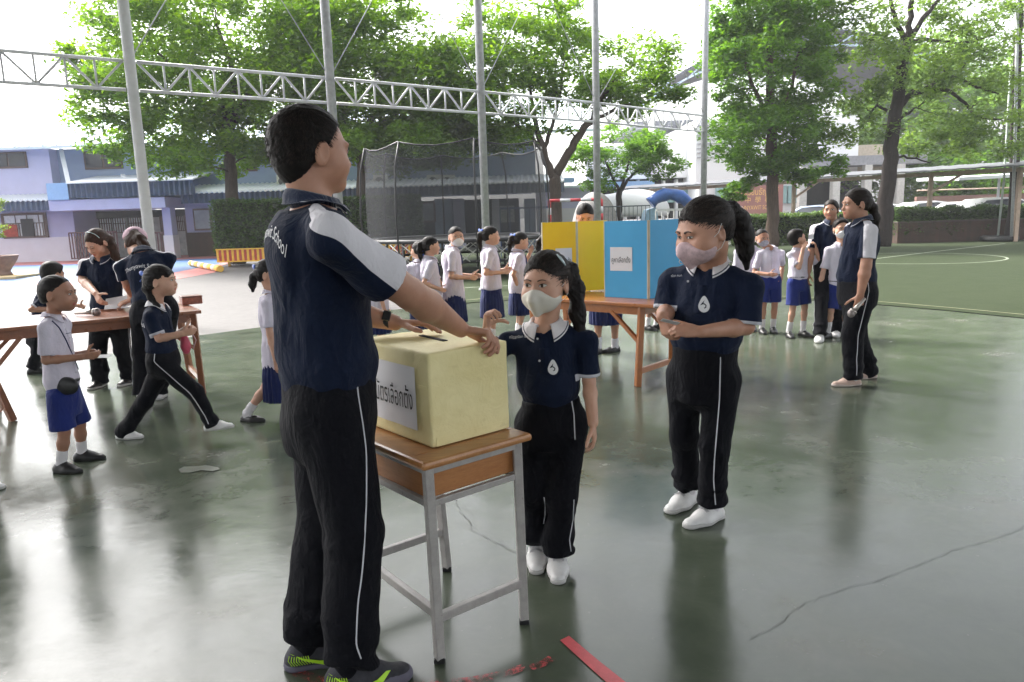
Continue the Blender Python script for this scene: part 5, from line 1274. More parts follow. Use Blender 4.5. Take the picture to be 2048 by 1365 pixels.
for i, (px, py, Yy, rx, rz, n_, lb) in enumerate(((1780, 270, 46, 4.0, 3.6, 90, 'pale green round tree beyond the walkway, left of the row'), (1890, 230, 48, 4.6, 5.0, 150, 'tallest pale green tree of the row beyond the walkway'), (2010, 270, 45, 4.2, 4.6, 120, 'pale green tree beyond the walkway, behind the black trunk'), (1880, 365, 43, 3.0, 1.8, 50, 'low bushy tree beyond the parked cars'), (1985, 372, 42, 2.8, 1.6, 44, 'low bushy tree right of the other low one beyond the cars'), (2130, 250, 46, 3.8, 4.6, 60, 'pale green tree cut by the right edge beyond the walkway'))):
    tree(lb, [TB(px, Yy, .25), T(px, py+40, Yy, .18), T(px, py-20, Yy, .10)], [EL(px, py, Yy, rx, rz, n_, 1.0)], LF5 if i < 3 or i == 5 else LF2, BK1, per=95, size=.16, seed=30+i, group='trees beyond the walkway')
def hedge(label, a, b, depth, z0, z1, mat, seed, n=9000, size=.05, name='hedge', lump=.06):
    rng = np.random.default_rng(seed); a = V3(*a, 0); b = V3(*b, 0); d = unit(b-a); s = V3(-d[1], d[0], 0); L = np.linalg.norm(b-a); t = empty(name, tuple((a+b)/2+s*depth/2), label, 'hedge')
    mb = MB(); c = (a+b)/2+s*depth/2; mb.box((c[0], c[1], (z0+z1)/2), (L-.12, depth-.12, z1-z0-.1), math.atan2(d[1], d[0])); mb.build('shade_core', simple('hedge shadow twigs', (.012, .02, .008), .9), t)  # solid box, near-black colour standing for shade inside the leaves
    u = rng.random(n)*L; face = rng.random(n); q = np.zeros((n, 3)); v = rng.random(n)
    f1 = face < .6; q[f1] = a+np.outer(u[f1], d)+np.outer(np.zeros(f1.sum()), s); q[f1, 2] = z0+v[f1]*(z1-z0); f2 = ~f1 & (face < .85); q[f2] = a+np.outer(u[f2], d)+np.outer(v[f2]*depth, s); q[f2, 2] = z1; f3 = face >= .85
    e = rng.random(f3.sum()) < .5; q[f3] = a+np.outer(np.where(e, 0, L), d)+np.outer(v[f3]*depth, s); q[f3, 2] = z0+rng.random(f3.sum())*(z1-z0)
    q += vnoise(q, 1.7)[:, None]*lump*np.array([.4, .4, 1]); q += rng.normal(0, .035, q.shape)
    leaves_mesh('foliage', q, np.full(n, .06), 2, size, rng, 1, mat, t); return t
h0 = A(425, 450, 25.5); h1 = A(836, 450, 25.5)
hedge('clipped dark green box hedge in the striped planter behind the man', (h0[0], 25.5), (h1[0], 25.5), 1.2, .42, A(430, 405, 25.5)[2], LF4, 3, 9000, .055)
hedge('low clipped hedge running behind the turf below the maroon sign', A(1475, 450, 28)[:2], A(1800, 450, 28)[:2], .9, .0, A(1600, 429, 28)[2], leaf_mat('bright hedge leaves', (.03, .07, .012), (.09, .16, .03), .3), 4, 9000, .055)
hedge('uneven hedge growing over the dark brick wall at the right', A(1796, 450, 26.6)[:2], A(2110, 450, 26.6)[:2], .8, .40, A(1900, 421, 26.6)[2], LF4, 5, 8000, .06, lump=.16)
a = A(1796, 450, 26.5); b = A(2130, 450, 26.5); t = empty('brick_planter', ((a[0]+b[0])/2, 26.9, 0), 'low dark brick planter wall under the uneven hedge at the right', 'planter wall'); mb = MB(); mb.box(((a[0]+b[0])/2, 26.95, .36), (b[0]-a[0], .9, .72)); mb.build('wall', M_BRICK, t)
mb = MB(); mb.box(((a[0]+b[0])/2, 26.95, .745), (b[0]-a[0]+.06, .96, .05)); mb.build('coping', simple('dark coping', (.08, .06, .05), .8), t)
def planter():
    x0, x1 = h0[0]+.15, h1[0]; t = empty('picket_planter', ((x0+x1)/2, 25.2, 0), 'planter box of red and yellow striped pickets under the box hedge', 'planter'); z1 = A(470, 500, 25.2)[2]; z0 = A(470, 522, 25.2)[2]
    mb = MB(); mb.box(((x0+x1)/2, 25.9, (z0+z1)/2), (x1-x0, 1.3, z1-z0-.04)); mb.build('trough', simple('planter wood', (.25, .12, .05), .8), t)
    k = int((x1-x0)/.085); 
    for ci, (nm, col) in enumerate((('yellow', (.80, .52, .05)), ('red', (.45, .06, .03)))): pass
    mb = MB()
    for i in range(k): mb.box((x0+(i+.5)*(x1-x0)/k, 25.2, (z0+z1)/2), (.072, .03, z1-z0+.02), mi=(i//1) % 2)
    mb.box(((x0+x1)/2, 25.19, z1+.02), (x1-x0, .08, .04), mi=0); mb.box(((x0+x1)/2, 25.19, z0-.02), (x1-x0, .08, .04), mi=0); mb.build('pickets', [simple('yellow paint', (.72, .42, .05), .6), simple('red paint', (.42, .05, .03), .6)], t)
    for x in (x0+.3, (x0+x1)/2, x1-.3):
        mb = MB(); mb.beam((x, 25.5, 0), (x, 25.5, z0), .08); mb.build('leg', simple('yellow paint', (.72, .42, .05), .6), t)
planter()
mb = MB(); pa, pb = G(382, 527, .10), G(441, 538, .10); pa[2] = pb[2] = .10; n_ = 9
for i in range(n_): q0 = pa+(pb-pa)*i/n_; q1 = pa+(pb-pa)*(i+1)/n_; mb.tube([q0, q1], .10, 12, mi=i % 2)
tag(mb.build('painted_log', [simple('yellow paint', (.72, .42, .05), .6), simple('cream paint', (.7, .62, .5), .6)]), 'yellow and white banded pipe lying on the blue play court', 'pipe')
# potted tree at the left edge
pc = G(5, 556); t = empty('plant_pot', tuple(pc), 'big brown clay bowl pot on a cream slab at the left edge', 'plant pot'); mb = MB(); mb.lathe([(0, .0), (.30, .0), (.28, .05), (.24, .12), (.34, .28), (.46, .46), (.50, .56), (.52, .60), (.47, .61), (.44, .54), (0, .52)], (pc[0], pc[1], .08), 28); mb.build('bowl', simple('clay', (.20, .12, .09), .7, var=.25, vs=6), t)
mb = MB(); mb.box((pc[0], pc[1]-.1, .04), (1.7, 1.5, .08), .1, bev=.015); mb.build('slab', simple('cream slab', (.55, .42, .22), .7), t)
tree('leafy young tree growing out of the clay bowl pot', [(pc[0], pc[1], .55, .04), (pc[0]-.05, pc[1], 1.2, .035), (pc[0], pc[1], 2.0, .02)], [((pc[0]-.1, pc[1], 1.55), (.42, .42, .35), 16, .22), ((pc[0]-.15, pc[1], 2.25), (.38, .38, .35), 12, .22)], leaf_mat('yellow green leaves', (.06, .12, .01), (.16, .24, .02), .4), BK1, per=80, size=.045, seed=23, name='potted_tree')

# ================================================================ play things beyond the court
def mesh_net_mat():
    n = NT('black safety net'); n.set(col=(.012, .014, .018), rough=.8); tr = n.n('ShaderNodeBsdfTransparent'); mx = n.n('ShaderNodeMixShader'); n.l(n.math('ADD', n.math('MULTIPLY', n.noise(1.3, 3), .12), .44), mx.inputs[0])
    n.l(tr.outputs[0], mx.inputs[1]); n.l(n.b.outputs[0], mx.inputs[2]); n.l(mx.outputs[0], n.out.inputs[0]); return n.m
def trampoline():
    c = V3(-1.28, 19.2, 0); R = 2.35; zm = .90; zt = 3.15; t = empty('trampoline', tuple(c), 'big round trampoline with tall black safety net behind the girls', 'trampoline'); n = 12; M_T = simple('black tube', (.015, .015, .017), .45)
    pt = lambda a, r, z: (c[0]+r*math.cos(a), c[1]+r*math.sin(a), z)
    mb = MB(); mb.tube([pt(2*math.pi*i/48, R, zm) for i in range(49)], .05, 8); mb.tube([pt(2*math.pi*i/48, R, .42) for i in range(49)], .035, 8); mb.build('frame_ring', M_T, t)
    mb = MB(); mb.add([pt(2*math.pi*i/48, R-.28, zm+.01) for i in range(48)]+[pt(2*math.pi*i/48, R-.28, zm-.01) for i in range(48)], [tuple(range(48)), tuple(range(95, 47, -1))]); mb.build('jumping_mat', simple('black mat', (.02, .02, .02), .8), t)
    mb = MB(); mb.lathe([(R-.30, zm+.03), (R-.1, zm+.05), (R+.03, zm+.04), (R+.03, zm-.02), (R-.30, zm)], (c[0], c[1], 0), 48); mb.build('spring_cover', simple('grey pad', (.10, .10, .105), .6, var=.2), t)
    mb = MB(); m = 42
    for i in range(m):
        a0, a1 = 2*math.pi*i/m, 2*math.pi*(i+1.6)/m; mb.tube([pt(a0, R+.03, zm-.06), pt(a1, R+.03, .42)], .013, 5); mb.tube([pt(a1, R+.03, zm-.06), pt(a0, R+.03, .42)], .013, 5)
    mb.build('lacing', simple('white lacing', (.40, .40, .36), .7), t)
    for i in range(8):
        a = 2*math.pi*(i+.35)/8; mb = MB(); mb.tube([pt(a, R, .88), pt(a, R+.02, .02)], .035, 8); mb.tube([pt(a-.12, R, .03), pt(a+.12, R, .03)], .03, 8); mb.build('leg', M_T, t)
        a2 = 2*math.pi*(i+.30)/8; mb = MB(); mb.tube([pt(a2, R+.04, .3), pt(a2, R+.09, 1.6), pt(a2, R+.03, 2.6), pt(a2+.02, R-.10, zt)], .022, 8); mb.build('net_pole', M_T, t)
    mb = MB(); k = 8; V = []; F = []
    for i in range(k*4+1):
        a = 2*math.pi*(.30/8+i/(k*4)); s = .06*math.sin(math.pi*(i % 4)/4); V += [pt(a, R-.06, zm), pt(a, R-.05-s, 1.9), pt(a, R-.10-s*1.5, zt-s*2)]
    for i in range(k*4): q = i*3; F += [(q, q+3, q+4, q+1), (q+1, q+4, q+5, q+2)]
    mb.add(V, F, smooth=True); mb.build('safety_net', mesh_net_mat(), t)
    mb = MB(); mb.tube([pt(2*math.pi*(.30/8+i/32), R-.10-.09*math.sin(math.pi*(i % 4)/4), zt-.12*math.sin(math.pi*(i % 4)/4)) for i in range(33)], .016, 6); mb.build('net_edge', M_T, t)
trampoline()
def goal():
    Y = 21.5; a = A(1099, 402, Y); b = A(1203, 402, Y); t = empty('handball_goal', ((a[0]+b[0])/2, Y, 0), 'small red and white banded goal frame behind the yellow booth', 'goal'); z = a[2]; m2 = [simple('goal red', (.50, .04, .05), .5), simple('goal white', (.65, .65, .66), .5)]
    def band(name, p, q, k):
        mb = MB(); p = V3(*p); q = V3(*q)
        for i in range(k): mb.tube([p+(q-p)*i/k, p+(q-p)*(i+1)/k], .045, 8, mi=i % 2)
        mb.build(name, m2, t)
    band('post', (a[0], Y, 0), (a[0], Y, z), 9); band('post', (b[0], Y, 0), (b[0], Y, z), 9); band('crossbar', (a[0], Y, z), (b[0], Y, z), 5)
    mb = MB()
    for x in (a[0], b[0]): mb.tube([(x, Y, z), (x, Y+.8, 0)], .02, 6)
    mb.build('stay', m2[1], t)
goal()
def posts_stand():
    p = G(1995, 483); q = G(2022, 484); t = empty('net_post_stand', ((p[0]+q[0])/2, p[1], 0), 'two slim grey posts on a black base at the right edge of the turf', 'post stand'); mb = MB(); mb.lathe([(0, 0), (.55, 0), (.60, .06), (.58, .16), (.5, .20), (0, .2)], ((p[0]+q[0])/2, p[1], 0), 24); mb.build('base', simple('black tyre', (.015, .015, .016), .7), t)
    mb = MB(); mb.tube([(p[0], p[1], .18), A(2008, 360, p[1]), A(2022, 130, p[1])], .035, 8); mb.build('post', simple('green grey pipe', (.40, .45, .42), .5), t); mb = MB(); mb.tube([(q[0], q[1], .18), A(2030, 300, q[1]), A(2036, -40, q[1])], .05, 8); mb.build('post', M_GALV, t)
posts_stand()
def tent():
    Y = 35; t = empty('white_tent', (A(1250, 400, Y)[0], Y, 0), 'rounded white fabric tent behind the blue booth', 'tent'); c = A(1270, 418, Y); f = Field(); f.u(el((c[0], Y, c[2]-.1), (1.6, 1.2, 1.0)), 0); f.u(el((c[0]-1.4, Y+.3, c[2]-.1), (1.2, 1.0, .8)), .3); f.cut(plane((0, 0, c[2]-.35), (0, 0, -1)), .02); fmesh('canvas', f, simple('tent white', (.75, .75, .76), .7, var=.03), t, h=.09)
    mb = MB()
    for x in (-1.9, -.6, .6, 1.4): mb.tube([(c[0]+x, Y, 0), (c[0]+x, Y, c[2])], .04, 6)
    mb.build('poles', M_GALV, t)
    c = A(1205, 415, 30); t = empty('grey_dome', (c[0], 30, 0), 'grey ribbed dome climbing frame beside the small tree', 'play dome'); f = Field(); f.u(el((c[0]-.3, 30, .6), (.95, .9, 1.65)), 0); f.cut(plane((0, 0, 0), (0, 0, -1)), .01); fmesh('shell', f, simple('grey dome cloth', (.30, .28, .28), .8, var=.2), t, h=.07)
    Y = 30; c = A(1338, 436, Y); t = empty('bouncy_arch', (c[0], Y, 0), 'bright blue inflatable arch slide behind the blue booth', 'inflatable'); mb = MB(); pts = [(c[0]+1.05*math.cos(a), Y, .9+1.15*math.sin(a)) for a in np.linspace(-.3, math.pi*.75, 14)]; mb.tube(pts, [.24+.03*math.sin(i*2) for i in range(14)], 12); mb.build('arch', simple('blue vinyl', (.05, .14, .50), .3, var=.3, vs=3), t)
    mb = MB(); a, b, c2, d = A(1345-50, 420, Y), A(1285, 452, Y), A(1320, 455, Y), A(1312, 415, Y); V = [a, b, c2, d]; V += [p+V3(0, .9, 0) for p in V]; mb.add(V, [(0, 1, 2, 3), (7, 6, 5, 4), (0, 4, 5, 1), (1, 5, 6, 2), (2, 6, 7, 3), (3, 7, 4, 0)]); mb.build('slide', simple('pale blue vinyl', (.30, .48, .68), .3), t)
tent()
def fence(label, p0, p1, Y, z1, mat, per=.14, rail=.03):
    x0, x1 = A(p0, 430, Y)[0], A(p1, 430, Y)[0]; t = empty('low_fence', ((x0+x1)/2, Y, 0), label, 'fence'); mb = MB()
    for z in (z1, .25): mb = MB(); mb.beam((x0, Y, z), (x1, Y, z), rail*1.3); mb.build('rail', mat, t)
    pass; k = int((x1-x0)/per); mb = MB()
    for i in range(k+1): mb.beam((x0+(x1-x0)*i/k, Y+.03, 0), (x0+(x1-x0)*i/k, Y+.03, z1-.02), rail*.6)
    mb.build('bars', mat, t)
fence('dark barred fence behind the blue booth', 1200, 1300, 27, A(1250, 413, 27)[2], simple('dark fence', (.05, .07, .09), .5)); fence('blue topped playground fence behind the girls', 1000, 1098, 26, A(1050, 416, 26)[2], simple('blue rail', (.06, .10, .22), .5), .3, .05); fence('pale picket fence in front of the blue arch', 1312, 1372, 26, A(1340, 420, 26)[2], simple('pale fence', (.6, .6, .58), .6), .2, .06)
# cars
def car(label, x, y, rz, paint, tall=1.0, L=4.3):
    t = empty('parked_car', (x, y, 0), label, 'car', 'cars parked beyond the hedge', rz); W_ = .86; m = simple(paint[0], paint[1], .22, .0, var=.02)
    prof = [(-L/2, .45), (-L/2, .80), (-L/2+.25, .95), (-L*.28, 1.02), (-L*.14, 1.38*tall), (.0, 1.47*tall), (L*.20, 1.42*tall), (L*.34, 1.05), (L/2-.2, .98), (L/2, .80), (L/2, .40), (L*.36, .28), (-L*.36, .28)]
    V = []; n = len(prof)
    for s in (-1, 1):
        for px_, pz in prof: V.append((px_, s*(W_-(.16 if pz > 1.1 else 0)), pz))
    mb = MB(); mb.add(V, [tuple(range(n))[::-1], tuple(range(n, 2*n))]+[(i, (i+1) % n, n+(i+1) % n, n+i) for i in range(n)])
    bo = mb.build('body', m, t, world=False); bv = bo.modifiers.new('bevel', 'BEVEL'); bv.width = .05; bv.segments = 3; bv.limit_method = 'ANGLE'
    for s in (-1, 1):
        g = MB(); q = [(-L*.245, 1.04), (-L*.13, 1.32*tall), (.0, 1.40*tall), (L*.18, 1.36*tall), (L*.29, 1.06)]; Vq = [(a, s*(W_-(.13 if b > 1.1 else -.005)+.015), b) for a, b in q]; Vq += [(a, s*(W_-.2), b) for a, b in q]; k = len(q); g.add(Vq, [tuple(range(k)), tuple(range(2*k-1, k-1, -1))]+[(i, (i+1) % k, k+(i+1) % k, k+i) for i in range(k)]); g.build('side_window', M_GLD, t, world=False)
        for xw in (-L*.31, L*.31):
            g = MB(); g.tube([(xw, s*(W_-.18), .31), (xw, s*(W_+.02), .31)], .31, 20); wl = g.build('wheel', M_SOLEB, t, world=False); g = MB(); g.tube([(xw, s*(W_+.02), .31), (xw, s*(W_+.035), .31)], .19, 16); g.build('rim', M_GALV, wl, world=False)
    g = MB(); g.add([(-L*.272, -.66, 1.06), (-L*.272, .66, 1.06), (-L*.155, .62, 1.34*tall), (-L*.155, -.62, 1.34*tall)], [(0, 1, 2, 3)]); 
    g.v = [(a-.03, b, c+.02) for a, b, c in g.v]; g.build('windscreen', M_GLD, t, world=False)
    for s in (-1, 1):
        g = MB(); g.box((-L/2+.06, s*.62, .76), (.16, .34, .14), bev=.03); g.build('headlight', simple('lamp glass', (.6, .6, .6), .1), t, world=False); g = MB(); g.box((L/2-.04, s*.66, .84), (.10, .26, .16), bev=.02); g.build('tail_light', simple('tail lamp', (.35, .02, .02), .2), t, world=False)
    return t
for lb, px, Y_, rz, pt, tl_, L_ in (('silver parked car beyond the hedge left of the other cars', 1855, 33, 178, ('silver paint', (.55, .56, .58)), 1.0, 4.2), ('low white hatchback parked between two cars beyond the hedge', 1912, 32.5, 172, ('white paint', (.75, .75, .75)), .95, 3.9), ('white parked car beyond the hedge nearest the black trunk', 1990, 31, 178, ('white paint', (.75, .75, .75)), 1.04, 4.5), ('white car parked behind the two standing women', 1755, 34.5, 183, ('white paint', (.75, .75, .75)), .98, 4.2), ('pale blue car parked in front of the dark garage', 1642, 36.5, 150, ('pale blue paint', (.35, .42, .55)), .98, 4.2)):
    car(lb, A(px, 430, Y_)[0], Y_, rad(rz), pt, tl_, L_)
a = A(1870, 407, 38); b = A(2110, 400, 38); t = empty('brick_boundary_wall', ((a[0]+b[0])/2, 38, 0), 'reddish brown boundary wall with a top rail behind the parked cars', 'wall'); mb = MB(); mb.box(((a[0]+b[0])/2, 38, .85), (b[0]-a[0]+2, .2, 1.7)); mb.build('wall', simple('red brown wall', (.18, .10, .075), .8, var=.2, vs=2), t); mb = MB(); mb.tube([(a[0]-1, 37.9, 2.0), (b[0]+1, 37.9, 2.0)], .04, 6); mb.build('rail', M_BEIGE, t)
# ================================================================ desk and ballot box
def wood(name, c1, c2, sc=(1, 1, 1), rough=.35, coat=.3):
    n = NT(name); v = n.noise(5, 6, .6, sc3=sc, dist=1.5); f = n.noise(60, 3, .5, sc3=sc)
    c = n.ramp(v, [(.25, c1), (.75, c2)]); c = n.mix(.25, c, n.ramp(f, [(.3, tuple(x*.6 for x in c1)), (.7, c2)])); 
    n.set(col=c, rough=n.mr(n.noise(12, 3), .2, .8, rough*.8, rough*1.5), coat=coat, coatr=.2); n.bump(f, .15, .001); return n.m
DU = V3(.765, .644, 0); DV = V3(-.644, .765, 0); DC = V3(-.285, 2.20, 0)      # desk corner nearest the camera, its two directions
DRZ = math.atan2(DU[1], DU[0])
M_DTOP = wood('desk top wood', (.30, .115, .035), (.52, .25, .085), (.3, 3, 3)); M_DBOX = wood('desk drawer plywood', (.33, .12, .035), (.47, .21, .07), (1, .6, 5), .45, .1)
n_ = NT('painted grey steel'); f_ = n_.noise(22, 6, .7); n_.set(col=n_.mix(n_.mr(n_.noise(90, 4, .7), .66, .72), n_.ramp(f_, [(.3, (.30, .28, .27)), (.7, (.42, .40, .38))]), (.12, .07, .05)), rough=.42, spec=.5); M_STEEL = n_.m
def desk():
    t = empty('school_desk', tuple(DC+DU*.22+DV*.3), 'small school desk with orange wooden top and grey steel legs under the yellow box', 'desk')
    D = lambda u, v, z: DC+DU*u+DV*v+V3(0, 0, z)
    mb = MB(); mb.box(D(.222, .31, .684), (.455, .63, .028), DRZ, bev=.011); mb.box(D(.222, .085, .6990), (.40, .006, .0012), DRZ); mb.build('tabletop', M_DTOP, t)
    # steel frame under the top
    c = [(.035, .035), (.41, .035), (.41, .565), (.035, .565)]; g = [(.0, .03), (.355, .0), (.375, .52), (.02, .60)]
    gpos = [V3(-.272, 2.235, 0), V3(.012, 2.455, 0), V3(-.30, 2.875, 0), V3(-.585, 2.655, 0)]
    fr = MB(); s = .026
    for i in range(4):
        a = D(*c[i], .655); b = D(*c[(i+1) % 4], .655); fr.beam(a, b, s*.7, .024, bev=.003)
        a = D(*c[i], .545); b = D(*c[(i+1) % 4], .545); fr.beam(a, b, s*.8, .022, bev=.003)
    fr.build('frame', M_STEEL, t)
    for i in range(4):
        mb = MB(); top = D(*c[i], .668); mb.beam(gpos[i]+V3(0, 0, .012), top, .031, .031, bev=.004); l = mb.build('leg', M_STEEL, t)
        m2 = MB(); m2.beam(gpos[i]+V3(0, 0, .001), gpos[i]+V3(0, 0, .018), .035, .035, bev=.003); m2.build('rubber_foot', M_SOLEB, l)
    P = lambda i, z: gpos[i]+(D(*c[i], .668)-gpos[i])*(z/.668)
    for i, j, z in ((0, 1, .155), (0, 3, .17), (2, 3, .17)):
        mb = MB(); mb.beam(P(i, z), P(j, z), .024, .030, bev=.003); mb.build('rail', M_STEEL, t)
    mb = MB(); mb.box(D(.2225, .30, .602), (.365, .50, .092), DRZ, bev=.004); mb.build('drawer_box', M_DBOX, t)
desk()
def paper_wrap():
    n = NT('yellow wrapping paper'); f = n.noise(6, 5); cr = n.noise(11, 5, .7, dist=.8)
    c = n.ramp(f, [(.3, (.72, .62, .30)), (.7, (.82, .73, .40))]); sm = n.mr(n.noise(5, 6, .75, sc3=(1, 1, 2.5)), .62, .74); c = n.mix(n.math('MULTIPLY', sm, .28), c, (.36, .27, .12))
    n.set(col=c, rough=.55, spec=.35); b = n.bump(cr, .5, .012); n.bump(n.noise(70, 3), .12, .002, prev=b); return n.m
M_WRAP = paper_wrap()
BC = V3(-.272, 2.335, 0)
def BB(u, v, z): return BC+DU*u+DV*v+V3(0, 0, z)
BOXF = Field()
def ballot_box():
    t = empty('ballot_box', tuple(BB(.17, .22, .699)), 'pale yellow paper covered ballot box with a slot in its lid', 'ballot box')
    W_, D_, z0, z1 = .335, .46, .6995, 1.018; f = Field(); R = np.stack([DU, DV, V3(0, 0, 1)], 1); c = BB(W_/2, D_/2, (z0+z1)/2); hx, hy, hz = W_/2-.006, D_/2-.006, (z1-z0)/2-.006
    p = Prim(); m = V3(.4, .4, .2); p.lo = c-m; p.hi = c+m
    def fn(X, Y, Z):
        dx, dy, dz = X-c[0], Y-c[1], Z-c[2]; x = np.abs(dx*R[0, 0]+dy*R[1, 0])-hx; y = np.abs(dx*R[0, 1]+dy*R[1, 1])-hy; z = np.abs(dz)-hz+0*x
        return np.sqrt(np.maximum(x, 0)**2+np.maximum(y, 0)**2+np.maximum(z, 0)**2)+np.minimum(np.maximum(np.maximum(x, y), z), 0)-.006
    p.fn = fn; f.u(p, 0)
    sa = BB(.115, .27, z1); 
    f.disp = lambda P: .0022*vnoise(P, (7, 7, 16))*np.clip((P[:, 2]-z0)*20, 0, 1)+.0012*(1-2*np.abs(vnoise(P+3, (19, 19, 30))))*np.clip((P[:, 2]-z0)*20, 0, 1)
    o = fmesh('box_body', f, M_WRAP, t, h=.0075); BOXF.ops = list(f.ops); BOXF.disp = f.disp
    # slot: hole shade painted as a near-black bar lying on the lid
    mb = MB(); sc_ = (G(840, 671, 1.019)+G(893, 683, 1.019))/2; sdir = unit(G(893, 683, 1.019)-G(840, 671, 1.019)); rz = math.atan2(sdir[1], sdir[0])
    mb.box(sc_+V3(0, 0, .0012), (.175, .020, .003), rz, bev=.001); mb.build('slot', simple('hole shade', (.012, .011, .010), .9), t)
    # paper seams along the foot and the corner
    mb = MB(); w = .0012
    mb.box(BB(W_/2, -.0012, .718), (.30, w, .030), DRZ, bev=.0005); mb.box(BB(-.0012, D_/2, .9), (.0018, D_-.03, .012), DRZ); mb.build('paper_fold', M_WRAP, t)
    # sheet with the Thai heading on the left side
    s = MB(); N = 14; 
    a = BB(-.004, .075, .748); V = []; F = []
    for i in range(N+1):
        for j in range(N+1): V.append(a+DV*(.34*i/N)+V3(0, 0, .215*j/N)-DU*(.0015+.002*math.sin(i*.9)*math.sin(j*.8+1)))
    for i in range(N):
        for j in range(N): k = i*(N+1)+j; F.append((k, k+1, k+N+2, k+N+1))
    s.add(V, F, smooth=True); p_ = s.build('notice_sheet', M_PAPER, t)
    VF = text_mesh('หีบบัตรเลือกตั้ง', .062); decal('lettering', VF, BB(-.009, .075+.165, .845), -DV, (0, 0, 1), p_, M_SOLEB, stretch=(.80, 1.55), off=.001)
ballot_box()

# ================================================================ the three people in front
T0 = __import__('time').time()
def man():
    f55 = dirv(57)
    g = make_fig(base=(-.60, 2.30), h=1.76, yaw=68, hyaw=50, hpitch=-1, pel=A(655, 795, 2.33), sh=A(628, 426, 2.30), w=1.08, hc=A(624, 303, 2.31), head=.250, armw=1.08, level=2, vox=.0072, hf=.0042,
        elR=A(820, 588, 2.22), wrR=G(922, 659, 1.070), wrL=G(790, 646, 1.068), ehL=(-.3, .3, -.8),
        handR=dict(d=(.95, .05, -.18), n=(-.30, -.30, -1), curls=[(28, 38, 25), (48, 48, 30), (58, 50, 30), (62, 50, 30)], spread=5, thumb=(.5, .8, .3), tc=12, L=.188),
        handL=dict(d=(.93, .05, -.05), n=(-.05, -.2, -1), curl=(12, 16, 12), spread=4, L=.18),
        anR=G(700, 1372)+V3(0, 0, .095), anL=G(618, 1328)+V3(0, 0, .095), sw=.176, jaw=1.05, fat=1.02, hair='short', strands=7000, cufz=.002, collarw=.020, belly=.012, neck=.0320, nape=-.096)
    r = start(g, 'man with short black hair and navy polo, both hands on the yellow ballot box')
    body(g, r, SK2); head_parts(g, r, SK2, None, 2)
    polo(g, r, collar='navy', infl=.022, frac=.68, amp=.013, style='tuck')
    trousers(g, r, wide=1.12, cuff=.046, amp=.012, top=.16)
    ribbon_px(g, g.troufs, [(712, 737), (716, 790), (726, 850), (733, 905), (733, 1000), (729, 1090), (724, 1150), (716, 1205), (714, 1240), (712, 1290), (722, 1318)], 'side_stripe', g.trou, .0024)
    # lettering on the back
    VF = text_mesh('Thunyawit School', .062); V = VF[0]; L = .56; x = V[:, 0].copy(); V[:, 1] += -x*x*1.35+.02
    dn = unit(g.f*.80-g.r*.60); b = A(552, 474, 2.22); decal('lettering', VF, b, np.cross(dn, g.U), g.U, g.shirt, M_PRINT, g.shirtf, dn, .0028, stretch=(.46, .84))
    # wrist watch
    W = g.arm['L'][2]; E_ = g.arm['L'][1]; ax = unit(W-E_); c = W-ax*.035; Rw = frame(ax, (0, 0, 1)); ring = [c+(Rw[:, 0]*math.cos(a)*.034+Rw[:, 2]*math.sin(a)*.030) for a in np.linspace(0, 2*math.pi, 25)]
    mb = MB(); V = []; F = []
    for p in ring: V += [p-ax*.011, p+ax*.011]
    mb.add(V, [(2*i, 2*i+1, 2*i+3, 2*i+2) for i in range(24)], smooth=True); wb = mb.build('watch_strap', M_BLK, r); md = wb.modifiers.new('t', 'SOLIDIFY'); md.thickness = .0035
    mb = MB(); mb.box(c-Rw[:, 0]*-.0-Rw[:, 1]*0+unit(V3(.25, -.75, .62))*.034, (.030, .012, .040), bev=.004, R=Matrix(np.stack([ax, unit(V3(.25, -.75, .62)), np.cross(ax, unit(V3(.25, -.75, .62)))], 1))); mb.build('watch_case', simple('watch glass', (.02, .02, .022), .12), wb)
    for k, dd in (('R', dirv(80)), ('L', dirv(66))):
        s = shoe(g, r, k, dd, M_SHG, M_SHGS, L=.285, sockmat=M_PANT)
        side = g.shoeR[:, 0]*(1 if k == 'R' else 1); P = g.shoeP
        sw_ = [(-.36, .02), (-.30, .035), (-.18, -.01), (-.05, -.045), (.08, -.03), (.30, .045), (.46, .10), (.30, .015), (.14, -.06), (.02, -.105), (-.12, -.11), (-.26, -.06)]
        V = np.array([(x*.26, z*.26) for x, z in sw_]); bm = bmesh.new(); bm.faces.new([bm.verts.new((x, z, 0)) for x, z in V]); bmesh.ops.triangulate(bm, faces=bm.faces[:]); bm.verts.index_update(); F = [[v.index for v in q.verts] for q in bm.faces]; V = np.array([v.co[:2] for v in bm.verts]); bm.free()
        decal('shoe_flash', (V, F), P(.3, .16, .155), -g.shoeR[:, 1], g.shoeR[:, 2], s, M_LIME, g.shoef, -side, .005, stretch=(.9, .85))
        mb = MB()
        for j in range(9):
            q = [P(.6, -.20+j*.028, .10+j*.0), P(.6, -.235+j*.028, .15), P(.6, -.215+j*.024, .20)]; Q = g.shoef.project(np.array(q), np.tile(-side, (3, 1)), .5, .0005); mb.tube(Q, .0016, 5)
        mb.build('heel_ribbing', M_LIME, s)
    return g
MAN = man(); print('man', __import__('time').time()-T0)
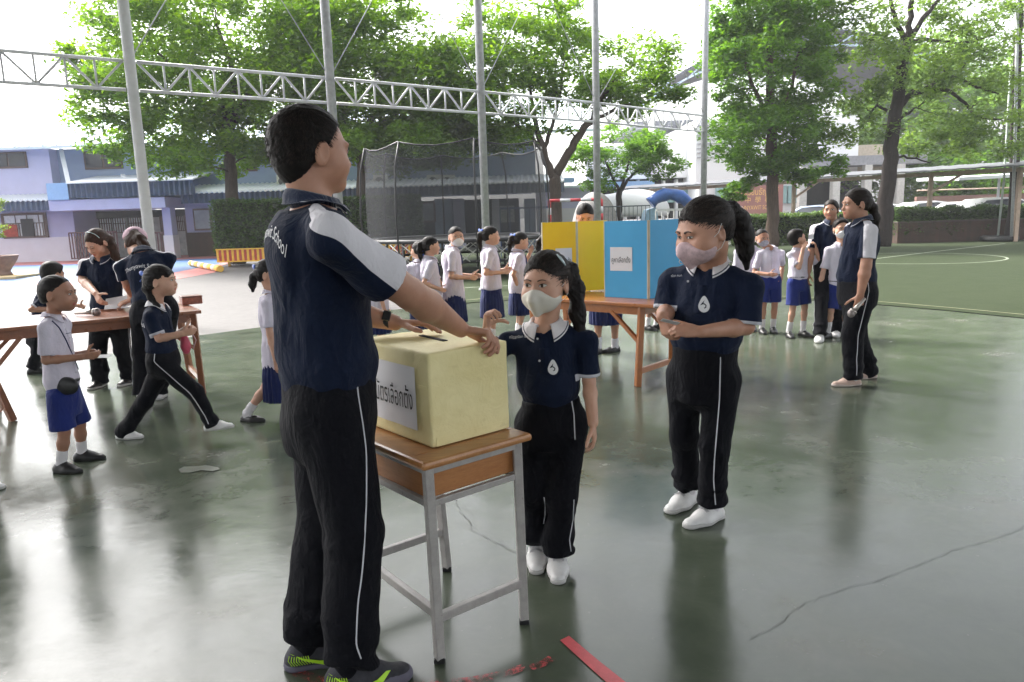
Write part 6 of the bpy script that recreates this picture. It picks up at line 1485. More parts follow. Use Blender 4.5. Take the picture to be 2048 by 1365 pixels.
def girl_front():
    g = make_fig(base=(.10, 2.82), h=1.315, kid=True, cufz=-.015, yaw=190, hyaw=210, hpitch=-3, pel=A(1102, 842, 2.86), sh=A(1092, 660, 2.84), hc=A(1092, 565, 2.79), head=.221, level=2, vox=.0065, hf=.0040,
        wrR=A(972, 664, 2.74), elR=A(962, 745, 2.80), handR=dict(d=(.10, .02, 1), n=(.85, -.25, -.35), curls=[(62, 50, 30), (66, 55, 30), (72, 55, 30), (75, 55, 30)], thumb=(.2, .3, .5), tc=-25, L=.135),
        wrL=A(1186, 846, 2.72), elL=A(1178, 762, 2.82), handL=dict(d=(.08, -.05, -1), n=(-.9, .2, -.2), curl=(22, 28, 20), L=.130),
        anR=G(1074, 1118)+V3(0, 0, .065), anL=G(1116, 1136)+V3(0, 0, .065), sw=.122, fat=1.03, hair='pony', strands=5200, collarw=.030, neck=.033, waist=.16,
        tail=[(-.012, -.100, .050, .020), (-.045, -.128, .030, .024), (-.070, -.115, -.04, .028), (-.085, -.085, -.13, .028), (-.098, -.075, -.22, .020), (-.105, -.075, -.30, .010)], gaze=(.0032, -.0004))
    r = start(g, 'girl in navy polo and plain white face mask, one hand raised over the ballot box')
    body(g, r, SK1); h = head_parts(g, r, SK1, None, 2); mask(g, r, M_MASK, big=1.05)
    polo(g, r, collar='white', panel=False, frac=.88, infl=.015, style='tuck', amp=.009)
    trousers(g, r, wide=1.14, cuff=.046, amp=.010, top=.10)
    ribbon_px(g, g.troufs, [(1142, 795), (1148, 830), (1150, 880)], 'side_stripe', g.trou, .0024)
    ribbon_px(g, g.troufs, [(1148, 1000), (1146, 1040), (1139, 1080), (1142, 1103)], 'side_stripe', g.trou, .0024)
    ribbon_px(g, g.troufs, [(1088, 995), (1090, 1010), (1090, 1030), (1087, 1048)], 'side_stripe', g.trou, .0022)
    fr = g.shirtf
    def at(px, py): return A(px, py, g.pel[1]-.5)
    p = at(1106, 736); decal('school_emblem', logo_shape(.040), p, V3(.98, -.2, 0), (0, 0, 1), g.shirt, M_PRINT, fr, p-CPOS, .0015, (1, 1.1))
    p = at(1042, 674); decal('name_embroidery', text_mesh('ณัฏฐณิชา ชีพชล', .0135), p, V3(.98, .1, 0), (0, 0, 1), g.shirt, M_PRINT, fr, p-CPOS, .0015)
    for (x, y) in ((1075, 678), (1079, 722)):
        p = fr.project(at(x, y), at(x, y)-CPOS, 1.5, .001)[0]; mb = MB(); n = unit(CPOS-p); mb.tube([p, p+n*.003], .0045, 10); mb.build('button', M_BTN, g.shirt)
    P = lambda x, y, z: g.hc+g.HR@(V3(x, y, z)*g.hs)
    q = [A(x, y, 2.5) for x, y in ((1114, 510), (1120, 516), (1126, 524), (1131, 532))]; Q = g.hairf.project(np.array(q), np.array(q)-CPOS, .6, .003)
    mb = MB(); mb.tube(Q, [.003, .0055, .0055, .003], 8); mb.build('hair_clip', M_CLIP, h)
    for k, dd in (('R', dirv(186)), ('L', dirv(180))): shoe(g, r, k, dd, M_SHW, M_SHWS, L=.215, style='velcro')
    # the folded ballot is about to fall in
    return g
GN = girl_front()
def girl_big():
    g = make_fig(base=(.88, 3.32), h=1.50, kid=True, cufz=-.02, w=1.12, yaw=216, hyaw=247, hpitch=-15, pel=A(1408, 748, 3.32), sh=A(1422, 536, 3.30), hc=A(1408, 461, 3.20), head=.264, armw=1.12,  level=2, vox=.0075, hf=.0045,
        wrR=A(1324, 634, 3.12), elR=A(1334, 624, 3.38), handR=dict(d=(.20, -.35, -.85), n=(.7, .5, .1), curl=(38, 45, 30), L=.150, thumb=(.5, .8, .3)),
        wrL=A(1402, 664, 3.04), elL=A(1492, 654, 3.18), handL=dict(d=(-1, -.12, .12), n=(-.2, .75, -.45), curl=(22, 36, 28), L=.150, thumb=(.45, .85, .35)),
        anR=G(1374, 1008)+V3(0, 0, .075), anL=G(1424, 1040)+V3(0, 0, .075), sw=.122, shrugR=(0, 0, -.02), shrugL=(0, 0, -.02), fat=1.20, jaw=1.15, hair='pony', strands=5200, collarw=.030, neck=.040, belly=.02, sex='w', gaze=(-.002, -.0024), eyeopen=.75, brow=1.5,
        waist=.19, tail=[(.0, -.100, .040, .022), (.0, -.132, .035, .026), (.0, -.160, -.01, .031), (0, -.165, -.07, .031), (0, -.160, -.13, .024), (0, -.150, -.19, .010)])
    r = start(g, 'big girl with ponytail and pink patterned mask holding a folded ballot slip')
    body(g, r, SK2); h = head_parts(g, r, SK2, None, 2); mask(g, r, M_MASKP, ridge=True)
    polo(g, r, collar='white', panel=False, frac=.93, infl=.020, style='tuck', amp=.011)
    trousers(g, r, wide=1.0, cuff=.042, amp=.010, top=.10)
    ribbon_px(g, g.troufs, [(1438, 668), (1441, 720), (1439, 800), (1434, 860), (1429, 920), (1427, 960), (1431, 1010)], 'side_stripe', g.trou, .0026)
    fr = g.shirtf
    def at(px, py): return A(px, py, g.pel[1]-.7)
    p = at(1408, 610); decal('school_emblem', logo_shape(.046), p, V3(.90, -.4, 0), (0, 0, 1), g.shirt, M_PRINT, fr, p-CPOS, .0015, (1, 1.1))
    p = at(1353, 552); decal('name_embroidery', text_mesh('ณิชา กนก', .013), p, V3(.95, .3, 0), (0, 0, 1), g.shirt, M_PRINT, fr, p-CPOS, .0015)
    for (x, y) in ((1385, 541), (1376, 563)):
        p = fr.project(at(x, y), at(x, y)-CPOS, 1.5, .001)[0]; mb = MB(); n = unit(CPOS-p); mb.tube([p, p+n*.003], .0055, 10); mb.build('button', M_BTN, g.shirt)
    # mask lanyard hanging in loops
    P = lambda x, y, z: g.hc+g.HR@(V3(x, y, z)*g.hs)
    mb = MB(); q = [A(x, y, 2.9) for x, y in ((1430, 470), (1412, 492), (1409, 505), (1402, 520))]
    pts = [A(x, y, 2.7) for x, y in ((1409, 500), (1404, 512), (1400, 522), (1398, 530))]; Q = fr.project(np.array(pts), np.array(pts)-CPOS, 1.2, .003); mb.tube(Q, .003, 6)
    pts = [A(x, y, 2.7) for x, y in ((1366, 512), (1362, 518), (1358, 524), (1361, 528), (1369, 527), (1374, 522))]; Q = fr.project(np.array(pts), np.array(pts)-CPOS, 1.2, .004); mb.tube(Q, .0025, 6); mb.build('mask_lanyard', M_LOOP, g.shirt)
    for k, dd in (('R', unit(G(1322, 1036)-G(1388, 1004))), ('L', unit(G(1352, 1068)-G(1440, 1034)))): shoe(g, r, k, dd, M_SHW, M_SHWS, L=.255, style='velcro')
    s = MB(); c = A(1340, 644, 2.99); s.box(c, (.075, .030, .0012), R=Matrix(np.array(frame(V3(.2, -1, .3), V3(.2, .5, .9))).tolist())); tag(s.build('ballot_slip', M_PAPER), 'folded white ballot slip held in the big girl\'s fingers', 'ballot slip')
    return g
GO = girl_big(); print('big', __import__('time').time()-T0)
# ================================================================ tables, voting booths and small things
M_TBL = wood('dark red table wood', (.20, .065, .025), (.34, .12, .05), (.4, 3, 3), .28, .4); M_TBO = wood('orange table wood', (.30, .092, .018), (.44, .150, .036), (.4, 3, 3), .3, .4)
def table(label, a, b, dv, zt, mat, legs, thick=.03, name='long_table', brace=True, ix=.06):
    """a, b = ends of the near top edge; dv = vector to the far edge; legs: feet on the ground"""
    a = V3(*a, 0); b = V3(*b, 0); dv = V3(*dv, 0); d = unit(b-a); t = empty(name, tuple((a+b+dv)/2), label, 'table'); rz = math.atan2(d[1], d[0]); L = np.linalg.norm(b-a); Wd = np.linalg.norm(dv); c = (a+b+dv)/2
    mb = MB(); mb.box((c[0], c[1], zt-thick/2), (L, Wd, thick), rz, bev=.006); mb.build('tabletop', mat, t); u = unit(dv)
    mb = MB(); i_ = .06
    P = [a+d*i_+u*i_, b-d*ix+u*i_, b-d*ix+u*(Wd-i_), a+d*i_+u*(Wd-i_)]
    for k in range(4): mb.beam(P[k]+V3(0, 0, zt-thick-.035), P[(k+1) % 4]+V3(0, 0, zt-thick-.035), .022, .07)
    mb.build('apron', mat, t)
    for k, f in enumerate(legs):
        top = P[k]+V3(0, 0, zt-thick); f = V3(*f, 0); mb = MB(); mb.beam(f, top, .048, .048, bev=.004); lg = mb.build('leg', mat, t)
        if brace:
            s = d if k in (0, 3) else -d; p0 = f+(top-f)*.55; p1 = top+s*.30-V3(0, 0, .05); mb = MB(); mb.beam(p0, p1, .034, .030); mb.build('brace', mat, lg)
    for k, j in ((0, 3), (1, 2)):
        f0, f1 = V3(*legs[k], 0), V3(*legs[j], 0); q0 = f0+(P[k]+V3(0, 0, zt)-f0)*.18; q1 = f1+(P[j]+V3(0, 0, zt)-f1)*.18; mb = MB(); mb.beam(q0, q1, .03, .045); mb.build('stretcher', mat, t)
    return t
LT_a, LT_b = (-3.97, 5.29), (-2.60, 6.19)
table('long reddish wooden table at the left where the teachers hand out slips', LT_a, LT_b, (-.44, .66), .74, M_TBL, [(-3.87, 5.55), (-2.70, 6.28), (-3.04, 6.86), (-4.30, 6.0)])
BZ = .70
bt_b = G(1322, 611, BZ); BD = V3(.749, -.662, 0); BU = V3(.662, .749, 0); bt_a = bt_b-BD*1.45
table('orange brown wooden table carrying the yellow and blue voting booths', tuple(bt_a[:2]), tuple(bt_b[:2]), tuple((BU*.62)[:2]), BZ, M_TBO, [tuple((bt_a+BD*.12+BU*.06)[:2]), tuple((bt_b-BD*.235+BU*.03)[:2]), tuple((bt_b-BD*.235+BU*.59)[:2]), tuple((bt_a+BD*.12+BU*.56)[:2])], ix=.215)
M_FOAM = simple('foam board edge', (.62, .55, .42), .8); 
def board_mat(name, c, c2):
    n = NT(name); f = n.noise(2.5, 3); n.set(col=n.ramp(f, [(.3, c), (.7, c2)]), rough=.38, spec=.4); n.bump(n.noise(3, 2), .08, .02); return n.m
def booth(label, pts, z0, hgt, mat, inner, notice):
    """folded board: panels between successive plan points"""
    c = np.mean(np.array(pts), 0); t = empty('voting_booth', (c[0], c[1], z0), label, 'voting booth', 'folded board voting booths')
    for i in range(len(pts)-1):
        a, b = V3(pts[i][0], pts[i][1], 0), V3(pts[i+1][0], pts[i+1][1], 0); d = unit(b-a); a2 = a+d*.010; b2 = b-d*.010; m = (a2+b2)/2; rz = math.atan2(d[1], d[0]); mb = MB(); mb.box((m[0], m[1], z0+hgt/2), (np.linalg.norm(b2-a2), .012, hgt), rz); mb.build('panel', mat, t)
        for q in (a, b):
            mb = MB(); mb.box((q[0]+(d[0]*.006 if q is a else -d[0]*.006), q[1]+(d[1]*.006 if q is a else -d[1]*.006), z0+hgt/2), (.008, .017, hgt+.002), rz); mb.build('board_edge', M_FOAM, t)
    i, u0, v0, w_, h_ = notice; a, b = V3(pts[i][0], pts[i][1], 0), V3(pts[i+1][0], pts[i+1][1], 0); d = unit(b-a); nrm = V3(d[1], -d[0], 0); o = a+d*u0+V3(0, 0, z0+v0)+nrm*.009
    mb = MB(); V = []; F = []; N = 8
    for x in range(N+1):
        for y in range(N+1): V.append(o+d*w_*x/N+V3(0, 0, h_*y/N)+nrm*.0015*math.sin(x*1.3+y*.7))
    for x in range(N):
        for y in range(N): k = x*(N+1)+y; F.append((k, k+N+1, k+N+2, k+1))
    mb.add(V, F, smooth=True); s = mb.build('notice_sheet', M_PAPER, t); VF = text_mesh('คูหาเลือกตั้ง', .050); decal('lettering', VF, o+d*w_/2+V3(0, 0, h_*.45)+nrm*.003, d, (0, 0, 1), s, M_SOLEB, off=.0005, stretch=(w_*.84/(VF[0][:, 0].max()-VF[0][:, 0].min()), 1.25))
zb = BZ+.001
c1 = G(1297, 598, zb); l1 = G(1209, 594, zb); r1 = c1+V3(.38, .34, 0); l2 = l1+V3(.28, .36, 0)
booth('blue folded voting booth with a printed notice on its front panel', [tuple(l1[:2]), tuple(c1[:2]), tuple(r1[:2])], zb, .665, board_mat('blue board', (.06, .34, .62), (.07, .39, .70)), None, (0, .065, .235, .215, .205))
y1 = G(1155, 584, zb); y0 = y1+V3(-.335, -.06, 0); y2 = y1+V3(.31, .17, 0)
booth('yellow folded voting booth with a notice, left of the blue one', [tuple(y0[:2]), tuple(y1[:2]), tuple(y2[:2])], zb, .665, board_mat('yellow board', (.95, .56, .005), (1, .63, .008)), None, (0, .13, .20, .16, .22))
def mic(name, a, b, label, head=.030):
    a = V3(*a); b = V3(*b); d = unit(b-a); t = empty(name, tuple((a+b)/2), label, 'microphone'); mb = MB(); mb.tube([a, a+(b-a)*.5, a+(b-a)*.72], [.012, .016, .021], 14); mb.build('handle', simple('silver mic handle', (.40, .36, .33), .3, .6), t)
    f = Field(); f.u(el(b-d*head*.3, (head, head, head*1.1)), 0); fmesh('mic_head', f, simple('steel mesh', (.30, .26, .25), .45, .5, var=.3, vs=300), t, h=.006); mb = MB(); mb.tube([b-d*head*1.25, b-d*head*.75], head*.98, 18); mb.build('collar_ring', simple('silver mic handle', (.40, .36, .33), .3, .6), t)
mic('microphone', G(150, 627, .762), G(196, 624, .77), 'silver wireless microphone lying on the long reddish table')
def sheet(name, c, size, rz, label, z=None, mat=None, tilt=None):
    mb = MB(); mb.box(tuple(c), (size[0], size[1], .0015), rz); return tag(mb.build(name, mat or M_PAPER), label, 'paper slip')
sheet('ballot_sheet', G(238, 616, .743), (.16, .11), .5, 'small white slip lying flat on the long reddish table')
s = MB(); c = A(240, 604, 6.42); s.box(tuple(c), (.24, .17, .002), R=Matrix(rotm((0, 0, 1), 20)@rotm((1, 0, 0), 28)@rotm((0, 1, 0), -8))); tag(s.build('paper_sheet', M_PAPER), 'white sheet held by the teacher looking down at the table', 'paper')
t = empty('tin_box', tuple(G(378, 612, .742)), 'reddish brown patterned flat box on the right end of the long table', 'box'); c = G(378, 610, .742); mb = MB(); mb.box((c[0], c[1]+.05, .775), (.17, .13, .06), .6, bev=.006); bo = mb.build('box_base', simple('brown pattern tin', (.30, .09, .05), .4, var=.45, vs=40), t); mb = MB(); mb.box((c[0], c[1]+.05, .813), (.176, .136, .014), .6, bev=.004); mb.build('lid', simple('dark brown lid', (.15, .05, .03), .35), t)
# ================================================================ everyone else
def W_(spec):
    """(px, py, Y) -> world point"""
    return A(*spec)
def std(kind, foot, top, yaw, label, group=None, skin=None, sc=1.0, **kw):
    b = G(*foot); h = A(top[0], top[1], b[1])[2]; b = b+V3(0, 0, 0)
    if 'hx' in kw: h = kw.pop('hx')
    for k in ('pel', 'sh', 'hc', 'wrR', 'wrL', 'elR', 'elL', 'anR', 'anL', 'knR', 'knL'):
        if k in kw: kw[k] = A(kw[k][0], kw[k][1], b[1]+kw[k][2])
    g = make_fig(base=(b[0], b[1]), h=h, kid=kind != 'teacher', yaw=yaw, **kw); start(g, label, group=group); return g
def student_boy(g, skin, mk=None, shoes=True, bag=False):
    r = g.root; body(g, r, skin); head_parts(g, r, skin, None, g.level)
    polo(g, r, M_SHIRT, collar='shirt', panel=False, frac=g.sp.get('frac', .80), infl=.014, style='tuck', name='school_shirt', amp=.010, seed=g.sp.get('seed', 0))
    shorts(g, r, L=g.sp.get('sl', .90))
    if mk: mask(g, r, mk, ridge=False)
    for k in 'RL': shoe(g, r, k, g.sp.get('toe'+k, g.f), M_BLK, M_SOLEB, style='plain', sockh=.075)
    R = g.TR; mb = MB(); Q = g.troufs.project(np.array([g.pel+g.U*.19*g.L+(R[:, 0]*math.cos(a)+R[:, 1]*math.sin(a))*.4 for a in np.linspace(0, 2*math.pi, 33)]), np.array([-(R[:, 0]*math.cos(a)+R[:, 1]*math.sin(a)) for a in np.linspace(0, 2*math.pi, 33)]), .5, .002); mb.tube(Q, .011, 6); mb.build('belt', M_BLK, g.trou)
def student_girl(g, skin, mk=None, bowp=None, style='maryjane', L=.30):
    r = g.root; body(g, r, skin); head_parts(g, r, skin, None, g.level)
    polo(g, r, M_SHIRT, collar='round', panel=False, frac=.78, infl=.018, style='out', hem=g.sp.get('hem', -.34), name='school_blouse', amp=.011, seed=g.sp.get('seed', 0)); skirt(g, r, L=L)
    if mk: mask(g, r, mk, ridge=False)
    if bowp: bow(g, r, g.hc+g.HR@(V3(*bowp[:3])*g.hs), .055*g.hs if len(bowp) < 4 else bowp[3], -g.HR[:, 1]*.8+V3(0, -.5, 0))
    for k in 'RL': shoe(g, r, k, g.sp.get('toe'+k, g.f), M_BLK, M_SOLEB, style=style, sockh=.05)
    # neck ribbon tie
    p = g.sh+g.f*.3-g.U*.02; Q = g.shirtf.project(np.array([g.sh+g.f*.4-g.U*(.02+.05*i) for i in range(4)]), np.tile(-g.f, (4, 1)), .6, .004); mb = MB(); mb.tube(Q, [.008, .012, .016, .006], 6); mb.build('neck_tie', M_SKIRT, g.shirt)
def sports(g, skin, panel=True, shoes=(None, None, 'sneaker'), collar='navy', top=.10, text=None, mk=None, wide=1.05, piping=True, lift=None):
    r = g.root; body(g, r, skin); head_parts(g, r, skin, None, g.level)
    polo(g, r, collar=collar, panel=panel, frac=g.sp.get('frac', .80), infl=.015, style='tuck' if not g.sp.get('out') else 'out', amp=.009)
    trousers(g, r, wide=wide, cuff=g.sp.get('cuff', .042), amp=.009, top=top)
    if piping:
        for k in 'RL': side_stripe(g, g.troufs, k, g.trou)
    if mk: mask(g, r, mk)
    for k in 'RL': shoe(g, r, k, g.sp.get('toe'+k, g.f), shoes[0] or M_SHW, shoes[1] or M_SHWS, style=shoes[2], pitch=g.sp.get('pitch'+k, 0), L=g.sp.get('shoeL'), sock=shoes[2] != 'plain2')
    if text:
        VF = text_mesh('Thunyawit School', text[0]); V = VF[0]; V[:, 1] += -V[:, 0]**2*text[1]; decal('lettering', VF, g.sh-g.U*text[2]-g.f*.3, g.r, g.U, g.shirt, M_PRINT, g.shirtf, g.f, .0026, stretch=(text[3], 1.0))
LT = dict(level=1, vox=.0075, hf=.0048); FAR = dict(level=1, vox=.0100, hf=.0062)
SIL = dict
# --- boy in white shirt, front left
g = std('boy', (140, 938), (110, 549), 84, 'boy in white shirt and blue shorts at the left, holding a slip with both hands', hyaw=86, hpitch=-2, pel=(128, 790, 0), sh=(108, 640, .02), hc=(116, 588, .02), head=.212,
        wrR=(166, 714, -.06), elR=(92, 722, -.10), wrL=(172, 706, .08), handR=dict(d=(1, .12, .05), n=(-.1, .9, .3), curl=(30, 45, 30)), handL=dict(d=(1, -.1, 0), n=(0, -.9, -.3), curl=(30, 45, 30)), anR=(122, 932, -.06), anL=(164, 908, .16), toeR=(.96, -.22, 0), toeL=(.98, .22, 0), hair='crew', sw=.105, **LT)
student_boy(g, SK3); r = g.root
f = Field(); c = g.troufs.project(A(136, 768, g.pel[1]-.4), A(136, 768, 5)-CPOS, 1, .01)[0]; f.u(el(c+V3(0, -.015, -.01), (.068, .030, .055)), 0); f.disp = lambda Q: .002*vnoise(Q, 60); fmesh('waist_pouch', f, M_BLK, r, h=.006)
ribbon_px(g, g.shirtf, [(104, 642), (118, 655), (132, 680), (146, 712), (158, 742)], 'lanyard', g.shirt, .0035, M_SKIRT, .002)
ribbon_px(g, g.shirtf, [(132, 668), (136, 667), (141, 666)], 'name_embroidery', g.shirt, .0022, M_SKIRT, .001, 8)
c = A(203, 713, g.pel[1]+.02); mb = MB(); mb.box(tuple(c), (.10, .05, .0015), .1, R=Matrix(rotm((1, 0, 0), 12))); tag(mb.build('ballot_slip', M_PAPER), 'white slip held by the boy in front at the left', 'ballot slip')
# --- boy bending over the table behind him
g = std('boy', (72, 745), (104, 517), 62, 'boy with thick black hair and navy polo leaning on the long table, back turned', hyaw=30, hpitch=-12, hx=1.30, pel=(78, 668, 0), sh=(92, 588, .05), hc=(106, 548, .10), wrR=(112, 618, -.10), elR=(62, 620, -.18), wrL=(158, 612, .0), hair='mop', head=.225, **LT)
sports(g, SK2, panel=False, collar='navy', piping=False, shoes=(M_BLK, M_SOLEB, 'plain'))
# --- teacher looking down
g = std('teacher', (228, 772), (193, 440), 188, 'woman with brown ponytail and hair band looking down at the sheet in her hands', hyaw=200, hpitch=-32, hx=1.60, pel=(218, 632, 0), sh=(206, 520, -.05), hc=(194, 486, -.12), head=.225, sw=.118,
        wrR=(192, 588, -.32), elR=(165, 560, -.05), wrL=(262, 600, -.30), elL=(262, 570, .0), handR=dict(d=(.5, -.5, -.6), n=(.6, .3, -.4), curl=(25, 35, 20)), handL=dict(d=(-.8, -.4, -.3), n=(-.2, .2, -.9), curl=(25, 35, 20)), hair='pony', hairmat=HAIRB, sex='f', eyeopen=.35,
        tail=[(0, -.09, .0, .028), (-.05, -.09, -.03, .030), (-.09, -.04, -.07, .032), (-.11, .0, -.14, .030), (-.115, .02, -.22, .02)], anR=(200, 758, 0), anL=(262, 758, .1), **LT)
sports(g, SK1, shoes=(M_BLK, M_SHWS, 'sneaker'), top=.14)
band = [g.hc+g.HR@(V3(.078*math.cos(a), .012, .030+.090*math.sin(a))*g.hs) for a in np.linspace(.25, math.pi-.25, 17)]
Q = g.hairf.project(np.array(band)+(np.array(band)-g.hc)*.6, -(np.array(band)-g.hc), .3, .002); mb = MB(); mb.tube(Q, .0035, 6); mb.build('hair_band', M_CLIP, g.root)
# --- teacher with pink cap, seen from behind
g = std('teacher', (300, 812), (278, 455), -14, 'woman in a pale pink cap bending to the table, seen from behind', hyaw=-25, hpitch=-30, hx=1.60, pel=(308, 620, 0), sh=(288, 513, .16), hc=(272, 488, .34), head=.225, sw=.118,
        wrL=(263, 590, .30), elL=(254, 565, .12), wrR=(300, 600, .42), handL=dict(d=(.6, .5, -.4), n=(.2, .3, -.9), curl=(25, 35, 20)), hair='pony', hairmat=HAIRB, sex='f', tail=[(0, -.09, .03, .030), (.03, -.12, -.02, .034), (.06, -.12, -.09, .036), (.10, -.10, -.15, .02)], anL=(283, 785, -.1), anR=(318, 780, .25), **LT)
sports(g, SK2, text=(.052, 1.6, .075, .80), top=.16, shoes=(M_SHW, M_SHWS, 'sneaker'))
f = Field(); P = lambda x, y, z: g.hc+g.HR@(V3(x, y, z)*g.hs); s = g.hs
f.u(el(P(0, -.012, .050), (.092*s, .106*s, .085*s), g.HR), 0); f.cut(plane(P(0, 0, .045), g.HR@V3(0, .25, -1)), .004); f.u(el(P(0, .125, .052), (.062*s, .055*s, .007), g.HR), .01); f.sub(el(P(0, -.105, .055), (.03*s, .05*s, .02*s), g.HR), .004); f.disp = lambda Q: .002*vnoise(Q, 30); fmesh('cap', f, simple('pale pink cotton', (.60, .42, .48), .85), g.root, h=.0065)
# --- girl striding to the right
g = std('girl', (345, 884), (318, 531), 88, 'girl with a blue bow striding to the right in navy polo and black trousers', hyaw=86, hpitch=2, hx=1.22, pel=(325, 716, 0), sh=(314, 617, 0), hc=(322, 562, 0), head=.205,
        wrR=(364, 668, -.10), elR=(318, 678, -.12), wrL=(368, 660, .10), handR=dict(d=(.95, .2, .15), n=(0, .9, .2), curl=(35, 50, 35)), handL=dict(d=(.95, -.2, .1), n=(0, -.9, .2), curl=(35, 50, 35)),
        anR=(424, 848, -.02), anL=(247, 864, .12), knR=(390, 785, -.02), knL=(290, 802, .08), toeR=(1, .05, .0), toeL=(1, -.05, 0), pitchR=-4, hair='bangs', tail=[(0, -.10, .01, .020), (.01, -.105, -.05, .020), (.04, -.07, -.11, .017), (.06, -.03, -.17, .014), (.06, -.0, -.22, .008)], straight=0, **LT)
sports(g, SK1, panel=False, collar='white', top=.14, piping=False, wide=1.15); side_stripe(g, g.troufs, 'R', g.trou); bow(g, g.root, g.hc+g.HR@(V3(.03, -.095, .055)*g.hs), .050, V3(-.5, -1, .2))
VF = text_mesh('Thunyawit School', .042); V = VF[0]; V[:, 1] += -V[:, 0]**2*1.6; decal('lettering', VF, g.sh-g.U*.065-g.f*.3, g.r, g.U, g.shirt, M_PRINT, g.shirtf, g.f, .0026, stretch=(.72, 1))
f = Field(); c = A(371, 690, g.pel[1]+.12); f.u(el(c, (.035, .02, .065)), 0); f.disp = lambda Q: .003*vnoise(Q, 50); bg_ = fmesh('pink_bag', f, simple('pink plastic', (.62, .10, .16), .4, var=.2), g.root, h=.006); mb = MB(); mb.tube([c+V3(0, 0, .05), c+V3(.05, 0, .09), c+V3(.075, 0, .03), c+V3(.05, 0, -.03)], .004, 6); mb.build('strap', simple('pink strap', (.55, .35, .38), .6), bg_)
# --- girl mostly hidden behind the man
g = std('girl', (520, 838), (540, 505), 96, 'girl in white blouse and blue skirt, half hidden behind the man', hyaw=96, pel=(556, 700, 0), sh=(545, 592, 0), hc=(540, 548, 0), hx=1.26, anR=(494, 826, -.05), anL=(590, 832, .1), knR=(532, 775, 0), hair='pony', tail=[(0, -.10, .02, .022), (.0, -.135, -.02, .026), (0, -.15, -.08, .024), (0, -.15, -.13, .014)], pitchR=12, toeR=(1, -.35, 0), straight=0, head=.205, **LT)
student_girl(g, SK1, bowp=(.0, -.125, .05)); 
# --- line of girls by the trampoline
gr = 'schoolgirls waiting in line by the trampoline'
def line_girl(foot, top, yaw, hyaw, label, mk=None, bowp=None, wr=None, wl=None, sk=SK1, hp=0, **kw):
    g = std('girl', foot, top, yaw, label, group=gr, hyaw=hyaw, hpitch=hp, hair=kw.pop('hair', 'pony'), tail=kw.pop('tail', [(0, -.10, .04, .020), (0, -.135, .02, .026), (0, -.145, -.05, .028), (0, -.135, -.12, .022), (0, -.13, -.18, .010)]), **({'wrR': wr} if wr else {}), **({'wrL': wl} if wl else {}), **kw, **FAR)
    student_girl(g, sk, mk, bowp); return g
line_girl((848, 700), (842, 488), -20, -38, 'schoolgirl with a blue bow low on her ponytail, seen from behind beside the man\'s arm', bowp=(0, -.15, .0, .06), wr=(878, 590, .1), seed=1, hx=1.22, tail=[(0, -.10, .03, .022), (0, -.13, -.02, .026), (.01, -.14, -.10, .027), (.04, -.13, -.20, .022), (.05, -.13, -.28, .010)])
line_girl((868, 702), (845, 481), 75, 78, 'schoolgirl just behind the one with the low blue bow, face in profile', wr=(878, 578, -.1), seed=2, hx=1.27)
line_girl((912, 694), (914, 446), 82, 158, 'schoolgirl with white mask turning her face to the camera', mk=M_MASKW, wr=(938, 556, -.12), wl=(945, 552, .1), seed=3, hem=-.48, hc=(912, 474, 0))
line_girl((986, 682), (983, 446), 84, 88, 'schoolgirl in profile with blue hair ribbon high on her ponytail, no mask', bowp=(0, -.12, .06, .055), wr=(1005, 545, -.12), wl=(1008, 540, .1), seed=4, hem=-.20, hc=(982, 472, 0))
line_girl((1040, 672), (1040, 459), 80, 80, 'schoolgirl holding one hand to her face, beside the yellow booth', bowp=(0, -.12, .05, .055), wr=(1038, 578, -.1), wl=(1060, 506, .02), elL=(1046, 540, .08), hp=-10, seed=5, hc=(1042, 482, 0))
line_girl((1096, 668), (1092, 462), 85, 85, 'schoolgirl hidden behind the yellow booth but for her long black hair', seed=6, tail=[(0, -.10, .04, .020), (0, -.13, .0, .028), (0, -.14, -.08, .03), (0, -.13, -.18, .026), (0, -.12, -.26, .014)])
line_girl((762, 712), (765, 492), 80, 80, 'schoolgirl hidden behind the man but for a strip of blouse and skirt', seed=7, hx=1.22)
# girl voting behind the yellow booth
g = std('girl', (1212, 705), (1172, 408), 178, 'girl behind the voting booths, only her hair, skirt and black shoes showing', hyaw=182, hpitch=-25, hx=1.50, hc=(1170, 432, 0), anR=(1196, 692, 0), anL=(1230, 694, .05), toeR=(-.5, -.85, 0), toeL=(-.75, -.6, 0), hair='pony', **LT)
student_girl(g, SK2, L=.30)
g = std('boy', (1305, 660), (1300, 470), 150, 'child standing behind the blue booth, only feet and calves visible under the table', hx=1.2, toeL=(1, -.1, 0), toeR=(.7, -.7, 0), **FAR); student_boy(g, SK2)
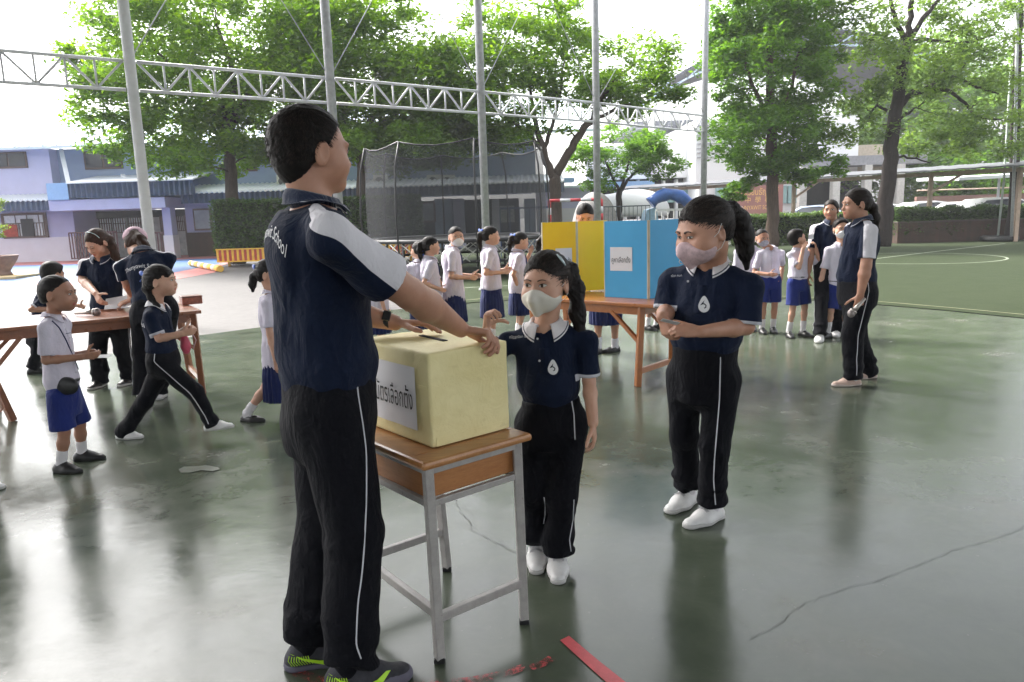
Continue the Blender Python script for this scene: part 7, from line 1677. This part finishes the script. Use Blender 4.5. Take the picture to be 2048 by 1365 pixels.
# --- group at the right
gb = 'schoolboys in white shirts and blue shorts at the right'
g = std('boy', (1494, 662), (1492, 451), 188, 'schoolboy with patterned mask half hidden by the big girl\'s ponytail', gb, hyaw=186, seed=3, hair='crew', **FAR); student_boy(g, SK2, M_MASKP)
g = std('boy', (1536, 666), (1522, 454), 186, 'schoolboy with grey mask and one arm bent across his belly', gb, hyaw=168, hpitch=-8, hc=(1524, 476, 0), wrR=(1536, 549, -.14), elR=(1508, 546, -.02), wrL=(1562, 560, 0), anR=(1524, 656, 0), anL=(1546, 655, .02), hair='crew', seed=4, **FAR); student_boy(g, SK2, simple('grey mask', (.35, .35, .42), .8, var=.3, vs=50))
g = std('boy', (1592, 674), (1588, 454), 160, 'schoolboy looking up at a small white card he holds in both raised hands', gb, hyaw=86, hpitch=10, hc=(1594, 477, 0), wrR=(1606, 498, -.12), elR=(1598, 536, -.14), wrL=(1632, 498, -.02), elL=(1640, 530, .0), handR=dict(d=(.5, 0, 1), n=(.6, .6, 0), curl=(30, 40, 30)), handL=dict(d=(-.3, -.2, 1), n=(-.8, 0, .2), curl=(40, 50, 30)), anR=(1578, 662, 0), anL=(1606, 660, .02), toeL=(.6, -.8, 0), toeR=(-.1, -1, 0), hair='mop', seed=5, **FAR); student_boy(g, SK1)
c = A(1622, 474, g.pel[1]-.1); mb = MB(); mb.box(tuple(c), (.055, .002, .05)); tag(mb.build('white_card', M_PAPER), 'small white card raised by the boy looking up', 'card')
g = std('teacher', (1655, 672), (1660, 395), 196, 'woman with pulled back hair and navy polo standing behind the masked boy', hyaw=212, hc=(1662, 420, 0), sex='f', hair='pony', hairmat=HAIRN, anR=(1640, 666, -.3), toeR=(-.5, -.8, 0), **FAR); sports(g, SK2, top=.16, shoes=(M_SHW, M_SHWS, 'sneaker'))
g = std('boy', (1668, 676), (1682, 431), 188, 'tallest schoolboy, white mask and fringe, beside the woman with the microphone', gb, hyaw=184, hc=(1682, 458, 0), sh=(1683, 492, 0), pel=(1678, 578, 0), wrR=(1638, 586, 0), hair='mop', anR=(1655, 664, 0), anL=(1690, 660, .1), toeR=(-.95, -.3, 0), seed=6, **FAR); student_boy(g, SK1, M_MASKW)
g = std('teacher', (1708, 764), (1716, 369), 272, 'woman in profile with long ponytail, white sleeve panel and beige shoes', hyaw=268, hpitch=-3, pel=(1716, 578, 0), sh=(1722, 447, 0), hc=(1712, 408, -.01), head=.232, sw=.105, belly=.02,
        wrR=(1728, 600, .22), wrL=(1721, 588, -.20), elL=(1732, 532, -.20), handL=dict(d=(-.1, 0, -1), n=(.2, .9, 0), curl=(55, 60, 40), L=.17), sex='f', w=1.12, hair='pony', hairmat=HAIRN, tail=[(0, -.10, .0, .024), (0, -.13, -.04, .028), (.0, -.15, -.12, .028), (0, -.15, -.21, .022), (0, -.14, -.28, .01)], anL=(1706, 752, -.12), anR=(1738, 745, .12), toeR=(-1, -.1, 0), toeL=(-1, -.12, 0), straight=1, shoeL=.25, **LT)
sports(g, SK2, top=.14, shoes=(M_SHP, simple('cream sole', (.50, .42, .38), .6), 'sneaker'))
mic('microphone', A(1730, 597, g.pel[1]-.24), A(1701, 629, g.pel[1]-.25), 'grey wireless microphone hanging in the hand of the woman at the right', .030)
g = std('boy', (-48, 985), (-60, 600), 100, 'child outside the left edge with one white shoe reaching into view', toeR=(1, -.1, 0), hx=1.2, wrR=(-75, 800, -.1), **FAR); sports(g, SK2, panel=False, piping=False)
b_ = A(1484, 428, 37.5); g = make_fig(base=(b_[0], 37.5), h=1.52, yaw=180, level=0, vox=.022, kid=False); start(g, 'tiny distant figure sitting in front of the maroon sign behind the hedge'); body(g, g.root, SK2); head_parts(g, g.root, SK2, None, 0); polo(g, g.root, cloth('grey shirt', (.10, .10, .12)), panel=False, collar=None, style='out'); trousers(g, g.root, top=.1)
print('all people', __import__('time').time()-T0)
# thin bright air over the schoolyard
hz = NT('air'); hz.t.links.remove(hz.out.inputs[0].links[0]); pv = hz.n('ShaderNodeVolumePrincipled'); pv.inputs['Color'].default_value = (.96, .98, 1, 1); pv.inputs['Density'].default_value = .0012; hz.t.links.new(pv.outputs[0], hz.out.inputs['Volume'])
mb = MB(); mb.box((0, 102.5, 9), (440, 315, 21)); tag(mb.build('haze', hz.m), kind='stuff', label='thin bright haze hanging over the whole schoolyard')
